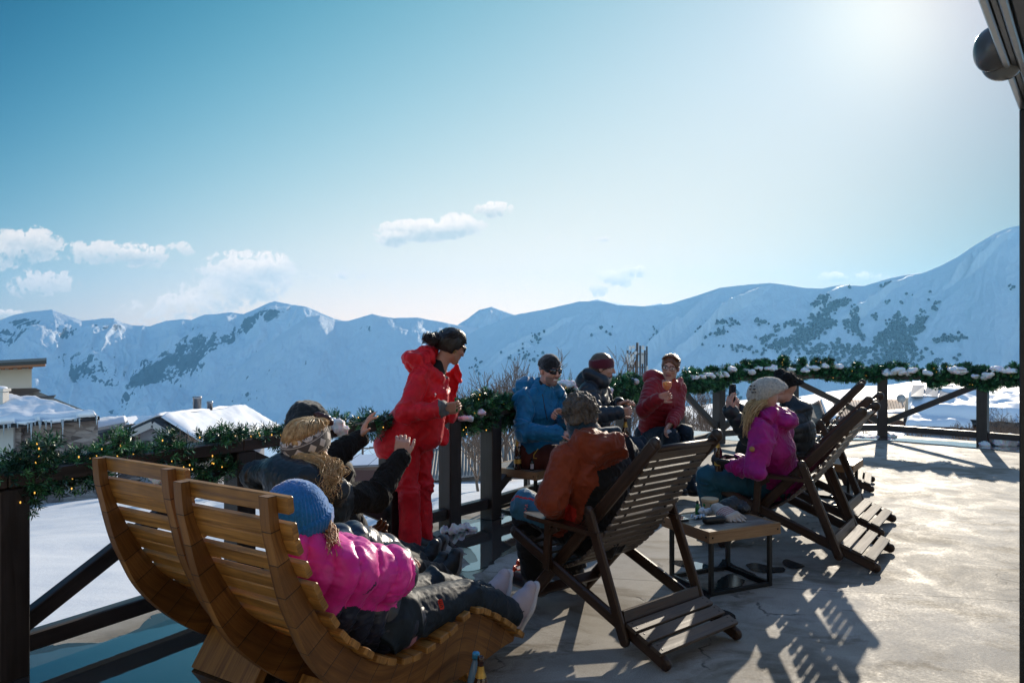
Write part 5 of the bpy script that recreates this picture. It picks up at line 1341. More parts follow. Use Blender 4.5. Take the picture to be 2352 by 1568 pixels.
# ---------------------------------------------------------------- person with the maroon headband
def p_maroon():
    F = Fig('person in a navy quilted jacket and wide maroon headband, in profile facing right', Q(1368, 1060, 7.35), {
        'neck': (1370, 876, 7.25), 'chest': (1362, 925, 7.25), 'pelvis': (1364, 1022, 7.4), 'shR': (1352, 900, 7.08), 'shL': (1378, 896, 7.42), 'elR': (1366, 955, 6.92), 'wrR': (1421, 947, 6.90), 'elL': (1400, 950, 7.4), 'wrL': (1422, 928, 7.12),
        'knR': (1462, 1028, 7.1), 'knL': (1470, 1020, 7.35), 'anR': (1475, 1130, 7.0), 'anL': (1490, 1122, 7.3)}, unit((.2, -1, 0)))
    F.body(Q(1383, 843, 7.22), (.97, -.12, -.14), {'R': dict(d=(1, 0, .1), n=(0, .9, .3), side=-1, curl=(.7, .9, .7)), 'L': dict(d=(.9, -.3, .35), n=(.2, -.3, -.9), side=1, curl=(.5, .7, .5))}, hs=1.05)
    J = F.J
    def ext(S):
        S.ell(A3(Q(1352, 868, 7.25)), (.12, .13, .085), frame((-.7, 0, -.5)), .04); S.cone(A3(Q(1385, 880, 7.1)), .05, A3(Q(1396, 872, 7.2)), .03, .03); S.cone(A3(Q(1384, 872, 7.1)), .045, A3(Q(1350, 858, 7.12)), .05, .03)
    F.jacket([F_NAVYP], rp=.15, rc=.145, rs=.08, arm=(.082, .072, .06), disp=F.disp(['torso', 'armR', 'foreR', 'armL', 'foreL'], [.15, .08, .07, .08, .07], .010, quilt=.06, qamp=.014, seed=31), extra=ext, collar=.08, cut=.05)
    F.trousers(F_NAVY, disp=F.disp(['thL', 'thR', 'shinL', 'shinR'], [.09]*4, .012, seed=9))
    for q in 'LR': F.shoe(q, (1, -.2, 0), [M_SHOEB, M_SHOEB, M_LACEB], high=.1)
    F.hair_cap(H_BROWN, grow=.008, front=.07, low=-.06, amp=.003)
    F.band(K_MAR, w=.046, off=(0, -.01, .028), r=(.092, .112), tilt=.22)
    return F
FM = p_maroon()
# ---------------------------------------------------------------- woman with the orange drink
def p_crimson():
    F = Fig('woman in a crimson puffer jacket and glasses holding up an orange drink', Q(1500, 1050, 7.95), {
        'neck': (1534, 876, 7.86), 'chest': (1522, 920, 7.86), 'pelvis': (1503, 1002, 7.98), 'shR': (1499, 888, 7.76), 'shL': (1556, 893, 7.98), 'elR': (1478, 941, 7.5), 'wrR': (1512, 915, 7.36), 'elL': (1555, 948, 7.78), 'wrL': (1541, 974, 7.53),
        'knR': (1540, 1000, 7.56), 'knL': (1574, 995, 7.66), 'anR': (1545, 1108, 7.5), 'anL': (1583, 1110, 7.62)}, unit((-.93, -.2, 0)))
    F.body(Q(1540, 843, 7.80), (-.36, -.92, -.12), {'R': dict(d=(.9, -.15, .3), n=(.1, -1, .15), side=1, curl=(.65, .85, .6), thumb=.55), 'L': dict(d=(-.55, -.3, -.6), n=(.5, -.5, -.3), side=1, curl=(.5, .6, .5))}, up=(.12, 0, 1), hs=1.04)
    J = F.J
    def ext(S):
        S.ell(A3(Q(1500, 868, 7.9)), (.10, .10, .08), None, .03); S.cone(A3(Q(1506, 884, 7.75)), .04, A3(Q(1500, 858, 7.88)), .035, .03); S.cone(A3(Q(1555, 886, 7.86)), .04, A3(Q(1563, 872, 7.95)), .025, .03)
        S.cone(J['neck'] + F.fr * .09 + F.up * .05, .045, J['chest'] + F.fr * .16 + F.up * .1, .018, .012, 's')
    F.jacket([F_CRIM], rp=.15, rc=.15, rs=.075, arm=(.08, .07, .055), disp=F.disp(['torso', 'armR', 'foreR', 'armL', 'foreL'], [.15, .08, .07, .08, .07], .012, quilt=.055, qamp=.010, seed=41), extra=ext, collar=.04, cut=.05)
    sh = SDF(.008); sh.cone(J['chest'], .11, J['neck'] + F.up * .04, .066, .03); sdf_obj('orange_top', sh, fabric('orange_red_top', (.35, .03, .012), .6), F.root)
    F.trousers(F_NAVY, r=(.095, .08, .075), disp=F.disp(['thL', 'thR', 'shinL', 'shinR'], [.09]*4, .013, seed=19), over=.03)
    for q in 'LR': F.shoe(q, (.5, -.85, 0), [M_SHOEB, M_SHOEB, M_LACEB], high=.1)
    def hx(S): S.ell(F.hp(0, -.05, .06), (.082, .07, .06), F.R, .02)
    F.hair_cap(H_RED, grow=.009, front=.066, low=-.05, amp=.004, extra=hx)
    rng = np.random.default_rng(6); cs = []
    for k in range(120):
        t = rng.uniform(-1.3, 1.3); a0 = F.hp(.082 * math.sin(t), .05 + .01 * math.cos(t), .055 + .055 * math.cos(t)); a1 = F.hp(.088 * math.sin(t), -.03, .045 + .078 * math.cos(t)); a2 = F.hp(.05 * math.sin(t), -.11, .03 + .02 * rng.normal()); cs.append(curve3([a0, a1, a2], 8))
    F.strands(cs, H_RED, r=.0035)
    shades(F, M_GLASS, M_FRAMEB, 1.0)
    return F
FC = p_crimson()
# ---------------------------------------------------------------- man in the rust jacket, from behind
def p_rust():
    pel = CPt('C0', .71, 0, .46); d = CH['C0'][1]; l = CH['C0'][2]
    F = Fig('grey haired man in a rust and black jacket seen from behind in the deck chair', CPt('C0', .70, 0, .3), {
        'neck': (1354, 1012, 4.36), 'chest': (1366, 1078, 4.38), 'pelvis': pel, 'shL': (1302, 1050, 4.28), 'shR': (1424, 1044, 4.50), 'elL': (1262, 1150, 4.22), 'wrL': (1290, 1200, 4.44), 'elR': (1440, 1128, 4.74), 'wrR': (1412, 1172, 4.92),
        'knL': (1208, 1160, 4.62), 'anL': (1228, 1318, 4.74), 'knR': (1300, 1170, 4.92), 'anR': (1316, 1304, 4.92)}, -l)
    F.body(Q(1334, 957, 4.37), (.02, .96, -.22), {'L': dict(d=(.3, .9, -.1), n=(.3, 0, -1), side=1), 'R': dict(d=(-.3, .9, -.1), n=(0, 0, -1), side=-1)}, up=(-.12, 0, 1), hs=1.08, h=.005)
    J = F.J
    def ext(S):
        # big soft hood gathered behind the neck
        S.ell(A3(Q(1372, 1016, 4.26)), (.145, .10, .075), None, .05); S.ell(A3(Q(1374, 1036, 4.24)), (.115, .07, .05), frame((0, 1, .3)), .03); S.ell(A3(Q(1350, 1000, 4.36)), (.10, .09, .06), None, .04)
        S.cone(A3(Q(1330, 1035, 4.24)), .05, A3(Q(1420, 1040, 4.24)), .045, .03)
    up = F.up
    def mi(P):
        m = np.zeros(len(P), dtype=np.int32); n = P - J['chest']; s_ = n @ F.lat; h = n @ up
        back = ((P - J['neck']) @ F.fr) < .05
        m[(h < .055) & (s_ > -.10)] = 1; m[(h < -.02) & (s_ > -.125)] = 1
        # right shoulder and sleeve stay dark below the hood, left sleeve stays rust
        m[(h > .03) & (h < .125) & (s_ > .09)] = 1
        e = P - J['shR']; a_ = unit(J['elR'] - J['shR']); t_ = e @ a_; m[(t_ > .03) & (s_ > .1) & (np.linalg.norm(e - t_[:, None] * a_, axis=1) < .14)] = 1
        q = P - J['wrL']; m[(np.linalg.norm(P - (J['pelvis'] - F.lat * .17 + up * .16), axis=1) < .075)] = 2
        return m
    F.jacket([F_RUST, F_BLACK, mat('red_panel', (.55, .02, .012), .6)], rp=.15, rc=.16, rs=.085, arm=(.088, .078, .06), disp=F.disp(['torso', 'armR', 'foreR', 'armL', 'foreL'], [.16, .085, .07, .085, .07], .030, seed=51, freq=6, joint=1.3), midx=mi, extra=ext, collar=0, h=.007, cut=.06)
    g = SDF(.006); g.cone(F.hp(0, -.03, -.115), .076, F.hp(0, -.02, -.055), .084, .02); g.cone(F.hp(0, -.02, -.04), .08, F.hp(0, -.02, -.03), .079, .02); g.cone(F.hp(.09, -.03, -.10), .03, F.hp(.16, -.0, -.10), .035, .03)
    sdf_obj('neck_gaiter', g, K_TEALG, F.root, disp=lambda v, N: fbm(v * np.array([9, 9, 45]), 3, 4) * .006)
    def tm(P):
        m = np.zeros(len(P), dtype=np.int32); kn = J['knL']; e = P - kn
        m[(e @ unit(J['anL'] - kn) < .05) & (np.linalg.norm(e, axis=1) < .30) & ((e @ unit(l)) > -.02)] = 1
        n_ = np.abs((e @ unit((.3, .8, .6))) + .02); m[(n_ < .006) & (np.linalg.norm(e, axis=1) < .13)] = 2
        return m
    F.trousers([F_BLACK, fabric('steel_blue_panel', (.035, .16, .27), .5), mat('red_piping', (.6, .02, .015), .5)], r=(.10, .085, .085), pel=(.125, 1.15), disp=F.disp(['thL', 'thR', 'shinL', 'shinR'], [.1]*4, .013, seed=55), midx=tm, over=-.03)
    M_SKIB = mat('ski_boot', (.02, .02, .022), .3); M_ORB = mat('orange_buckle', (.8, .06, .01), .35); M_SBG = mat('ski_boot_grey', (.22, .22, .23), .3)
    for q in 'LR':
        a = J['an'+q]; S = SDF(.007); f = unit((-.6, .8, 0)); S.cone(a + (0, 0, .16), .075, a, .062, .02); S.cone(a - (0, 0, .06), .05, a + f * .20 - (0, 0, .07), .048, .03); S.cone(a - f * .06 - (0, 0, .07), .05, a, .055, .03)
        S.cut((0, 0, .005), (0, 0, -1), .004); S.cut(a + A3((0, 0, .19)), (0, 0, 1), .004)
        sdf_obj('ski_boot', S, [M_SKIB, M_SBG], F.root, midx=lambda P: ((P[:, 2] < .07)).astype(np.int32))
        b = MB()
        for k in range(4):
            c = a + A3((0, 0, .11 - k * .045)) + f * (.0 + .035 * k); s_ = unit(np.cross(f, (0, 0, 1))); 
            b.tube([c - s_ * .07 + f * .02, c - s_ * .05 + f * .07, c + f * .085, c + s_ * .05 + f * .07, c + s_ * .07 + f * .02], .007, 6); b.ball(c - s_ * .075 + f * .03, .014, 6)
        b.build('boot_buckles', M_ORB, F.root, True)
    rng = np.random.default_rng(8)
    def hx(S):
        for k in range(60):
            u = rng.normal(size=3); u /= np.linalg.norm(u); u[2] = abs(u[2]) * .9; u[1] = -abs(u[1]) if rng.random() < .6 else u[1]; S.ell(F.hp(u[0] * .078, -.012 + u[1] * .098, .03 + u[2] * .09), A3((.013, .014, .011)), F.R, .012)
    F.hair_cap(H_GREY, grow=.010, front=.06, low=-.045, amp=.011, freq=75, extra=hx)
    cs = []
    for k in range(420):
        u = rng.normal(size=3); u /= np.linalg.norm(u); u[2] = abs(u[2]); a = F.hp(u[0] * .085, -.012 + u[1] * .105, .03 + u[2] * .097 - .03); t = unit(rng.normal(size=3)) * .02 + F.R @ u * .006
        cs.append([a, a + t * .5 + F.R @ u * .006, a + t])
    F.strands(cs, H_GREY, r=.0022, n=4)
    # small mark on the knee
    k = J['knL']; b = MB(); o = A3(Q(1206, 1166, 4.62)) ; vx = unit((.35, .1, 0)); vz = unit((0, -.25, 1)); nn = np.cross(vx, vz)
    return F
FU = p_rust()
mark(FU, 'knee_mark', Q(1208, 1168, 4.51), [[(-.6, -1), (.2, -.4), (-.4, .1), (.5, .5), (0, 1)], [(-.3, 1), (.6, 1.1)]], mat('coral_print', (.7, .2, .2), .5), .020, .003)
# ---------------------------------------------------------------- magenta jacket, cream hat
def p_magenta():
    pel = CPt('C1', .73, 0, .46); l = CH['C1'][2]
    F = Fig('person in magenta jacket and cream knitted hat holding a beer bottle', CPt('C1', .72, 0, .3), {
        'neck': (1768, 962, 5.80), 'chest': (1776, 1030, 5.80), 'pelvis': pel, 'shL': (1754, 998, 5.60), 'shR': (1800, 990, 5.98), 'elL': (1733, 1080, 5.48), 'wrL': (1680, 1068, 5.66), 'elR': (1748, 1075, 6.08), 'wrR': (1694, 1058, 5.92),
        'knL': (1626, 1096, 5.86), 'anL': (1640, 1205, 5.98), 'knR': (1650, 1092, 6.12), 'anR': (1668, 1190, 6.25)}, -l)
    F.body(Q(1751, 922, 5.78), (-.86, .42, -.08), {'L': dict(d=(-.9, .35, .1), n=(.1, .6, .5), side=1, curl=(.6, .8, .6), thumb=.5), 'R': dict(d=(-.9, .1, .1), n=(0, -.6, -.4), side=-1, curl=(.6, .8, .6))}, hs=1.02, h=.005)
    J = F.J
    def ext(S):
        S.ell(A3(Q(1790, 958, 5.76)), (.13, .12, .085), frame((.7, -.3, -.4)), .04); S.ell(A3(Q(1808, 965, 5.74)), (.07, .09, .05), None, .03); S.cone(A3(Q(1745, 972, 5.66)), .05, A3(Q(1775, 945, 5.66)), .05, .03)
        S.ell(J['pelvis'] + A3((.0, .0, .08)), (.2, .18, .12), frame(CH['C1'][1]), .04)
    F.jacket([F_MAG], rp=.145, rc=.14, rs=.075, arm=(.074, .068, .054), disp=F.disp(['torso', 'armR', 'foreR', 'armL', 'foreL'], [.16, .085, .07, .085, .07], .028, seed=61, freq=6.5, joint=1.5), extra=ext, collar=.04, h=.0075, cut=.06)
    F.trousers(F_TEAL, r=(.095, .085, .08), disp=F.disp(['thL', 'thR', 'shinL', 'shinR'], [.095]*4, .013, seed=29))
    for q in 'LR': F.shoe(q, (-.85, .5, 0), [M_SHOEB, M_SHOEB, M_LACEB], high=.1)
    g = SDF(.005)
    for q, kw in (('L', dict(d=(-.9, .35, .1), n=(.1, .6, .5), side=1, curl=(.6, .8, .6), thumb=.5)), ('R', dict(d=(-.9, .1, .1), n=(0, -.6, -.4), side=-1, curl=(.6, .8, .6)))): hand(g, J['wr'+q], s=1.14, **kw)
    sdf_obj('gloves', g, M_GLOVE, F.root)
    ru = frame((-.72, .3, -.1), (.25, -.1, 1))
    def hx(S): S.ell(F.hp(0, -.055, .075), (.105, .115, .095), F.R, .03); S.ell(F.hp(0, -.10, .06), (.09, .08, .08), F.R, .03)
    def kd(v, N):
        L = (v - F.hc) @ F.R; a = np.arctan2(L[:, 0], L[:, 1] + .02); return .0045 * np.abs(np.sin(a * 13 + L[:, 2] * 30)) + .003 * fbm(v * 120, 2, 1) + .004 * fbm(v * 15, 2, 2)
    F.cap(K_CREAM, 'knitted_hat', r=(.096, .114, .108), off=(0, -.014, .04), low=.012, tilt=-.42, extra=hx, disp=kd)
    rng = np.random.default_rng(4); cs = []
    for k in range(150):
        s_ = -1 if rng.random() < .75 else 1; a = F.hp(s_ * (.07 + .02 * rng.random()), rng.uniform(-.05, .055), .01 + rng.normal() * .01); w = rng.normal(size=3) * .010
        e = A3(Q(1716 + rng.normal() * 9 + (0 if s_ < 0 else 6), 985 + rng.uniform(-28, 22), 5.62 + rng.normal() * .03)); m_ = (a + e) * .5 + w + A3((-.03, -.02, .03)); cs.append(curve3([a, m_, e], 10))
    F.strands(cs, H_BLOND, r=.0038)
    # woven tufts on the hat and the round leather badge on the sleeve
    b = MB()
    for k in range(9):
        th = -1.25 + .16 * (k % 4) + rng.normal() * .03; z = .075 + .022 * (k // 3); c = F.hp(.104 * math.sin(th) * 1.0, .115 * math.cos(th) * .75, z); b.ball(c, .007, 6)
    b.build('hat_tufts', mat('grey_tuft', (.10, .09, .09), .8), F.root, True)
    c = A3(Q(1727, 1031, 5.47)); d_ = unit(A3((0, 0, EYE)) - c); b = MB(); b.lathe(c, [(.0, .014), (.011, .013), (.019, .008), (.019, 0)], 20, d_); bo = b.build('sleeve_badge', mat('tan_leather', (.42, .20, .06), .5), F.root, True)
    return F
FG = p_magenta()
# ---------------------------------------------------------------- phone photographer
def p_phone():
    pel = CPt('C2', .73, 0, .46); l = CH['C2'][2]; d = CH['C2'][1]
    F = Fig('person in dark teal puffer and black fur hat holding up a phone', CPt('C2', .72, 0, .3), {
        'neck': (1812, 928, 6.80), 'chest': (1822, 985, 6.80), 'pelvis': pel, 'shL': (1790, 962, 6.60), 'shR': (1834, 955, 6.98), 'elL': (1722, 1003, 6.52), 'wrL': (1677, 944, 6.50), 'elR': (1752, 1000, 6.98), 'wrR': (1698, 942, 6.68),
        'knL': A3(pel) + A3(d) * .43 + A3((0, -.05, .12)), 'knR': A3(pel) + A3(d) * .43 - A3(l) * .2 + A3((0, 0, .12)), 'anL': A3(pel) + A3(d) * .6 + A3((0, -.03, -.33)), 'anR': A3(pel) + A3(d) * .6 - A3(l) * .2 + A3((0, 0, -.33))}, -l)
    F.body(Q(1798, 893, 6.78), (-.85, .40, .02), {'L': dict(d=(-.1, -.1, 1), n=(.75, .3, .1), side=-1, curl=(.35, .5, .4), thumb=.45), 'R': dict(d=(-.25, -.2, .9), n=(-.7, .3, .1), side=1, curl=(.45, .6, .4), thumb=.45)}, hs=1.03, h=.005)
    J = F.J
    def ext(S):
        S.ell(A3(Q(1832, 940, 6.8)), (.12, .12, .09), None, .04); S.ell(J['pelvis'] + A3((0, 0, .10)), (.19, .18, .16), frame(d), .04)
    F.jacket([F_TEALB], rp=.16, rc=.165, rs=.085, arm=(.085, .076, .06), disp=F.disp(['torso', 'armR', 'foreR', 'armL', 'foreL'], [.16, .085, .07, .085, .07], .010, quilt=.075, qamp=.014, seed=71), extra=ext, collar=.06, cut=.06)
    F.trousers(F_DGREY, disp=F.disp(['thL', 'thR', 'shinL', 'shinR'], [.09]*4, .012, seed=39))
    for q in 'LR': F.shoe(q, d, [M_SHOEB, M_SHOEB, M_LACEB], high=.1)
    def hx(S):
        for p in ((.05, -.05, .10), (-.05, -.05, .10), (0, -.11, .05), (0, .02, .12), (0, -.10, -.02)): S.ell(F.hp(*p), (.055, .055, .05), F.R, .012)
    F.cap(fabric('black_fur', (.006, .006, .007), .8, 40, .8), 'fur_hat', r=(.10, .12, .108), low=.0, tilt=-.35, extra=hx, disp=lambda v, N: fbm(v * 60, 3, 7) * .006)
    return F
FP = p_phone()
# ---------------------------------------------------------------- blonde woman framing a picture with her hands
L1ref = V((-1.795, 3.45, 0))
def p_blonde():
    F = Fig('blonde woman in a black puffer and patterned headband raising both hands to frame a picture', LP(L1ref, .92, -.34, .3), {
        'neck': (700, 1092, 3.98), 'chest': (698, 1160, 3.98), 'pelvis': LP(L1ref, .92, -.34, .43), 'shL': (640, 1122, 4.10), 'shR': (768, 1148, 3.86), 'elL': (742, 1064, 4.32), 'wrL': (826, 1008, 4.46), 'elR': (862, 1138, 4.04), 'wrR': (920, 1052, 4.18),
        'knL': (880, 1285, 4.45), 'anL': (985, 1330, 4.72), 'knR': (900, 1300, 4.36), 'anR': (1012, 1322, 4.74)}, unit((.80, -.6, 0)))
    F.body(Q(706, 1034, 3.98), (.58, .80, -.10), {
        'L': dict(d=(.32, .25, .92), n=(.85, .15, -.30), side=-1, per=[(.35, .45, .3), (.15, .25, .2), (.10, .22, .2), (.10, .2, .2)], thumb=1.15, thcurl=.05, spread=.12),
        'R': dict(d=(.10, .25, .96), n=(-.25, .95, -.2), side=-1, per=[(.75, .9, .5), (.65, .8, .5), (.6, .8, .5), (.6, .7, .5)], thumb=.5, thcurl=.3, spread=.10)}, up=(.10, .1, 1), hs=1.08, h=.0042)
    J = F.J
    def ext(S):
        # large open hood around the neck
        for a, b, r in (((588, 1092, 4.05), (640, 1078, 3.86), .06), ((640, 1080, 3.86), (710, 1100, 3.76), .065), ((710, 1100, 3.76), (775, 1128, 3.74), .06), ((588, 1092, 4.05), (620, 1075, 4.2), .06)): S.cone(A3(Q(*a)), r, A3(Q(*b)), r, .04)
        S.ell(A3(Q(672, 1112, 3.82)), (.17, .10, .11), frame((.5, .8, 0)), .05); S.ell(A3(Q(740, 1175, 3.8)), (.12, .10, .14), None, .05)
        S.cone(F.hp(0, 0, -.03), .085, F.hp(0, -.03, -.14), .10, .03, 's')
    def mi(P):
        m = np.zeros(len(P), dtype=np.int32)
        for q in 'LR':
            e = P - J['sh'+q]; a = unit(J['el'+q] - J['sh'+q]); t = e @ a; d2 = np.linalg.norm(e - t[:, None] * a, axis=1); m[(t > .06) & (d2 < .13)] = 1
            e = P - J['el'+q]; a = unit(J['wr'+q] - J['el'+q]); t = e @ a; d2 = np.linalg.norm(e - t[:, None] * a, axis=1); m[(t > -.05) & (d2 < .10)] = 1
        return m
    F.jacket([F_TEALB, F_FLEECE], rp=.17, rc=.165, rs=.085, arm=(.078, .072, .058), disp=F.disp(['torso', 'armR', 'foreR', 'armL', 'foreL'], [.17, .08, .07, .08, .07], .012, quilt=0, seed=81, freq=7, fine=.6), midx=mi, extra=ext, collar=0, h=.007, k=.045)
    v_ = SDF(.007); v_.cone(J['pelvis'], .185, J['chest'] - F.up * .02, .18, .03, flat=(F.lat, 1.22)); sdf_obj('puffer_vest', v_, F_TEALB, F.root, disp=F.disp(['torso'], [.17], .010, quilt=.085, qamp=.018, seed=83))
    F.trousers(F_BLACK, r=(.09, .075, .07), disp=F.disp(['thL', 'thR', 'shinL', 'shinR'], [.09]*4, .012, seed=49))
    F.shoe('R', (.35, .35, .95), [M_SHOEB, M_SOLEG, M_LACEB], up=(-.6, -.7, .3), high=.05); F.shoe('L', (.3, .4, .95), [M_SHOEB, M_SOLEG, M_LACEB], up=(-.6, -.7, .3), high=.05)
    def hx(S): S.ell(F.hp(0, -.03, .065), (.090, .10, .085), F.R, .02)
    def hy(S):
        hx(S); S.cone(F.hp(.06, -.03, -.05), .05, A3(Q(752, 1085, 3.80)), .055, .03); S.cone(A3(Q(752, 1085, 3.80)), .055, A3(Q(764, 1126, 3.74)), .034, .03); S.cone(F.hp(-.07, -.03, -.06), .035, A3(Q(648, 1084, 3.86)), .022, .03)
    F.hair_cap(H_BLOND, grow=.014, front=.10, low=-.40, amp=.007, extra=hy)
    rng = np.random.default_rng(14); cs = []
    for k in range(330):           # crown, combed back over the band
        a = rng.uniform(0, 6.283); rr = rng.uniform(.0, .35); x0, y0 = math.cos(a) * rr * .09, .02 + math.sin(a) * rr * .10; th = rng.uniform(2.2, 7.2)
        ex, ey = .094 * math.cos(th), -.02 + .112 * math.sin(th); cs.append(curve3([F.hp(x0, y0, .148), F.hp(ex * .72 + rng.normal() * .004, ey * .72, .138 + ey * .15 + rng.normal() * .004), F.hp(ex * 1.0, ey * 1.0, .108 + ey * .50 + rng.normal() * .006)], 9))
    F.strands(cs, H_BLOND, r=.0036); cs = []
    for k in range(620):           # lengths below the band, falling over the right shoulder and the hood
        th = rng.uniform(3.4, 6.9); a = F.hp(.088 * math.cos(th), -.015 + .10 * math.sin(th), -.02 + rng.normal() * .012)
        if rng.random() < .8: e = A3(Q(757 + rng.normal() * 13, 1124 + rng.normal() * 16, 3.69 + rng.normal() * .03)); m_ = A3(Q(757 + rng.normal() * 12, 1072 + rng.normal() * 8, 3.76))
        else: e = A3(Q(640 + rng.normal() * 14, 1090 + rng.normal() * 8, 3.82)); m_ = A3(Q(652, 1072, 3.86)) + rng.normal(size=3) * .012
        g_ = math.floor(rng.random() * 9); w = A3((math.sin(g_ * 2.1), math.cos(g_ * 1.7), math.sin(g_))) * .012 + rng.normal(size=3) * .004; wv_ = A3((.016 * math.sin(g_ * 3.3), 0, .006)); cs.append(curve3([a, m_ + w, (m_ * .6 + e * .4) + w + wv_, (m_ * .25 + e * .75) - wv_ + w * .5, e], 16))
    F.strands(cs, H_BLOND, r=.0021, n=4)
    # knitted band: grey ground, pale lozenges between fine stripes
    m = mat('patterned_knit', (.1, .1, .1), .85, spec=.2); t = NT(m)
    at_ = t.n('ShaderNodeUVMap'); sp_ = t.n('ShaderNodeSeparateXYZ'); t.l(at_.outputs[0], sp_.inputs[0]); u, v__ = sp_.outputs[0], sp_.outputs[1]
    a1 = t.math('ABSOLUTE', t.math('SUBTRACT', t.math('FRACT', u), .5)); b1 = t.math('ABSOLUTE', v__)
    loz = t.ramp(t.math('ADD', t.math('MULTIPLY', a1, 1.25), t.math('MULTIPLY', b1, 1.15)), [(.44, 1.0), (.47, 0.0)])
    a2 = t.math('ABSOLUTE', t.math('SUBTRACT', t.math('FRACT', t.math('ADD', u, .5)), .5)); tri = t.ramp(t.math('SUBTRACT', t.math('SUBTRACT', .98, b1), t.math('MULTIPLY', a2, .95)), [(.10, 1.0), (.13, 0.0)]); 
    tri = t.math('MULTIPLY', tri, t.ramp(b1, [(.62, 0.0), (.63, 1.0)]))
    st = t.ramp(t.math('PINGPONG', t.math('SUBTRACT', b1, .46), .055), [(.35 * .055, 0.0), (.5 * .055, 1.0)]); st = t.math('MULTIPLY', st, t.math('MULTIPLY', t.ramp(b1, [(.455, 0.0), (.46, 1.0)]), t.ramp(b1, [(.60, 1.0), (.61, 0.0)])))
    f = t.math('MAXIMUM', t.math('MAXIMUM', loz, tri), t.math('MULTIPLY', st, .75)); kn = t.noise(t.coord('Object'), 380, 2)
    t.set(Base_Color=t.mix(t.math('MULTIPLY', f, t.ramp(kn, [(.2, .75), (.7, 1.0)])), (.10, .088, .082), (.78, .70, .63)), Sheen_Weight=.4); t.bump(kn, .5, .004)
    bo, c, Rt = F.band(m, w=.064, off=(0, -.014, .040), r=(.103, .124), tilt=.52)
    me = bo.data; co = np.empty(len(me.vertices) * 3); me.vertices.foreach_get('co', co); W_ = co.reshape(-1, 3) + 0; L = (W_ - c) @ Rt
    uu = np.arctan2(L[:, 0], L[:, 1]) / 6.2832 * 11; vv = L[:, 2] / (.064)
    ul = me.uv_layers.new(name='UVMap'); li = np.empty(len(me.loops), dtype=np.int32); me.loops.foreach_get('vertex_index', li); ul.data.foreach_set('uv', np.stack([uu[li], vv[li]], 1).astype(np.float32).ravel())
    return F
FL = p_blonde()
# ---------------------------------------------------------------- dark hat behind her
def p_hat():
    F = Fig('person in a dark woollen hat sitting mostly hidden behind the blonde woman', LP(L1ref, 1.15, -.12, .3), {
        'neck': (716, 1050, 4.52), 'chest': (720, 1110, 4.5), 'pelvis': LP(L1ref, 1.12, -.14, .44), 'shL': (660, 1085, 4.62), 'shR': (775, 1092, 4.42), 'elL': (690, 1180, 4.75), 'wrL': (790, 1225, 4.75), 'elR': (800, 1190, 4.42), 'wrR': (846, 1248, 4.62),
        'knL': (870, 1262, 4.82), 'anL': (972, 1282, 5.05), 'knR': (890, 1276, 4.72), 'anR': (966, 1300, 4.95)}, unit((.80, -.6, 0)))
    F.body(Q(714, 990, 4.5), (.62, .76, -.1), {'R': dict(d=(.8, .4, -.2), n=(-.2, .4, -.9), side=-1, curl=(.4, .5, .4)), 'L': dict(d=(.8, .1, -.3), n=(0, -.3, -.9), side=1, curl=(.7, .9, .6))}, hs=1.05, h=.005)
    F.jacket([F_BLACK], rp=.15, rc=.15, rs=.08, arm=(.08, .07, .055), disp=F.disp(['torso', 'armR', 'foreR', 'armL', 'foreL'], [.15, .08, .07, .08, .07], .012, seed=91), collar=.10)
    F.trousers(F_DGREY, r=(.09, .075, .075), disp=F.disp(['thL', 'thR', 'shinL', 'shinR'], [.09]*4, .015, seed=59))
    F.shoe('R', (.35, .25, .95), [M_SHOEB, M_SOLEG, M_LACEB], up=(-.5, -.8, .3), high=.05); F.shoe('L', (.55, .2, .85), [M_SHOEB, M_SOLEG, M_LACEB], up=(-.5, -.7, .4), high=.05)
    def hx(S): S.ell(F.hp(-.02, -.03, .10), (.085, .10, .07), F.R, .03); S.ell(F.hp(.0, -.07, .02), (.095, .09, .10), F.R, .03)
    F.cap(fabric('charcoal_wool', (.014, .022, .028), .9, 30, .6, .5), 'woollen_hat', r=(.098, .118, .112), low=-.05, tilt=-.1, extra=hx, disp=lambda v, N: fbm(v * 14, 3, 5) * .010 + fbm(v * 70, 2, 5) * .002)
    b = MB(); M_BR = mat('brown_leather_trim', (.06, .018, .012), .3)
    for k, (x, y, r) in enumerate(((736, 955, .026), (745, 960, .03), (752, 968, .028), (741, 966, .026), (730, 951, .02), (757, 972, .018))): b.ball(A3(Q(x, y, 4.40)), r, 10, sq=(1.3, 1, .8))
    b.build('hat_pompom', M_BR, F.root, True)
    return F
FH = p_hat()
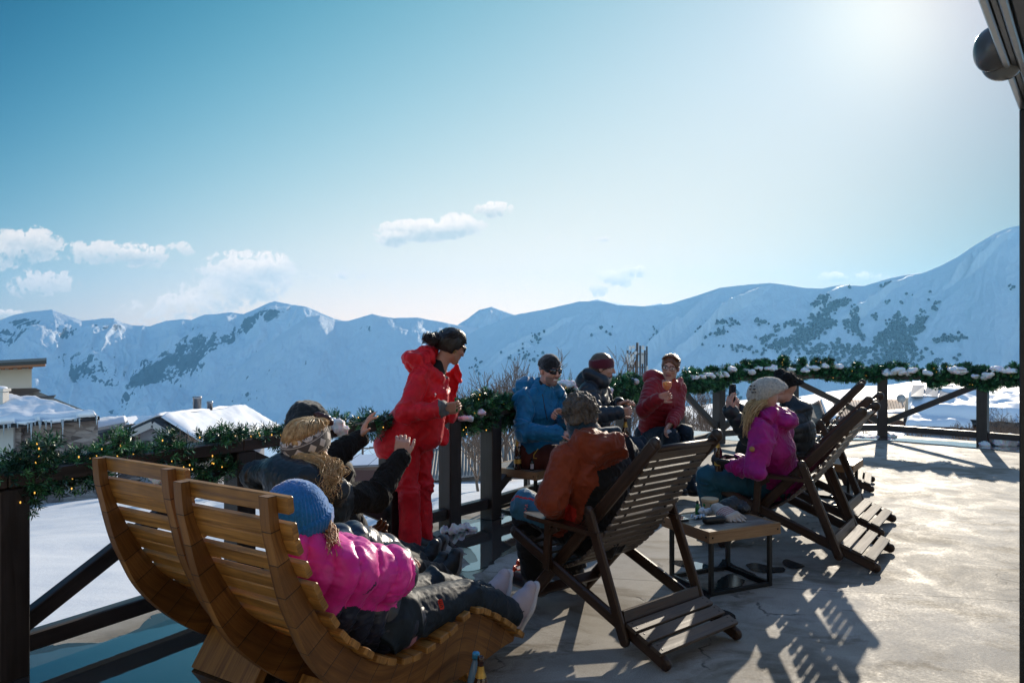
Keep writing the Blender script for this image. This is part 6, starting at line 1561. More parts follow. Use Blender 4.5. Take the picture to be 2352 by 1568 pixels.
# ---------------------------------------------------------------- person in pink reclining on the near lounger
def p_pink():
    P_ = lambda t, y, z: A3(LP(L2ref, t, y, z))
    F = Fig('person in pink and navy down jacket and blue wool hat on the near lounger', LP(L2ref, .62, -.34, .3), {
        'neck': P_(.23, -.36, .80), 'chest': P_(.36, -.36, .64), 'pelvis': P_(.64, -.34, .415), 'shR': (752, 1312, 2.94), 'shL': (800, 1262, 3.24), 'elR': (895, 1318, 3.08), 'wrR': (905, 1290, 3.32), 'elL': (880, 1285, 3.50), 'wrL': (890, 1290, 3.40),
        'knR': (1068, 1368, 3.60), 'anR': (1168, 1405, 3.92), 'knL': (990, 1345, 3.78), 'anL': (1118, 1372, 4.06)}, unit(A3(LW)))
    hc = A3(Q(694, 1205, 2.98)); F.body(hc, unit(A3(LF) * .75 + A3((.30, 0, .05))), {'R': dict(d=(0, 1, .1), n=(-1, 0, 0), side=-1), 'L': dict(d=(.3, -.2, .1), n=(0, 0, -1), side=1)}, up=unit((-.45, -.42, 1)), hs=1.0, h=.005)
    J = F.J
    def ext(S):
        S.cone(A3(Q(705, 1268, 2.92)), .06, A3(Q(744, 1250, 3.0)), .05, .03); S.cone(A3(Q(702, 1280, 2.92)), .065, A3(Q(735, 1300, 2.92)), .06, .04)
        S.ell(A3(Q(800, 1300, 3.0)), (.17, .11, .10), frame((.8, .3, .05)), .05); S.ell((J['chest'] + J['pelvis']) / 2 + A3((0, 0, .0)), (.17, .2, .16), frame(A3(LF)), .05); S.ell(J['pelvis'] + A3((.02, 0, .0)), (.19, .19, .125), frame(A3(LF)), .04)
    ax = unit(J['pelvis'] - J['neck'])
    def mi(P):
        t = (P - J['neck']) @ ax; e = P - A3(Q(690, 1300, 2.9))
        m = np.ones(len(P), dtype=np.int32); m[t < .16] = 0
        s_ = P - J['shR']; a = unit(J['elR'] - J['shR']); u = s_ @ a; d2 = np.linalg.norm(s_ - u[:, None] * a, axis=1); m[(u > -.05) & (u < .33) & (d2 < .135)] = 0
        # slanted lower edge of the pink yoke, read along the arm
        zc = np.interp(P[:, 0] / P[:, 1], [(672 - CXP) / FOC, (700 - CXP) / FOC, (805 - CXP) / FOC, (933 - CXP) / FOC], [.70, .66, .42, .53]); m[(P[:, 2] < zc)] = 1
        return m
    def dsp(v, N):
        # baffles run across the back and sleeve: stitched lines every 75 mm along the body
        t = (v - J['shR']) @ unit(J['elR'] - J['shR'] - A3((0, 0, .02))); ph = np.abs(np.sin(np.pi * (t + .012 * fbm(v * 7, 2, 3) + .03) / .085))
        g = fbm(np.stack([t * 12, (v @ unit((0, -.5, 1))) * 55 + fbm(v * 9, 2, 9) * 2, v[:, 1] * 12], 1), 3, 5)
        return .020 * (ph ** .42 - .62) + .006 * g * (1.3 - ph) + .006 * fbm(v * 10, 3, 2)
    F.jacket([F_PINK, F_NAVYD], rp=.15, rc=.165, rs=.085, latk=1.15, arm=(.105, .098, .075), disp=dsp, midx=mi, extra=ext, collar=.05, h=.0065, k=.05)
    F.trousers(F_SKI, r=(.092, .076, .074), pel=(.135, 1.1), disp=F.disp(['thL', 'thR', 'shinL', 'shinR'], [.1]*4, .015, seed=69, freq=7, joint=1.7), over=-.02, h=.007)
    F.shoe('R', (.45, .30, .85), [M_SHOEP, M_SOLEW, M_LACEG], up=(-.75, -.45, .55), high=.03, L=.27, w=.045); F.shoe('L', (.35, .45, .85), [M_SHOEP, M_SOLEW, M_LACEG], up=(-.7, -.5, .5), high=.03, L=.26)
    def hx(S): S.ell(F.hp(0, -.03, .085), (.088, .095, .085), F.R, .03)
    def kd(v, N):
        L = (v - F.hc) @ F.R; a = np.arctan2(L[:, 0], L[:, 1]); fold = np.where((L[:, 2] < .032 + .25 * (L[:, 1])), .013, 0); return fold + .0028 * np.sin(a * 44 + 1.5 * fbm(v * 5, 1, 8)) + fbm(v * 11, 2, 3) * .006
    F.cap(K_BLUE, 'wool_hat', r=(.102, .120, .118), off=(0, -.014, .042), low=-.03, tilt=-.30, extra=hx, disp=kd)
    rng = np.random.default_rng(24); cs = []
    for k in range(120):
        a = F.hp(.075 + rng.normal() * .006, .02 + rng.uniform(-.05, .04), -.02 + rng.normal() * .01); e = A3(Q(764 + rng.normal() * 12, 1258 + rng.uniform(-25, 22), 2.92 + rng.normal() * .05)); m_ = A3(Q(757 + rng.normal() * 8, 1218 + rng.normal() * 8, 2.96)); cs.append(curve3([a, m_, e], 9))
    F.strands(cs, hair_mat('hair_strawberry', (.30, .13, .05), (.75, .45, .24)), r=.0032)
    # pink top showing under the jacket hem; red patch on the thigh; tick-shaped stripe on the shoe
    S = SDF(.006); S.cone(P_(.66, -.47, .36), .05, P_(.80, -.46, .40), .055, .02); sdf_obj('pink_top', S, fabric('rose_fleece', (.45, .20, .24), .9), F.root)
    c = A3(Q(1013, 1387, 3.30)); d_ = unit(A3((0, 0, EYE)) - c); r_ = unit(np.cross((0, 0, 1), d_)); u_ = np.cross(d_, r_); r2 = unit(r_ * .25 * -1 + u_ * .97); q2 = np.cross(r2, d_)
    b = MB(); poly = []
    for i in range(24):
        a = 2 * math.pi * i / 24; poly.append(c + q2 * .010 * math.copysign(abs(math.cos(a)) ** .45, math.cos(a)) + r2 * .021 * math.copysign(abs(math.sin(a)) ** .45, math.sin(a)))
    b.prism(poly, d_, .006); 
    b.build('red_patch', mat('red_rubber', (.72, .035, .015), .4), F.root, True)
    b = MB()
    for (a0, a1) in (((-.5, .55), (.5, .55)), ((-.5, .15), (.5, .15)), ((-.5, .15), (-.5, .5)), ((-.5, -.2), (.5, -.2)), ((-.5, -.55), (.5, -.55)), ((.5, -.2), (.5, -.55))):
        b.tube([c + d_ * .0075 + q2 * .010 * a0[0] + r2 * .021 * a0[1], c + d_ * .0075 + q2 * .010 * a1[0] + r2 * .021 * a1[1]], .0011, 4)
    b.build('patch_mark', mat('patch_black', (.02, .005, .004), .5), F.root, True)
    return F
FK = p_pink()
mark(FK, 'shoe_tick', Q(1184, 1412, 3.86), [[(-1.1, .35), (-.8, -.2), (-.3, -.35), (1.2, .55)], [(-.8, -.2), (-.25, -.12), (1.2, .55)]], M_FRAME, .035, .0022)
# ================================================================ bottles, cups, gloves and phones
M_BROWNG = mat('brown_bottle_glass', (.045, .014, .004), .05, spec=.7, Coat_Weight=.5); M_GREENG = mat('green_bottle_glass', (.01, .16, .025), .06, spec=.7, Coat_Weight=.5); M_DKGREEN = mat('dark_green_glass', (.006, .03, .016), .08, spec=.7)
def gold_mat():
    m = mat('gold_label', (.55, .33, .06), .35, .4); t = NT(m); sp_ = t.n('ShaderNodeSeparateXYZ'); t.l(t.coord('Object'), sp_.inputs[0])
    n = t.noise(t.coord('Object'), 60, 2); t.set(Base_Color=t.mix(n, (.45, .24, .03), (.72, .48, .12))); return m
M_GOLD = gold_mat(); M_WHITEP = mat('white_paper', (.72, .72, .74), .7); M_BLACKP = mat('black_print', (.015, .013, .012), .5); M_CAP = mat('crown_cap', (.45, .12, .05), .35, .5)
def bottle(label, base, axis=(0, 0, 1), H=.26, r=.031, cap=False, name='beer_bottle', glass=None, body_label=True, group='brown beer bottles'):
    ax = nrm(axis); q = ax.to_track_quat('Z', 'Y')
    t = empty(name, base, 0, label, 'bottle', group); k = H / .26
    def put(o): o.rotation_mode = 'QUATERNION'; o.rotation_quaternion = q; return o
    b = MB(); b.lathe((0, 0, 0), [(r*.9, 0), (r, .004*k), (r, .135*k), (r*.96, .15*k), (r*.62, .185*k), (r*.46, .20*k), (r*.40, .235*k), (r*.44, .238*k), (r*.46, .246*k), (r*.42, .252*k), (r*.40, .26*k), (r*.3, .26*k), (r*.28, .24*k)], 24); put(b.build('glass', glass or M_BROWNG, t))
    b = MB(); b.lathe((0, 0, 0), [(r*.735, .1765*k), (r*.63, .187*k), (r*.48, .2015*k), (r*.435, .222*k)], 24, cap=False); put(b.build('neck_label', M_GOLD, t))
    if body_label:
        b = MB(); b.lathe((0, 0, 0), [(r + .0006, .045*k), (r + .0006, .078*k)], 24, cap=False); lb = put(b.build('body_label', M_GOLD, t))
        b = MB(); b.lathe((0, 0, 0), [(r + .0005, .079*k), (r + .0005, .108*k)], 24, cap=False); put(b.build('brand_panel', M_BLACKP, t))
        b = MB(); inv = q.inverted(); d = inv @ (V((0, 0, EYE)) - t.location); a0 = math.atan2(d.y, d.x)
        # a row of small pale letters and a little crown above the gold band
        for i in range(8):
            a = a0 + .52 - i * .15; c = V((math.cos(a), math.sin(a), 0)) * (r + .0012); tg = V((-math.sin(a), math.cos(a), 0)); z = .092 * k; hh = .0045 * k; ww = .0016
            st = [((-1, -1), (-1, 1)), ((1, -1), (1, 1))] if i % 3 == 0 else ([((-1, -1), (1, -1)), ((-1, -1), (-1, 1)), ((-1, 1), (1, 1))] if i % 3 == 1 else [((-1, -1), (0, 1)), ((0, 1), (1, -1))])
            for (p, s_) in st: b.tube([c + tg * p[0] * ww + V((0, 0, z + p[1] * hh)), c + tg * s_[0] * ww + V((0, 0, z + s_[1] * hh))], .0007, 4)
        for i in (-1, 0, 1):
            a = a0 + i * .07; c = V((math.cos(a), math.sin(a), 0)) * (r + .0012); b.tube([c + V((0, 0, .1 * k)), c + V((0, 0, .1045 * k))], .0008, 4)
        put(b.build('lettering', M_WHITEP, t))
    if cap:
        b = MB(); b.lathe((0, 0, 0), [(r*.5, .25*k), (r*.5, .262*k), (r*.4, .266*k)], 16); put(b.build('cap', M_CAP, t))
    return t
bt = bottle('tall brown beer bottle with gold labels standing on the plank table beside the blue jacket', G(1189, 1077, .4) , H=.30, r=.034)
b = MB(); c = bt.location + V((.016, -.031, .218)); b.box(c, (.016, .002, .026)); b.build('tax_stamp', M_WHITEP, bt, True)
bottle('brown beer bottle standing on the black bag before the red jacket', V((1.0, 7.02, .585)), H=.25, r=.031)
bottle('brown beer bottle gripped in the black glove of the magenta jacket wearer', A3(FG.J['wrL']) + A3((-.075, .05, -.05)), (-.06, .0, 1), .25, .030)
bottle('brown beer bottle held low in the lap behind the black puffer sleeve', Q(830, 1276, 4.64), (-.06, .05, 1), .25, .030)
bottle('brown beer bottle with gold neck label standing alone on the floor in front', G(1104, 1652), H=.262, r=.032)
def mini(label, base, glass, H=.095, r=.0165, lab=True, capm=None):
    t = empty('miniature_bottle', base, 0, label, 'bottle', 'miniature spirit bottles')
    b = MB(); k = H / .095; b.lathe((0, 0, 0), [(r*.9, 0), (r, .003), (r, .055*k), (r*.9, .062*k), (r*.5, .070*k), (r*.46, .078*k)], 18); b.build('glass', glass, t)
    b = MB(); b.lathe((0, 0, 0), [(r*.55, .078*k), (r*.55, .094*k), (r*.45, .095*k)], 16); b.build('cap', capm or M_BLACKP, t)
    if lab:
        d = (V((0, 0, EYE)) - V(base)); a0 = math.atan2(d.y, d.x); b = MB(); n = 8; pr = []
        vs = [V((math.cos(a0 + (i - n/2) * .22) * (r + .0006), math.sin(a0 + (i - n/2) * .22) * (r + .0006), z)) for z in (.012*k, .050*k) for i in range(n + 1)]
        b.add(vs, [(i, i + 1, n + 2 + i, n + 1 + i) for i in range(n)]); b.build('paper_label', M_WHITEP, t)
        b = MB()
        for i, z in enumerate((.022, .030, .038)):
            for j in range(3): a = a0 - .45 + j * .4; b.tube([V((math.cos(a), math.sin(a), 0)) * (r + .0012) + V((0, 0, z * k)), V((math.cos(a + .28), math.sin(a + .28), 0)) * (r + .0012) + V((0, 0, z * k))], .0006, 4)
        b.build('label_print', M_BLACKP, t)
    return t
mini('tiny dark bottle with white label standing on the plank table', G(1222, 1079, .4), M_DKGREEN, .105, .018)
mini('tiny bright green bottle standing on the table beside the paper cup', G(1602, 1183, .4), M_GREENG, .095, .0155, False)
mini('tiny green bottle held in the hand of the woman in red', A3(FR.J['wrR']) + A3((.092, .028, -.022)), M_GREENG, .098, .0165, False, M_GREENG)
mini('small capped bottle beside the beer bottle on the floor in front', G(1128, 1675), M_DKGREEN, .16, .022, False, M_CAP)
# blue-capped plastic bottle leaning behind the floor bottle
def plastic():
    t = empty('plastic_bottle', G(1085, 1640), 0, 'pale blue plastic bottle with a blue cap beside the beer bottle on the floor', 'bottle')
    mp = mat('pale_blue_plastic', (.22, .42, .62), .15, spec=.5, Transmission_Weight=.35); mc = mat('blue_cap', (.06, .35, .62), .3)
    b = MB(); b.lathe((0, 0, 0), [(.026, 0), (.03, .01), (.030, .14), (.024, .18), (.014, .222), (.012, .235)], 20, (.06, 0, 1)); b.build('flask', mp, t)
    b = MB(); b.lathe((.0141, 0, .235), [(.016, 0), (.0165, .02), (.013, .026)], 18, (.06, 0, 1)); b.build('cap', mc, t)
    b = MB(); b.lathe((.004, 0, .05), [(.0306, 0), (.0306, .035)], 20, (.06, 0, 1), cap=False); b.build('paper_label', M_WHITEP, t)
plastic()
# paper cup with green dots
def cup():
    t = empty('paper_cup', G(1630, 1176, .4), 0, 'brown paper cup with green dots and a cardboard lid on the square table', 'cup')
    mk = mat('kraft_paper', (.50, .32, .17), .75); mg = mat('green_dot', (.02, .22, .05), .7); ml = mat('kraft_lid', (.56, .38, .22), .7)
    b = MB(); b.lathe((0, 0, 0), [(.045, 0), (.0455, .002), (.0535, .082)], 32); b.build('cup_body', mk, t)
    b = MB(); b.lathe((0, 0, 0), [(.0555, .072), (.0575, .075), (.0575, .092), (.056, .094), (.053, .0915), (.0001, .0905)], 32, cap=False); b.build('lid', ml, t)
    b = MB(); d = V((0, 0, EYE)) - t.location; a0 = math.atan2(d.y, d.x)
    for (a, z) in ((-.75, .055), (-.2, .03), (.25, .056), (.75, .028), (1.2, .055), (-1.2, .03)):
        r = .045 + .0085 * z / .082 + .0006; c = V((math.cos(a0 + a) * r, math.sin(a0 + a) * r, z)); b.lathe(c, [(.0095, 0), (.0095, .0008)], 16, (math.cos(a0 + a), math.sin(a0 + a), -.1))
    b.build('green_dots', mg, t)
cup()
def lump(name, label, cat, prims, m, h=.004, disp=None, cut=None, group=None, parent=None, k=.012):
    S = SDF(h)
    for p in prims:
        if len(p) == 4: S.cone(p[0], p[1], p[2], p[3], k)
        else: S.ell(p[0], p[1], p[2] if len(p) > 2 else None, k)
    if cut is not None: S.cut((0, 0, cut), (0, 0, -1), .003)
    o = sdf_obj(name, S, m, parent, disp=disp, smooth=1)
    if label: tag(o, label, cat, group)
    return o
def T1(x, y, z=.4): return A3(G(x, y, z))
wr = lambda v, N: fbm(v * 45, 3, 5) * .004
# dark leather mitten and pale knitted-back glove
c = T1(1680, 1176); e = unit((.9, .4, 0)); e2 = unit((-.4, .9, 0))
lump('mitten', 'thick black leather mitten lying behind the pale glove on the square table', 'mitten', [(c + (0, 0, .045), (.095, .06, .045), frame(e2, (0, 0, 1))), (c + e * .07 + (0, 0, .04), (.055, .05, .04)), (c - e * .05 + (0, 0, .05), .04, c + e * .02 + (0, 0, .075), .035), (c + e * .08 - e2 * .05 + (0, 0, .03), .03, c + e * .03 - e2 * .06 + (0, 0, .03), .03)], M_GLOVE, disp=wr, cut=.402)
def pale_glove():
    m = mat('pale_leather', (.50, .42, .36), .6); mr = mat('rose_knit', (.38, .17, .17), .85)
    c = T1(1668, 1192) + A3((0, 0, .035)); d = unit((.45, -.75, -.25)); n = unit((-.1, -.3, 1)); S = SDF(.0035)
    hand(S, c - d * .05, d, -n, 1, (.25, .35, .3), 1.32, .14, .7); x = unit(np.cross(d, n)); S.box(c + d * .01, (.055, .06, .024), np.stack([x, d, n], 1), .02, .012); S.cone(c - d * .08, .04, c - d * .03, .045, .02, flat=(n, .6))
    S.cut((0, 0, .4025), (0, 0, -1), .002)
    def mi(P): q = P - c; return (((q @ d) > -.03) & ((q @ d) < .04) & ((q @ n) > .012) & (np.sin((q @ d) * 420) > -.2)).astype(np.int32)
    o = sdf_obj('glove', S, [m, mr], None, disp=lambda v, N: fbm(v * 60, 2, 3) * .002, midx=mi, smooth=1); tag(o, 'pale leather glove with rose knitted back lying palm down on the square table', 'glove')
pale_glove()
c = T1(1640, 1203); lump('sunglasses_case', 'flat black case lying at the front edge of the square table', 'case', [(c + (-.05, 0, .024), .024, c + (.055, .03, .024), .026)], M_GLOVE, cut=.402)
c = T1(1622, 1184); lump('paper_tissue', 'crumpled white tissue pack in front of the paper cup', 'tissue', [(c + (-.03, 0, .026), .022, c + (.035, .012, .026), .022), (c + (-.035, -.01, .03), .014, c + (-.02, .01, .045), .008)], M_WHITEP, disp=lambda v, N: fbm(v * 70, 3, 2) * .006, cut=.402)
def wrapper():
    rng = np.random.default_rng(4); c = T1(1605, 1190); n = 14; g = np.linspace(-.5, .5, n); X, Y = np.meshgrid(g, g, indexing='ij'); P = np.stack([X.ravel() * .10, Y.ravel() * .05, np.zeros(n*n)], 1); P[:, 2] = np.abs(fbm(P * 60, 3, 6)) * .020 + .003
    Q_ = P @ np.array([[.9, .4, 0], [-.4, .9, 0], [0, 0, 1]]) + c + A3((0, 0, .002)); I = np.arange(n*n).reshape(n, n); f = np.stack([I[:-1, :-1].ravel(), I[1:, :-1].ravel(), I[1:, 1:].ravel(), I[:-1, 1:].ravel()], 1)
    o = link('snack_wrapper', mesh_np('snack_wrapper', Q_, f, mat('foil', (.5, .5, .52), .22, .85), smooth=False)); tag(o, 'crinkled silver snack wrapper beside the tiny green bottle on the table', 'wrapper')
wrapper()
def phone(label, c, u, v, w=.070, h=.145):
    """flat slab: u along the width, v along the height"""
    u, v = unit(u), unit(v); n = np.cross(u, v); b = MB(); poly = []
    for i in range(24):
        a = 2 * math.pi * i / 24; poly.append(A3(c) + u * (w/2) * math.copysign(abs(math.cos(a)) ** .35, math.cos(a)) + v * (h/2) * math.copysign(abs(math.sin(a)) ** .25, math.sin(a)))
    b.prism(poly, n, .008); t = empty('phone', c, 0, label, 'phone'); b.build('phone_body', M_FRAME, t, True)
    s = MB(); s.prism([A3(c) + (p - A3(c)) * .93 + n * .0079 for p in poly], n, .0008); s.build('screen', mat('phone_screen', (.01, .02, .03), .06, spec=.7, Coat_Weight=.5), t, True)
    s = MB()
    for (x, y) in ((-.3, .36), (-.3, .26), (-.12, .31)): s.lathe(A3(c) + u * x * w + v * y * h - n * .0012, [(.006, 0), (.006, .002)], 14, n)
    s.build('camera_lens', M_LENS, t, True)
phone('dark phone held upright in both hands in front of the cream hat', A3(Q(1681, 903, 6.52)), (.85, .5, 0), (.05, .0, 1), .075, .15)
phone('phone lying flat on the corner of the square table behind the chair leg', T1(1560, 1190, .404), (.9, .42, 0), (-.42, .9, 0))
# wine glass with orange drink in the raised hand
def wineglass():
    c = A3(Q(1532, 918, 7.24)); t = empty('wine_glass', c, 0, 'stemmed wine glass of bright orange drink with ice and a straw in a raised hand', 'glass')
    L_ = lambda *p: V(c) + V(p)
    b = MB(); b.lathe((0, 0, 0), [(.034, 0), (.034, .002), (.006, .006), (.0042, .02), (.0042, .075), (.012, .084), (.032, .10), (.044, .125), (.046, .15), (.041, .185), (.039, .185), (.044, .15), (.042, .126), (.030, .103), (.010, .088)], 28, cap=False); b.build('glass_body', M_GLASS, t)
    b = MB(); b.lathe((0, 0, 0), [(.010, .0885), (.0295, .104), (.0412, .127), (.0425, .150), (.0415, .162), (.0001, .162)], 26, cap=False); b.build('orange_drink', mat('orange_drink', (1.0, .22, .001), .3, spec=.4, Emission_Color=(1, .3, .02, 1), Emission_Strength=0.0, Subsurface_Weight=0.0), t)
    b = MB(); b.lathe((-.006, -.030, .150), [(.02, 0), (.022, .003), (.02, .006)], 18, (.2, -1, .5)); b.build('orange_slice', mat('orange_slice', (.95, .42, .04), .4), t)
    b = MB()
    for (x, y, z) in ((.012, -.012, .16), (-.016, .01, .163), (.016, .018, .158)): b.box((x, y, z), (.02, .02, .02), .6)
    b.build('ice_cubes', M_GLASS, t)
    b = MB(); b.tube([(.018, .0, .11), (-.02, -.005, .19), (-.046, -.01, .24)], .0032, 8); b.build('straw', M_BLACKP, t)
wineglass()
c = A3(FC.J['wrL']) + A3((-.03, -.03, -.07)); lump('paper_napkin', 'crumpled white napkin in the lowered hand of the red jacket woman', 'napkin', [(c, (.03, .025, .022)), (c + (-.02, 0, .02), (.02, .02, .018))], M_WHITEP, disp=lambda v, N: fbm(v * 70, 3, 2) * .007)
# gloves on the lap, black bag on the bench
c = A3(Q(838, 1226, 4.56)); mgl = mat('brown_leather', (.17, .062, .022), .32); S = SDF(.004)
hand(S, c + A3((-.05, 0, -.03)), (.8, .1, .25), (0, -.6, .7), 1, (.25, .4, .4), 1.25, .16, .6); S.cone(c + A3((-.10, 0, -.04)), .04, c, .045, .02); S.ell(c + A3((.0, .02, -.05)), (.07, .05, .04))
o = sdf_obj('leather_gloves', S, mgl, None, disp=lambda v, N: .003 * np.abs(np.sin(v[:, 0] * 160)) + fbm(v * 50, 2, 4) * .003, smooth=1); tag(o, 'pair of padded brown leather gloves resting on a lap by the lounger', 'gloves')
c = A3((1.02, 7.06, .40)); lump('backpack', 'soft black backpack lying on the low table seat in front of the maroon headband', 'bag', [(c + (0, 0, .08), (.16, .13, .10)), (c + (.06, -.04, .10), (.10, .09, .07)), (c + (-.08, -.06, .10), (.09, .09, .09))], F_BLACK, .009, lambda v, N: fbm(v * 16, 3, 5) * .014, .402, k=.03)
b = MB(); b.lathe(A3(FB.J['wrL']) + A3((-.085, -.035, -.005)), [(.013, -.003), (.015, 0), (.015, .006)], 14, (.3, -.8, .4)); o = b.build('bottle_cap', mat('cap_metal', (.12, .12, .12), .3, .8)); tag(o, 'small dark bottle cap pinched in the hand of the man in blue', 'bottle cap')
# ================================================================ houses, trees and masts beyond the terrace
M_ROOFSNOW = snow_mat('roof_snow', (.86, .88, .91), .9, .25, 0); M_ICE = mat('ice', (.75, .83, .88), .12, spec=.5, Transmission_Weight=.5, IOR=1.31)
M_PLASTER = mat('cream_plaster', (.60, .56, .50), .85); t_ = NT(M_PLASTER); t_.set(Base_Color=t_.mix(t_.noise(t_.coord('Object'), .9, 5, .6), (.50, .47, .42), (.64, .60, .54)))
M_GREYW = mat('grey_plaster', (.30, .30, .32), .85); t_ = NT(M_GREYW); t_.set(Base_Color=t_.mix(t_.noise(t_.coord('Object'), 1.1, 5, .6), (.25, .25, .27), (.34, .34, .36)))
M_DKROOF = mat('dark_roof_metal', (.03, .03, .032), .5); M_SOFFIT = mat('brown_eaves', (.28, .11, .045), .6); M_WIN = mat('dark_window', (.02, .025, .03), .08, spec=.6); M_TRIM = mat('pale_trim', (.45, .43, .40), .7)
def stone():
    m = mat('stacked_stone', (.3, .25, .22), .85); t = NT(m)
    tc_ = t.n('ShaderNodeTexCoord'); mp = t.n('ShaderNodeMapping'); mp.inputs['Scale'].default_value = (1.6, 1.6, 5.5); t.l(tc_.outputs['Object'], mp.inputs[0])
    vo = t.n('ShaderNodeTexVoronoi'); vo.inputs['Scale'].default_value = 1.5; vo.inputs['Randomness'].default_value = .9; t.l(mp.outputs[0], vo.inputs['Vector'])
    sc_ = t.n('ShaderNodeSeparateColor'); t.l(vo.outputs['Color'], sc_.inputs[0]); n = t.noise(mp.outputs[0], 3, 5, .7)
    col = t.ramp(t.math('ADD', t.math('MULTIPLY', sc_.outputs[0], .6), t.math('MULTIPLY', n, .4)), [(.2, (.10, .075, .065)), (.5, (.24, .185, .16)), (.8, (.40, .33, .29))])
    t.set(Base_Color=col); t.bump(t.math('ADD', t.math('MULTIPLY', vo.outputs['Distance'], -1.0), t.math('MULTIPLY', n, .4)), .8, .06); return m
M_STONE = stone()
def sheet(corners, thick, m, name, parent, n=28, k=18, wob=.06, drip=0.0, seed=0, rib=0.0, ribn=30, base=.0):
    """rounded snow blanket or ribbed roof over a four-cornered plane: corners front-left, front-right, back-right, back-left"""
    A, B, C, D = [A3(c) for c in corners]; u = np.linspace(0, 1, n); v = np.linspace(0, 1, k); U, W_ = np.meshgrid(u, v, indexing='xy')
    P = (A * ((1-U)*(1-W_))[..., None] + B * (U*(1-W_))[..., None] + C * (U*W_)[..., None] + D * ((1-U)*W_)[..., None])
    e = np.minimum(np.minimum(U, 1-U) * n * .5, np.minimum(W_, 1-W_) * k * .5); e = 1 - np.clip(1 - e, 0, 1) ** 2 * .65
    nz = fbm(np.stack([P[..., 0].ravel() * .9, P[..., 1].ravel() * .9, np.full(P[..., 0].size, seed)], 1), 4, seed).reshape(U.shape)
    top = P.copy(); top[..., 2] += thick * e + wob * nz * np.clip(e, .3, 1)
    if rib: top[..., 2] += rib * np.sin(U * ribn * 2 * math.pi)
    if drip: top[0, :, 2] -= drip * (.5 + .5 * np.abs(nz[0]) * 2); top[0, :, :2] += (A - D)[:2] / np.linalg.norm((A - D)[:2]) * drip * .4
    bot = P.copy(); bot[..., 2] += base
    V_ = np.concatenate([top.reshape(-1, 3), bot.reshape(-1, 3)]); I = np.arange(n * k).reshape(k, n); o = n * k; F_ = []
    F_.append(np.stack([I[:-1, :-1].ravel(), I[:-1, 1:].ravel(), I[1:, 1:].ravel(), I[1:, :-1].ravel()], 1)); F_.append(np.stack([I[:-1, :-1].ravel(), I[1:, :-1].ravel(), I[1:, 1:].ravel(), I[:-1, 1:].ravel()], 1) + o)
    ring = np.concatenate([I[0, :], I[1:, -1], I[-1, -2::-1], I[-2:0:-1, 0]]); r2 = np.roll(ring, -1); F_.append(np.stack([ring + o, r2 + o, r2, ring], 1))
    return link(name, mesh_np(name, V_, np.concatenate(F_), m), parent, True)
def wallq(name, pts, m, parent, thick=.25, ax=(0, 1, 0)):
    b = MB(); b.prism(pts, ax, thick); return b.build(name, m, parent, True)
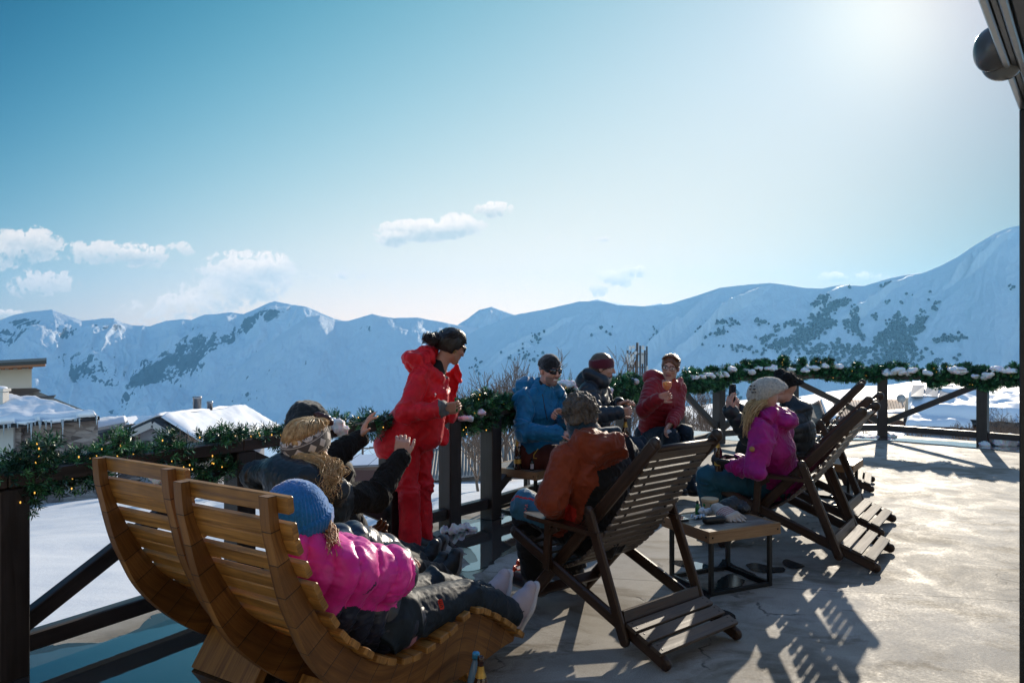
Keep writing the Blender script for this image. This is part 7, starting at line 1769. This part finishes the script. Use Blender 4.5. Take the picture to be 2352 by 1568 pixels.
def house_stone():
    Y = 32.; h = empty('stone_house', (-18, 34, -6), 0, 'house with stacked stone wall, snowy roof hung with icicles and a cream tower', 'house')
    z0 = -6.5; P = lambda x, y, d: Q(x, y, d)
    er, el = P(212, 966, Y), P(-170, 990, Y); c = P(207, 965, Y)
    b = MB(); b.prism([(c.x - 5.6, Y + .6, z0), (c.x, Y + .6, z0), (c.x, Y + .6, er.z), (c.x - 5.6, Y + .6, er.z - .15)], nrm((c.x, Y, 0)), .6); b.build('stone_wall', M_STONE, h, True)
    x2 = P(20, 0, Y).x; b = MB(); b.prism([(x2 - 6, Y + .3, z0), (x2, Y + .3, z0), (x2, Y + .3, er.z - .05), (x2 - 6, Y + .3, er.z - .2)], (0, 1, 0), 1.0); b.build('plaster_wall', M_PLASTER, h, True)
    x3 = P(33, 0, Y).x; b = MB(); b.prism([(x2 + .003, Y + .42, z0), (x3, Y + .42, z0), (x3, Y + .42, er.z - .05), (x2 + .003, Y + .42, er.z - .08)], (0, 1, 0), .4); b.build('stone_pier', M_STONE, h, True)
    A, B, C, D = P(-190, 992, Y - .5), P(226, 957, Y - .5), P(82, 897, Y + 5), P(-190, 905, Y + 5)
    sheet([A + V((0, .1, -.02)), B + V((0, .1, -.02)), C + V((0, 0, -.02)), D + V((0, 0, -.02))], .08, M_DKROOF, 'roof', h, 8, 6, 0, base=-.12)
    sheet([A, B, C + V((-.5, -1.0, -.25)), D + V((0, -1.0, -.2))], .26, M_ROOFSNOW, 'roof_snow', h, 80, 40, .10, .10, 3, base=.065)
    b = MB(); b.prism([P(-190, 905, Y + 5.0) + V((0, 0, .1)), P(82, 897, Y + 5.0) + V((0, 0, .1)), P(94, 903, Y + 4.4) + V((0, 0, .1)), P(60, 915, Y + 3.6) + V((0, 0, .12)), P(-190, 920, Y + 3.8) + V((0, 0, .1))], (0, 0, 1), .03); b.build('bare_roof_strip', M_DKROOF, h, True)
    b = MB(); b.prism([P(52, 929, Y + 2.6) + V((0, 0, .22)), P(128, 922, Y + 2.8) + V((0, 0, .24)), P(124, 926, Y + 2.5) + V((0, 0, .24)), P(56, 933, Y + 2.3) + V((0, 0, .24))], (0, 0, 1), .05); b.build('bare_roof_gap', M_DKROOF, h, True)
    rng = np.random.default_rng(5); ic = MB()
    for k in range(46):
        t = rng.random(); p = A.lerp(B, t) + V((0, -.02, .02)); L = rng.uniform(.12, .45) * (2.2 if k % 9 == 0 else 1); ic.tube([p, p + V((0, 0, -L * .5)), p + V((0, 0, -L))], [.035 + .02 * (k % 9 == 0), .022, .003], 6)
    ic.build('icicles', M_ICE, h, True)
    tw = Y + 6; a, b_ = P(-150, 905, tw), P(73, 905, tw); tz = P(0, 846, tw).z
    b = MB(); b.prism([(a.x, tw, b_.z - .6), (b_.x, tw, b_.z - .6), (b_.x, tw, tz + .02), (a.x, tw, tz - .05)], nrm((b_.x, tw, 0)), 3); b.build('tower_wall', M_PLASTER, h, True)
    b = MB(); b.prism([P(-160, 849, tw - 1.6), P(107, 835.5, tw - 1.6), P(107, 835.5, tw - 1.6) + nrm((P(107, 835, tw).x, tw, 0)) * 4, P(-160, 849, tw - 1.6) + nrm((P(107, 835, tw).x, tw, 0)) * 4], (0, 0, 1), .16); b.build('tower_roof', M_DKROOF, h, True)
    b = MB()
    for x in (6, 25, 45, 70): b.beam(P(x, 846 - x * .035, tw - 1.4), P(x, 846 - x * .035, tw - .003), .18, .14)
    b.beam(P(-150, 851, tw - 1.7), P(104, 838.5, tw - 1.7), .06, .12); b.build('eaves', M_SOFFIT, h, True)
    cp = P(7, 925, Y + 2); b = MB(); b.box((cp.x - .1, cp.y, cp.z), (.45, .45, 1.0)); b.box((cp.x - .1, cp.y, cp.z + .55), (.56, .56, .12)); ch = b.build('chimney', M_PLASTER, h, True)
    lump('chimney_snow', None, None, [(A3((cp.x - .1, cp.y, cp.z + .63)), A3((.26, .26, .09)))], M_ROOFSNOW, .03, parent=ch)
house_stone()
def house_gable():
    Y = 34.; h = empty('gable_house', (-14, 38, -6), 0, 'grey gabled house with thick snow on the roof and two metal chimneys', 'house'); z0 = -8.
    A, B = Q(351, 963, Y - .6), Q(562, 937, Y + 9); E, C = Q(238, 1014, Y - .6), Q(447, 1026, Y - .6); d = B - A; Eb, Cb = E + d, Q(652, 992, Y + 9)
    sheet([C, Cb, B, A], .10, M_DKROOF, 'roof', h, 8, 6, 0, base=-.16); sheet([E, A, B, Eb], .10, M_DKROOF, 'roof', h, 8, 6, 0, base=-.16)
    sheet([C + V((.25, .25, .06)), Cb + V((0, 0, .06)), B + V((0, 0, .06)), A + V((.2, .3, .02))], .24, M_ROOFSNOW, 'roof_snow', h, 60, 34, .10, .02, 8, base=.05)
    sheet([E + V((0, .3, .05)), A + V((0, .3, .05)), B + V((0, 0, .05)), Eb + V((0, 0, .05))], .22, M_ROOFSNOW, 'roof_snow', h, 40, 20, .06, 0, 9, base=.05)
    b = MB(); i = .0; L_, R_ = E.lerp(C, .10), E.lerp(C, .93); ap = A + V((0, 0, -.28)); b.prism([(L_.x, Y, z0), (R_.x, Y, z0), (R_.x, Y, R_.z + .1), (ap.x, Y, ap.z), (L_.x, Y, L_.z + .05)], (d.x, d.y, 0) and nrm((d.x, d.y, 0)), 8.0); b.build('gable_wall', M_GREYW, h, True)
    xl, xr = Q(272, 0, Y).x, Q(322, 0, Y).x; b = MB(); b.prism([(xl, Y - .06, z0), (xr, Y - .06, z0), (xr, Y - .06, Q(0, 985, Y).z), (xl, Y - .06, Q(0, 1006, Y).z)], (0, 1, 0), .055); b.build('stone_panel', M_STONE, h, True)
    for (p, q) in ((E, A), (A, C)):
        b = MB(); b.beam(p + V((0, -.03, -.2)), q + V((0, -.03, -.2)), .06, .26, up=(0, 0, 1)); b.build('bargeboard', M_TRIM, h, True)
    for (x0, x1, y0, y1) in ((300, 308, 1010, 1030), (334, 343, 1014, 1034)):
        p, q = Q(x0, y1, Y), Q(x1, y0, Y); b = MB(); b.box(((p.x + q.x) / 2, Y - .075, (p.z + q.z) / 2), (q.x - p.x + .12, .04, q.z - p.z + .12)); f = b.build('window', M_DKROOF, h, True)
        b = MB(); b.box(((p.x + q.x) / 2, Y - .10, (p.z + q.z) / 2), (q.x - p.x, .02, q.z - p.z)); b.build('pane', M_WIN, f, True) if False else link('pane', b.mesh('pane', M_WIN), f).__setattr__('matrix_parent_inverse', (Matrix.Translation(h.location)).inverted())
    mst = mat('steel_flue', (.35, .36, .38), .3, .8)
    for (x, y0, y1, r, dd) in ((453, 910, 952, .19, 4.2), (482, 921, 950, .13, 5.0)):
        p, q = Q(x, y1, Y + dd), Q(x, y0, Y + dd); b = MB(); b.lathe(p, [(r, -.3), (r, q.z - p.z - .12), (r * 1.12, q.z - p.z - .12), (r * 1.12, q.z - p.z)], 18); b.box(p + V((-.5, -.3, .05)), (.5, .4, .3)); b.build('chimney', mst, h, True)
    p = Q(384, 957, Y + 1.6); b = MB(); b.box(p, (.55, .5, .36), .2); sk = b.build('roof_box', M_DKROOF, h, True)
house_gable()
def pergola():
    h = empty('snowy_pergola', (-19, 39, -6), 0, 'pale timber pergola with a slab of snow on top, between the two houses', 'pergola'); Y = 38.
    A, B, C, D = Q(200, 990, Y), Q(288, 972, Y + 1), Q(292, 968, Y + 4), Q(205, 972, Y + 5); sheet([A, B, C, D], .30, M_ROOFSNOW, 'snow', h, 40, 16, .08, .03, 4, base=.05)
    b = MB(); b.beam(A, B, .12, .14); b.beam(D, C, .12, .14)
    for k in range(7): b.beam(A.lerp(B, (k + .5) / 7) + V((0, 0, .005)), D.lerp(C, (k + .5) / 7) + V((0, 0, .005)), .07, .09)
    b.build('beams', M_TRIM, h, True)
    for (x, y, d) in ((217, 988, Y), (261, 978, Y + .6), (277, 975, Y + .9), (214, 985, Y + 4.5)):
        p = Q(x, y, d); b = MB(); b.beam(p + V((0, 0, -.08)), p + V((0, 0, -3.2)), .2, .2, up=(0, 1, 0)); b.build('post', M_TRIM, h, True)
    b = MB(); b.beam(Q(205, 1050, Y - 1), Q(262, 1030, Y), .06, .06); b.beam(Q(205, 1038, Y - 1), Q(262, 1020, Y), .05, .05); b.build('railing', M_TRIM, h, True)
pergola()
def corrug():
    h = empty('corrugated_shed', (-1.5, 27, -4), 0, 'shed with a sunlit corrugated roof seen between the railing posts', 'shed')
    m = mat('fibre_cement', (.42, .37, .31), .8); t = NT(m); n = t.noise(t.coord('Object'), 1.6, 6, .7); t.set(Base_Color=t.mix(n, (.24, .20, .165), (.56, .50, .43)))
    A, B, C, D = Q(880, 1112, 25), Q(1190, 1080, 24.5), Q(1180, 1000, 28), Q(900, 1046, 28.5)
    sheet([A, B, C, D], .05, m, 'roof', h, 400, 10, .01, 0, 2, .035, 42, base=-.05)
    b = MB(); b.prism([(A.x + .2, A.y + .3, -5), (B.x - .2, B.y + .3, -5), (B.x - .2, B.y + .3, B.z - .12), (A.x + .2, A.y + .3, A.z - .12)], (0, 1, 0), 2.5); b.build('wall', mat('weathered_boards', (.20, .16, .13), .8), h, True)
    for (p, q) in ((D, C),): sheet([p + V((0, -.2, .05)), q + V((0, -.2, .05)), q + V((0, .25, .0)), p + V((0, .25, .0))], .10, M_ROOFSNOW, 'ridge_snow', h, 30, 6, .03, 0, 4)
corrug()
def small_sheds():
    for i, (x, y, d, w, hh, lab, rc) in enumerate(((825, 1098, 36, 1.3, .5, 'small shed with a rusty brown roof in the snow behind the raised arm', (.16, .06, .035)), (800, 1062, 48, 2.6, .6, 'low grey roofed shed with snow on it beyond the bare bush', (.12, .13, .14)), (1140, 1060, 44, 3.0, .6, 'distant low hut with snow covered roof between the posts', (.12, .1, .09)), (640, 1075, 42, 1.6, .7, 'little grey hut beside the gable house', (.15, .14, .14)))):
        h = empty('small_shed', Q(x, y, d), .2 * i, lab, 'shed'); b = MB(); b.box((0, 0, -hh), (w * 1.5, w, hh * 2.0)); b.build('wall', mat('shed_wall', (.16, .12, .10), .85), h)
        b = MB(); b.prism([(-w * .85, -w * .65, -.02), (-w * .85, 0, .38), (-w * .85, w * .65, -.02)], (1, 0, 0), w * 1.7); b.build('roof', mat('shed_roof', rc, .8), h)
        if i != 0:
            b = MB(); b.prism([(-w * .8, -w * .55, .06), (-w * .8, 0, .46), (-w * .8, w * .55, .06)], (1, 0, 0), w * 1.6); b.build('roof_snow', M_ROOFSNOW, h)
small_sheds()
def tile_barn():
    h = empty('tiled_barn', (16.5, 42, -4), 0, 'old barn with a rusty tiled roof half covered in snow', 'barn'); Y = 40.
    m = mat('rusty_tiles', (.3, .13, .07), .75); t = NT(m); tcx = t.n('ShaderNodeTexCoord'); br = t.n('ShaderNodeTexBrick'); br.inputs['Scale'].default_value = 2.2; br.inputs['Color1'].default_value = (.36, .17, .10, 1); br.inputs['Color2'].default_value = (.20, .10, .07, 1); br.inputs['Mortar'].default_value = (.07, .05, .04, 1); br.inputs['Mortar Size'].default_value = .03
    mp = t.n('ShaderNodeMapping'); mp.inputs['Scale'].default_value = (1.2, 1.2, 1); t.l(tcx.outputs['Object'], mp.inputs[0]); t.l(mp.outputs[0], br.inputs['Vector']); t.set(Base_Color=t.mix(t.ramp(t.noise(t.coord('Object'), .8, 5), [(.45, 0.0), (.6, .7)]), br.outputs['Color'], (.42, .33, .28)))
    A, B, C, D = Q(1895, 965, Y), Q(2110, 955, Y), Q(2100, 918, Y + 4), Q(1880, 920, Y + 4)
    sheet([A, B, C, D], .06, m, 'roof', h, 200, 8, .02, 0, 3, .03, 34, base=-.08); sheet([D, C, C + V((0, 4, -1.2)), D + V((0, 4, -1.2))], .06, m, 'roof', h, 20, 6, .02, 0, 3, base=-.08)
    sheet([A + V((.1, .05, .05)), A.lerp(B, .16) + V((0, 0, .05)), D.lerp(C, .13) + V((0, 0, .05)), D + V((.1, 0, .05))], .14, M_ROOFSNOW, 'roof_snow', h, 20, 20, .05, 0, 5); sheet([A.lerp(B, .30) + V((0, -.1, .05)), B + V((0, -.1, .05)), A.lerp(B, .9).lerp(D.lerp(C, .9), .25) + V((0, 0, .05)), A.lerp(B, .4).lerp(D.lerp(C, .4), .12) + V((0, 0, .05))], .16, M_ROOFSNOW, 'roof_snow', h, 30, 10, .05, 0, 6)
    mw = wood('grey_barn_boards', (.09, .075, .06), (.26, .22, .18), .8, 3)
    b = MB(); b.prism([(A.x + .25, Y + .2, -7), (A.x + .25, Y + .2, A.z - .1), (D.x + .35, D.y, D.z - .12), (A.x + .25, Y + 8, A.z - .1), (A.x + .25, Y + 8, -7)], (1, 0, 0), B.x - A.x - .5); b.build('wall', mw, h, True)
tile_barn()
def long_house():
    h = empty('snow_roof_house', (23, 38, -4), 0, 'long low brown house under a deep snow roof with solar panels and dish', 'house'); Y = 36.
    A, B, C, D = Q(2075, 962, Y), Q(2420, 975, Y - 2), Q(2430, 908, Y + 4), Q(2082, 906, Y + 4)
    sheet([A, B, C, D], .1, M_DKROOF, 'roof', h, 8, 6, 0, base=-.2); sheet([A + V((.1, -.2, .05)), B + V((0, -.2, .05)), C, D + V((.1, 0, 0))], .42, M_ROOFSNOW, 'roof_snow', h, 70, 30, .18, .10, 13, base=.05)
    mp_ = mat('solar_glass', (.10, .15, .20), .12, spec=.7); 
    for k in range(3):
        p = A.lerp(B, .04 + .095 * k).lerp(D.lerp(C, .04 + .095 * k), .42); q = A.lerp(B, .125 + .095 * k).lerp(D.lerp(C, .125 + .095 * k), .42); r = A.lerp(B, .125 + .095 * k).lerp(D.lerp(C, .125 + .095 * k), .92); s = A.lerp(B, .04 + .095 * k).lerp(D.lerp(C, .04 + .095 * k), .92); up = V((0, 0, .52)); b = MB(); b.prism([p + up, q + up, r + up, s + up], (0, 0, 1), .05); b.build('solar_panel', mp_, h, True)
    mw = wood('brown_board_wall', (.10, .035, .015), (.26, .11, .05), .7, 3); b = MB(); b.prism([(A.x + .3, Y + .3, -7), (B.x, B.y + .3, -7), (B.x, B.y + .3, B.z - .15), (A.x + .3, Y + .3, A.z - .15)], (0, 1, 0), 6); b.build('wall', mw, h, True)
    sheet([Q(2080, 978, Y - 1.6), Q(2235, 984, Y - 2.2), Q(2230, 966, Y - .2), Q(2085, 964, Y - .2)], .3, M_ROOFSNOW, 'porch_snow', h, 30, 10, .1, .05, 16, base=.02)
    for k, x in enumerate((2122, 2140, 2152, 2165, 2183, 2275, 2300, 2322)):
        p = Q(x, 988 if k < 5 else 986, Y - .1); b = MB(); b.box((p.x, Y + .2 - (.12 * (x - 2100) / 100 if k > 4 else .1), p.z), (.28 if k < 5 else .42, .06, .5)); f = b.build('window', M_TRIM, h, True); 
        b = MB(); b.box((p.x, Y + .155 - (.12 * (x - 2100) / 100 if k > 4 else .1), p.z), (.2 if k < 5 else .34, .02, .42)); pn = link('pane', b.mesh('pane', M_WIN), f); pn.matrix_parent_inverse = Matrix.Translation(h.location).inverted()
    p = Q(2070, 915, Y + 1); b = MB(); b.lathe(p, [(.02, -.06), (.09, -.05), (.16, -.02), (.20, .02)], 20, (-.5, -.8, .25)); b.tube([p, p + V((.25, .3, -.4))], .03, 6); b.build('satellite_dish', M_TRIM, h, True)
    p = Q(1838, 965, 40); c_ = empty('chimney_post', p, 0, 'thin dark chimney post standing alone in the snow left of the barn', 'chimney'); b = MB(); b.tube([p + V((0, 0, -.6)), p + V((0, 0, .85))], .09, 10); b.build('pipe', M_DKROOF, c_, True); b = MB(); b.lathe(p + V((0, 0, .85)), [(.13, 0), (.13, .12), (.06, .2), (.05, .3)], 10); b.build('cowl', M_TRIM, c_, True)
long_house()
def cell_tower():
    Y = 62.; base = Q(1462, 905, Y); h = empty('cell_tower', base, 0, 'phone mast crowded with white panel antennas behind the seated group', 'mast'); ms = mat('galvanised_steel', (.11, .10, .095), .6, .2); mr = mat('rusty_steel', (.28, .16, .10), .6); mw = mat('antenna_white', (.62, .62, .60), .5)
    s = Y / FOC; P = lambda x, y, dy=0: Q(1133 + x * .2343, 765.6 + y * .2343, Y + dy)
    b = MB(); b.tube([P(1400, 760), P(1412, 90)], .10, 8)
    for x in (1318, 1345, 1372, 1440, 1462, 1485, 1505): b.tube([P(x, 760, (x % 3) - 1), P(x, 120 + (x * 7 % 90), (x % 3) - 1)], .075, 6)
    for y in (200, 330, 420): b.tube([P(1310, y), P(1515, y)], .045, 6); b.tube([P(1340, y + 6, -1), P(1400, y, 1), P(1470, y + 6, -1)], .035, 6)
    b.build('mast', ms, h, True)
    b = MB()
    for k in range(6): b.tube([P(1385 + k * 7, 430 - k * 10), P(1405 - k * 5, 250 + k * 8)], .05, 5)
    b.build('cable_bundle', mr, h, True)
    for (x, y, w, hh, d) in ((1316, 250, 16, 110, -.3), (1358, 250, 34, 110, -.5), (1458, 240, 36, 110, -.5), (1342, 140, 22, 42, -.4), (1376, 132, 26, 34, -.4), (1468, 138, 24, 44, -.4), (1396, 190, 26, 30, -.6), (1340, 370, 24, 70, -.2), (1510, 350, 12, 70, -.2), (1430, 300, 16, 60, -.4)):
        c = P(x, y, d); b = MB(); b.box(c, (w * .26 * s, .25, hh * .2343 * s), bev=.2); b.build('antenna', mw if y > 110 else ms, h, True)
cell_tower()
M_BARK = mat('bare_twigs', (.19, .135, .10), .8); M_TRUNK = mat('grey_bark', (.15, .115, .09), .85)
def bare_tree(label, base, H, spread, seed, lev=5, lean=(0, 0), n0=5, name='bare_tree', group=None, cat='tree', r0=None):
    rng = np.random.default_rng(seed); t = empty(name, base, 0, label, cat, group); tr = MB(); br = MB(); base = A3(base); r0 = r0 or H * .014
    def grow(p, d, L, r, lv):
        q = [p]; dd = unit(d); n = 4
        for i in range(n):
            dd = unit(dd + rng.normal(size=3) * .14 + A3((0, 0, .05))); q.append(q[-1] + dd * L / n)
        (tr if lv == 0 else br).tube(q, [max(r * (1 - .45 * i / n), .0042) for i in range(n + 1)], 6 if lv < 2 else 4, cap=False)
        if lv >= lev: return
        for k in range(n0 if lv == 0 else rng.integers(3, 5)):
            f = rng.uniform(.35, 1.0); i = f * n; a = q[int(min(i, n - 1))]; c = a + (q[min(int(i) + 1, n)] - a) * (i - int(i))
            o = rng.normal(size=3); o -= dd * (o @ dd); o = unit(o)
            grow(c, dd * .8 + o * spread * rng.uniform(.6, 1.1) + A3((0, 0, .30)), L * rng.uniform(.55, .80), r * .52, lv + 1)
    stems = 1 if lean is not None else 3
    grow(base, A3((lean[0], lean[1], 1)), H * .42, r0, 0)
    tr.build('trunk', M_TRUNK, t, True); br.build('branches', M_BARK, t, True); return t
def gpt(x, d): X = (x - CXP) / FOC * d; return V((X, d, float(ground_z(np.array([X]), np.array([d]))[0]) - .1))
TG = 'bare winter trees below the terrace'
for (x, d, ytop, sd, lab) in ((1150, 15, 815, 1, 'large bare tree with a fan of twigs left of the blue jacket'), (1215, 17, 835, 2, 'bare tree whose twigs rise directly behind the blue jacket hood'), (1305, 17, 812, 3, 'bare tree with upright twigs between the beanie and the maroon headband'), (1352, 19, 830, 4, 'thin bare tree just left of the maroon headband'), (1405, 21, 860, 5, 'bare tree between the maroon headband and the phone mast'), (1610, 19, 890, 6, 'bare tree in the railing gap right of the red puffer'), (1590, 24, 900, 8, 'slender bare tree close behind the red puffer shoulder'), (1105, 19, 880, 9, 'bare tree with low wide branches above the corrugated roof')):
    p = gpt(x, d); H = (EYE - (ytop - HOR) / FOC * d) - p.z; bare_tree(lab, p, H * 1.06, .62, sd, 5 if sd != 8 else 4, ((sd % 3 - 1) * .10, 0), 6, group=TG)
SG = 'leafless bushes in the snow around the houses'
bl = ((425, 30, 955, 'leafless bush in front of the gable house roof'), (455, 31, 965, 'leafless bush right of the gable, against the snowy roof'), (490, 32, 975, 'small leafless bush before the right end of the snowy roof'), (395, 24, 1060, 'tangled leafless bush behind the hanging garland loop'), (530, 26, 1050, 'leafless bush in the brace opening of the railing'), (640, 30, 1040, 'leafless bush above the snow left of the blonde hair'), (775, 34, 1035, 'reddish leafless bush between the blonde hair and raised arm'), (800, 40, 1030, 'taller leafless bush behind the raised arm'), (1600, 26, 960, 'low leafless bush at the rail foot right of the red puffer'), (1640, 28, 950, 'leafless bush behind the raised phone'), (1900, 30, 962, 'leafless bush in front of the tiled barn'), (1955, 31, 960, 'leafless bush under the tiled roof eaves'), (2215, 27, 945, 'leafless bush before the snow roof house, beside the post'), (2290, 26, 930, 'tall leafless bush right of the last railing post'), (2330, 25, 935, 'leafless bush against the right edge pillar'), (2245, 25, 955, 'low leafless bush under the long house wall'), (1990, 27, 975, 'low leafless bush left of the far railing post'), (2100, 27, 980, 'low leafless bush below the porch snow'))
for i, (x, d, yt, lab) in enumerate(bl):
    p = gpt(x, d); H = max(.9, (EYE - (yt - HOR) / FOC * d) - p.z); t = bare_tree(lab, p, H, 1.25, 40 + i, 4, (0, 0), 9, 'bare_bush', SG, 'bush', .03)
# utility poles and wires
def pole(label, x, d, ytop, xs):
    p = gpt(x, d); top = Q(x, ytop, d); t = empty('utility_pole', p, 0, label, 'pole'); b = MB(); b.tube([p, top], [.11, .08], 8); b.build('post', M_TRUNK, t, True); b = MB(); b.beam(top + V((-.6, 0, -.3)), top + V((.6, 0, -.3)), .08, .1); b.build('crossarm', M_TRUNK, t, True)
    b = MB()
    for (xe, ye, de, dx) in xs:
        a, e = top + V((dx, 0, -.25)), Q(xe, ye, de); b.tube([a.lerp(e, k / 12) + V((0, 0, -.5 * math.sin(math.pi * k / 12))) for k in range(13)], .012, 4)
    b.build('wires', M_DKROOF, t, True)
pole('wooden utility pole left of the red trousers with wires running downhill', 873, 44, 1015, [(640, 1110, 50, -.5), (700, 1130, 40, .5), (1000, 1000, 70, .5)])
pole('thin utility pole in the snow behind the raised arm', 833, 60, 1020, [(873, 1020, 44, .4)])
# village on the plateau: scattered tiny houses and dark hedges
def village():
    rng = np.random.default_rng(3); mw = mat('village_wall', (.17, .15, .14), .9)
    for i in range(14):
        x = (232, 262, 300, 322, 345, 372, 395, 418, 280, 250, 310, 360, 385, 335)[i]; d = (150, 210, 190, 240, 260, 300, 330, 280, 300, 260, 330, 220, 250, 170)[i]; p = gpt(x, d); w = rng.uniform(3, 6)
        h = empty('village_house', p, rng.uniform(0, 3), 'tiny distant house with a snowy roof on the plateau', 'house', 'tiny houses on the distant plateau'); b = MB(); b.box((0, 0, 1.0), (w, w * .7, 2.6)); b.build('wall', mw, h)
        b = MB(); b.prism([(-w * .55, -w * .42, 2.2), (-w * .55, 0, 3.8), (-w * .55, w * .42, 2.2)], (1, 0, 0), w * 1.1); b.build('roof', M_ROOFSNOW, h)
    vs = []; fs = []; base = bmesh.new(); bmesh.ops.create_icosphere(base, subdivisions=1, radius=1); bv = np.array([q.co[:] for q in base.verts]); bf = np.array([[q.index for q in f.verts] for f in base.faces]); base.free()
    for (cx, dd, n, wx, wd) in ((265, 160, 60, 22, 10), (330, 200, 90, 40, 14), (400, 230, 80, 30, 16), (290, 290, 60, 60, 12), (230, 240, 50, 30, 12), (360, 320, 70, 50, 14), (310, 130, 40, 30, 8), (410, 150, 40, 16, 8)):
        for _ in range(n):
            p = gpt(cx + rng.normal() * wx, dd + rng.normal() * wd); s = rng.uniform(.5, 1.3); fs.append(bf + len(vs) * len(bv)); vs.append(bv * A3((s * 1.3, s, s)) * (1 + rng.uniform(-.3, .3, (len(bv), 1))) + A3(p) + A3((0, 0, s * .7)))
    o = link('plateau_scrub', mesh_np('plateau_scrub', np.concatenate(vs), np.concatenate(fs), M_FARTREE, smooth=False)); tag(o, 'dark leafless scrub dotted over the distant snowy plateau', 'scrub', kind='stuff')
village()
# ================================================================ awning, post and wall lamp, and an added cafe front behind the camera
def cafe():
    t = empty('cafe_awning', (2.4, 3.59, 0), 0, 'metal edged awning roof on a dark square post at the right edge', 'awning')
    m = mat('awning_metal', (.30, .31, .31), .3, .6); md = mat('awning_dark', (.025, .028, .03), .35, .3); ms = mat('awning_soffit', (.20, .22, .21), .7)
    zt = 2.62; a, e = G(2250, 0, zt), G(2342.5, 250, zt); d = (e - a).normalized(); n = V((d.y, -d.x, 0)); s0 = a - d * 5.5
    p = G(2343, 1590); pc = e + n * .085 + V((-.021, 0, 0))
    b = MB(); b.beam((pc.x, pc.y, 0), (pc.x, pc.y, zt - .02), .13, .13, up=d, bev=.04); b.build('post', md, t, True)
    for (o, dz, w, hh, mm, nm) in ((.012, .035, .024, .11, m, 'outer_edge'), (.037, .012, .022, .05, md, 'dark_strip'), (.062, .0, .024, .05, m, 'inner_edge'), (.098, .006, .044, .04, md, 'gutter')):
        b = MB(); b.beam(s0 + n * o + V((0, 0, dz)), e + n * o + V((0, 0, dz)) + d * .10, w, hh, bev=.2); b.build(nm, mm, t, True)
    b = MB(); b.prism([s0 + n * .122, e + n * .122 + d * .1, e + n * 3.2 + d * .1, s0 + n * 3.2], (0, 0, 1), .04); b.build('soffit', ms, t, True)
    b = MB(); b.prism([s0 + V((0, 0, .10)), e + d * .1 + V((0, 0, .10)), e + n * 3.2 + d * .1 + V((0, 0, .10)), s0 + n * 3.2 + V((0, 0, .10))], (0, 0, 1), .05); b.build('roof', md, t, True)
    # rounded lamp on the outer face of the awning
    l = empty('wall_lamp', Q(2285, 125, 2.95), 0, 'rounded grey twin shell lamp mounted on the outer edge of the awning', 'lamp'); mg = mat('lamp_shell', (.09, .09, .09), .25); mc = mat('lamp_glass', (.16, .17, .17), .15)
    R = frame((-.5, -.6, 0), (0, 0, 1)); c = A3(Q(2289, 115, 3.07)); c2 = A3(Q(2303, 141, 3.09))
    S = SDF(.0035); S.box(c, (.062, .070, .085), R, .058, .01); S.ell(c, (.078, .08, .08), R, .03); S.ell(c2, (.083, .084, .079), R, .001, 's'); sdf_obj('upper_shell', S, mg, l, smooth=2)
    S = SDF(.0035); S.ell(c2, (.076, .078, .075), R, .01); sdf_obj('lower_shell', S, mc, l, smooth=2)
    # unseen cafe front added behind the camera, whitened to bounce low sun as fill
    h = empty('cafe_fill_front', (1, -3, 0), 0, 'sunlit white board fronted cafe building behind the camera', 'building'); mw = wood('white_fill_boards', (.62, .56, .48), (.82, .76, .68), .7, 4)
    b = MB(); b.prism([(-9, -2.6, 0), (12, -2.6, 0), (12, -2.6, 5.6), (-9, -2.6, 5.6)][::-1], (0, -1, 0), 5); b.build('facade', mw, h, True)
    for x in (-6, -2.6, 5.5, 9):
        b = MB(); b.box((x, -2.59, 1.9), (1.5, .10, 1.7)); f = b.build('window', M_DKROOF, h, True); b = MB(); b.box((x, -2.535, 1.9), (1.36, .02, 1.56)); pn = link('pane', b.mesh('pane', M_WIN), f); pn.matrix_parent_inverse = Matrix.Translation(h.location).inverted()
    b = MB(); b.box((1.4, -2.58, 1.1), (1.6, .1, 2.2)); f = b.build('door', M_DKROOF, h, True)
    b = MB(); b.prism([(-9.6, -1.9, 5.6), (12.6, -1.9, 5.6), (12.6, -9.6, 7.2), (-9.6, -9.6, 7.2)], (0, 0, 1), .25); b.build('roof', M_DKROOF, h, True)
cafe()
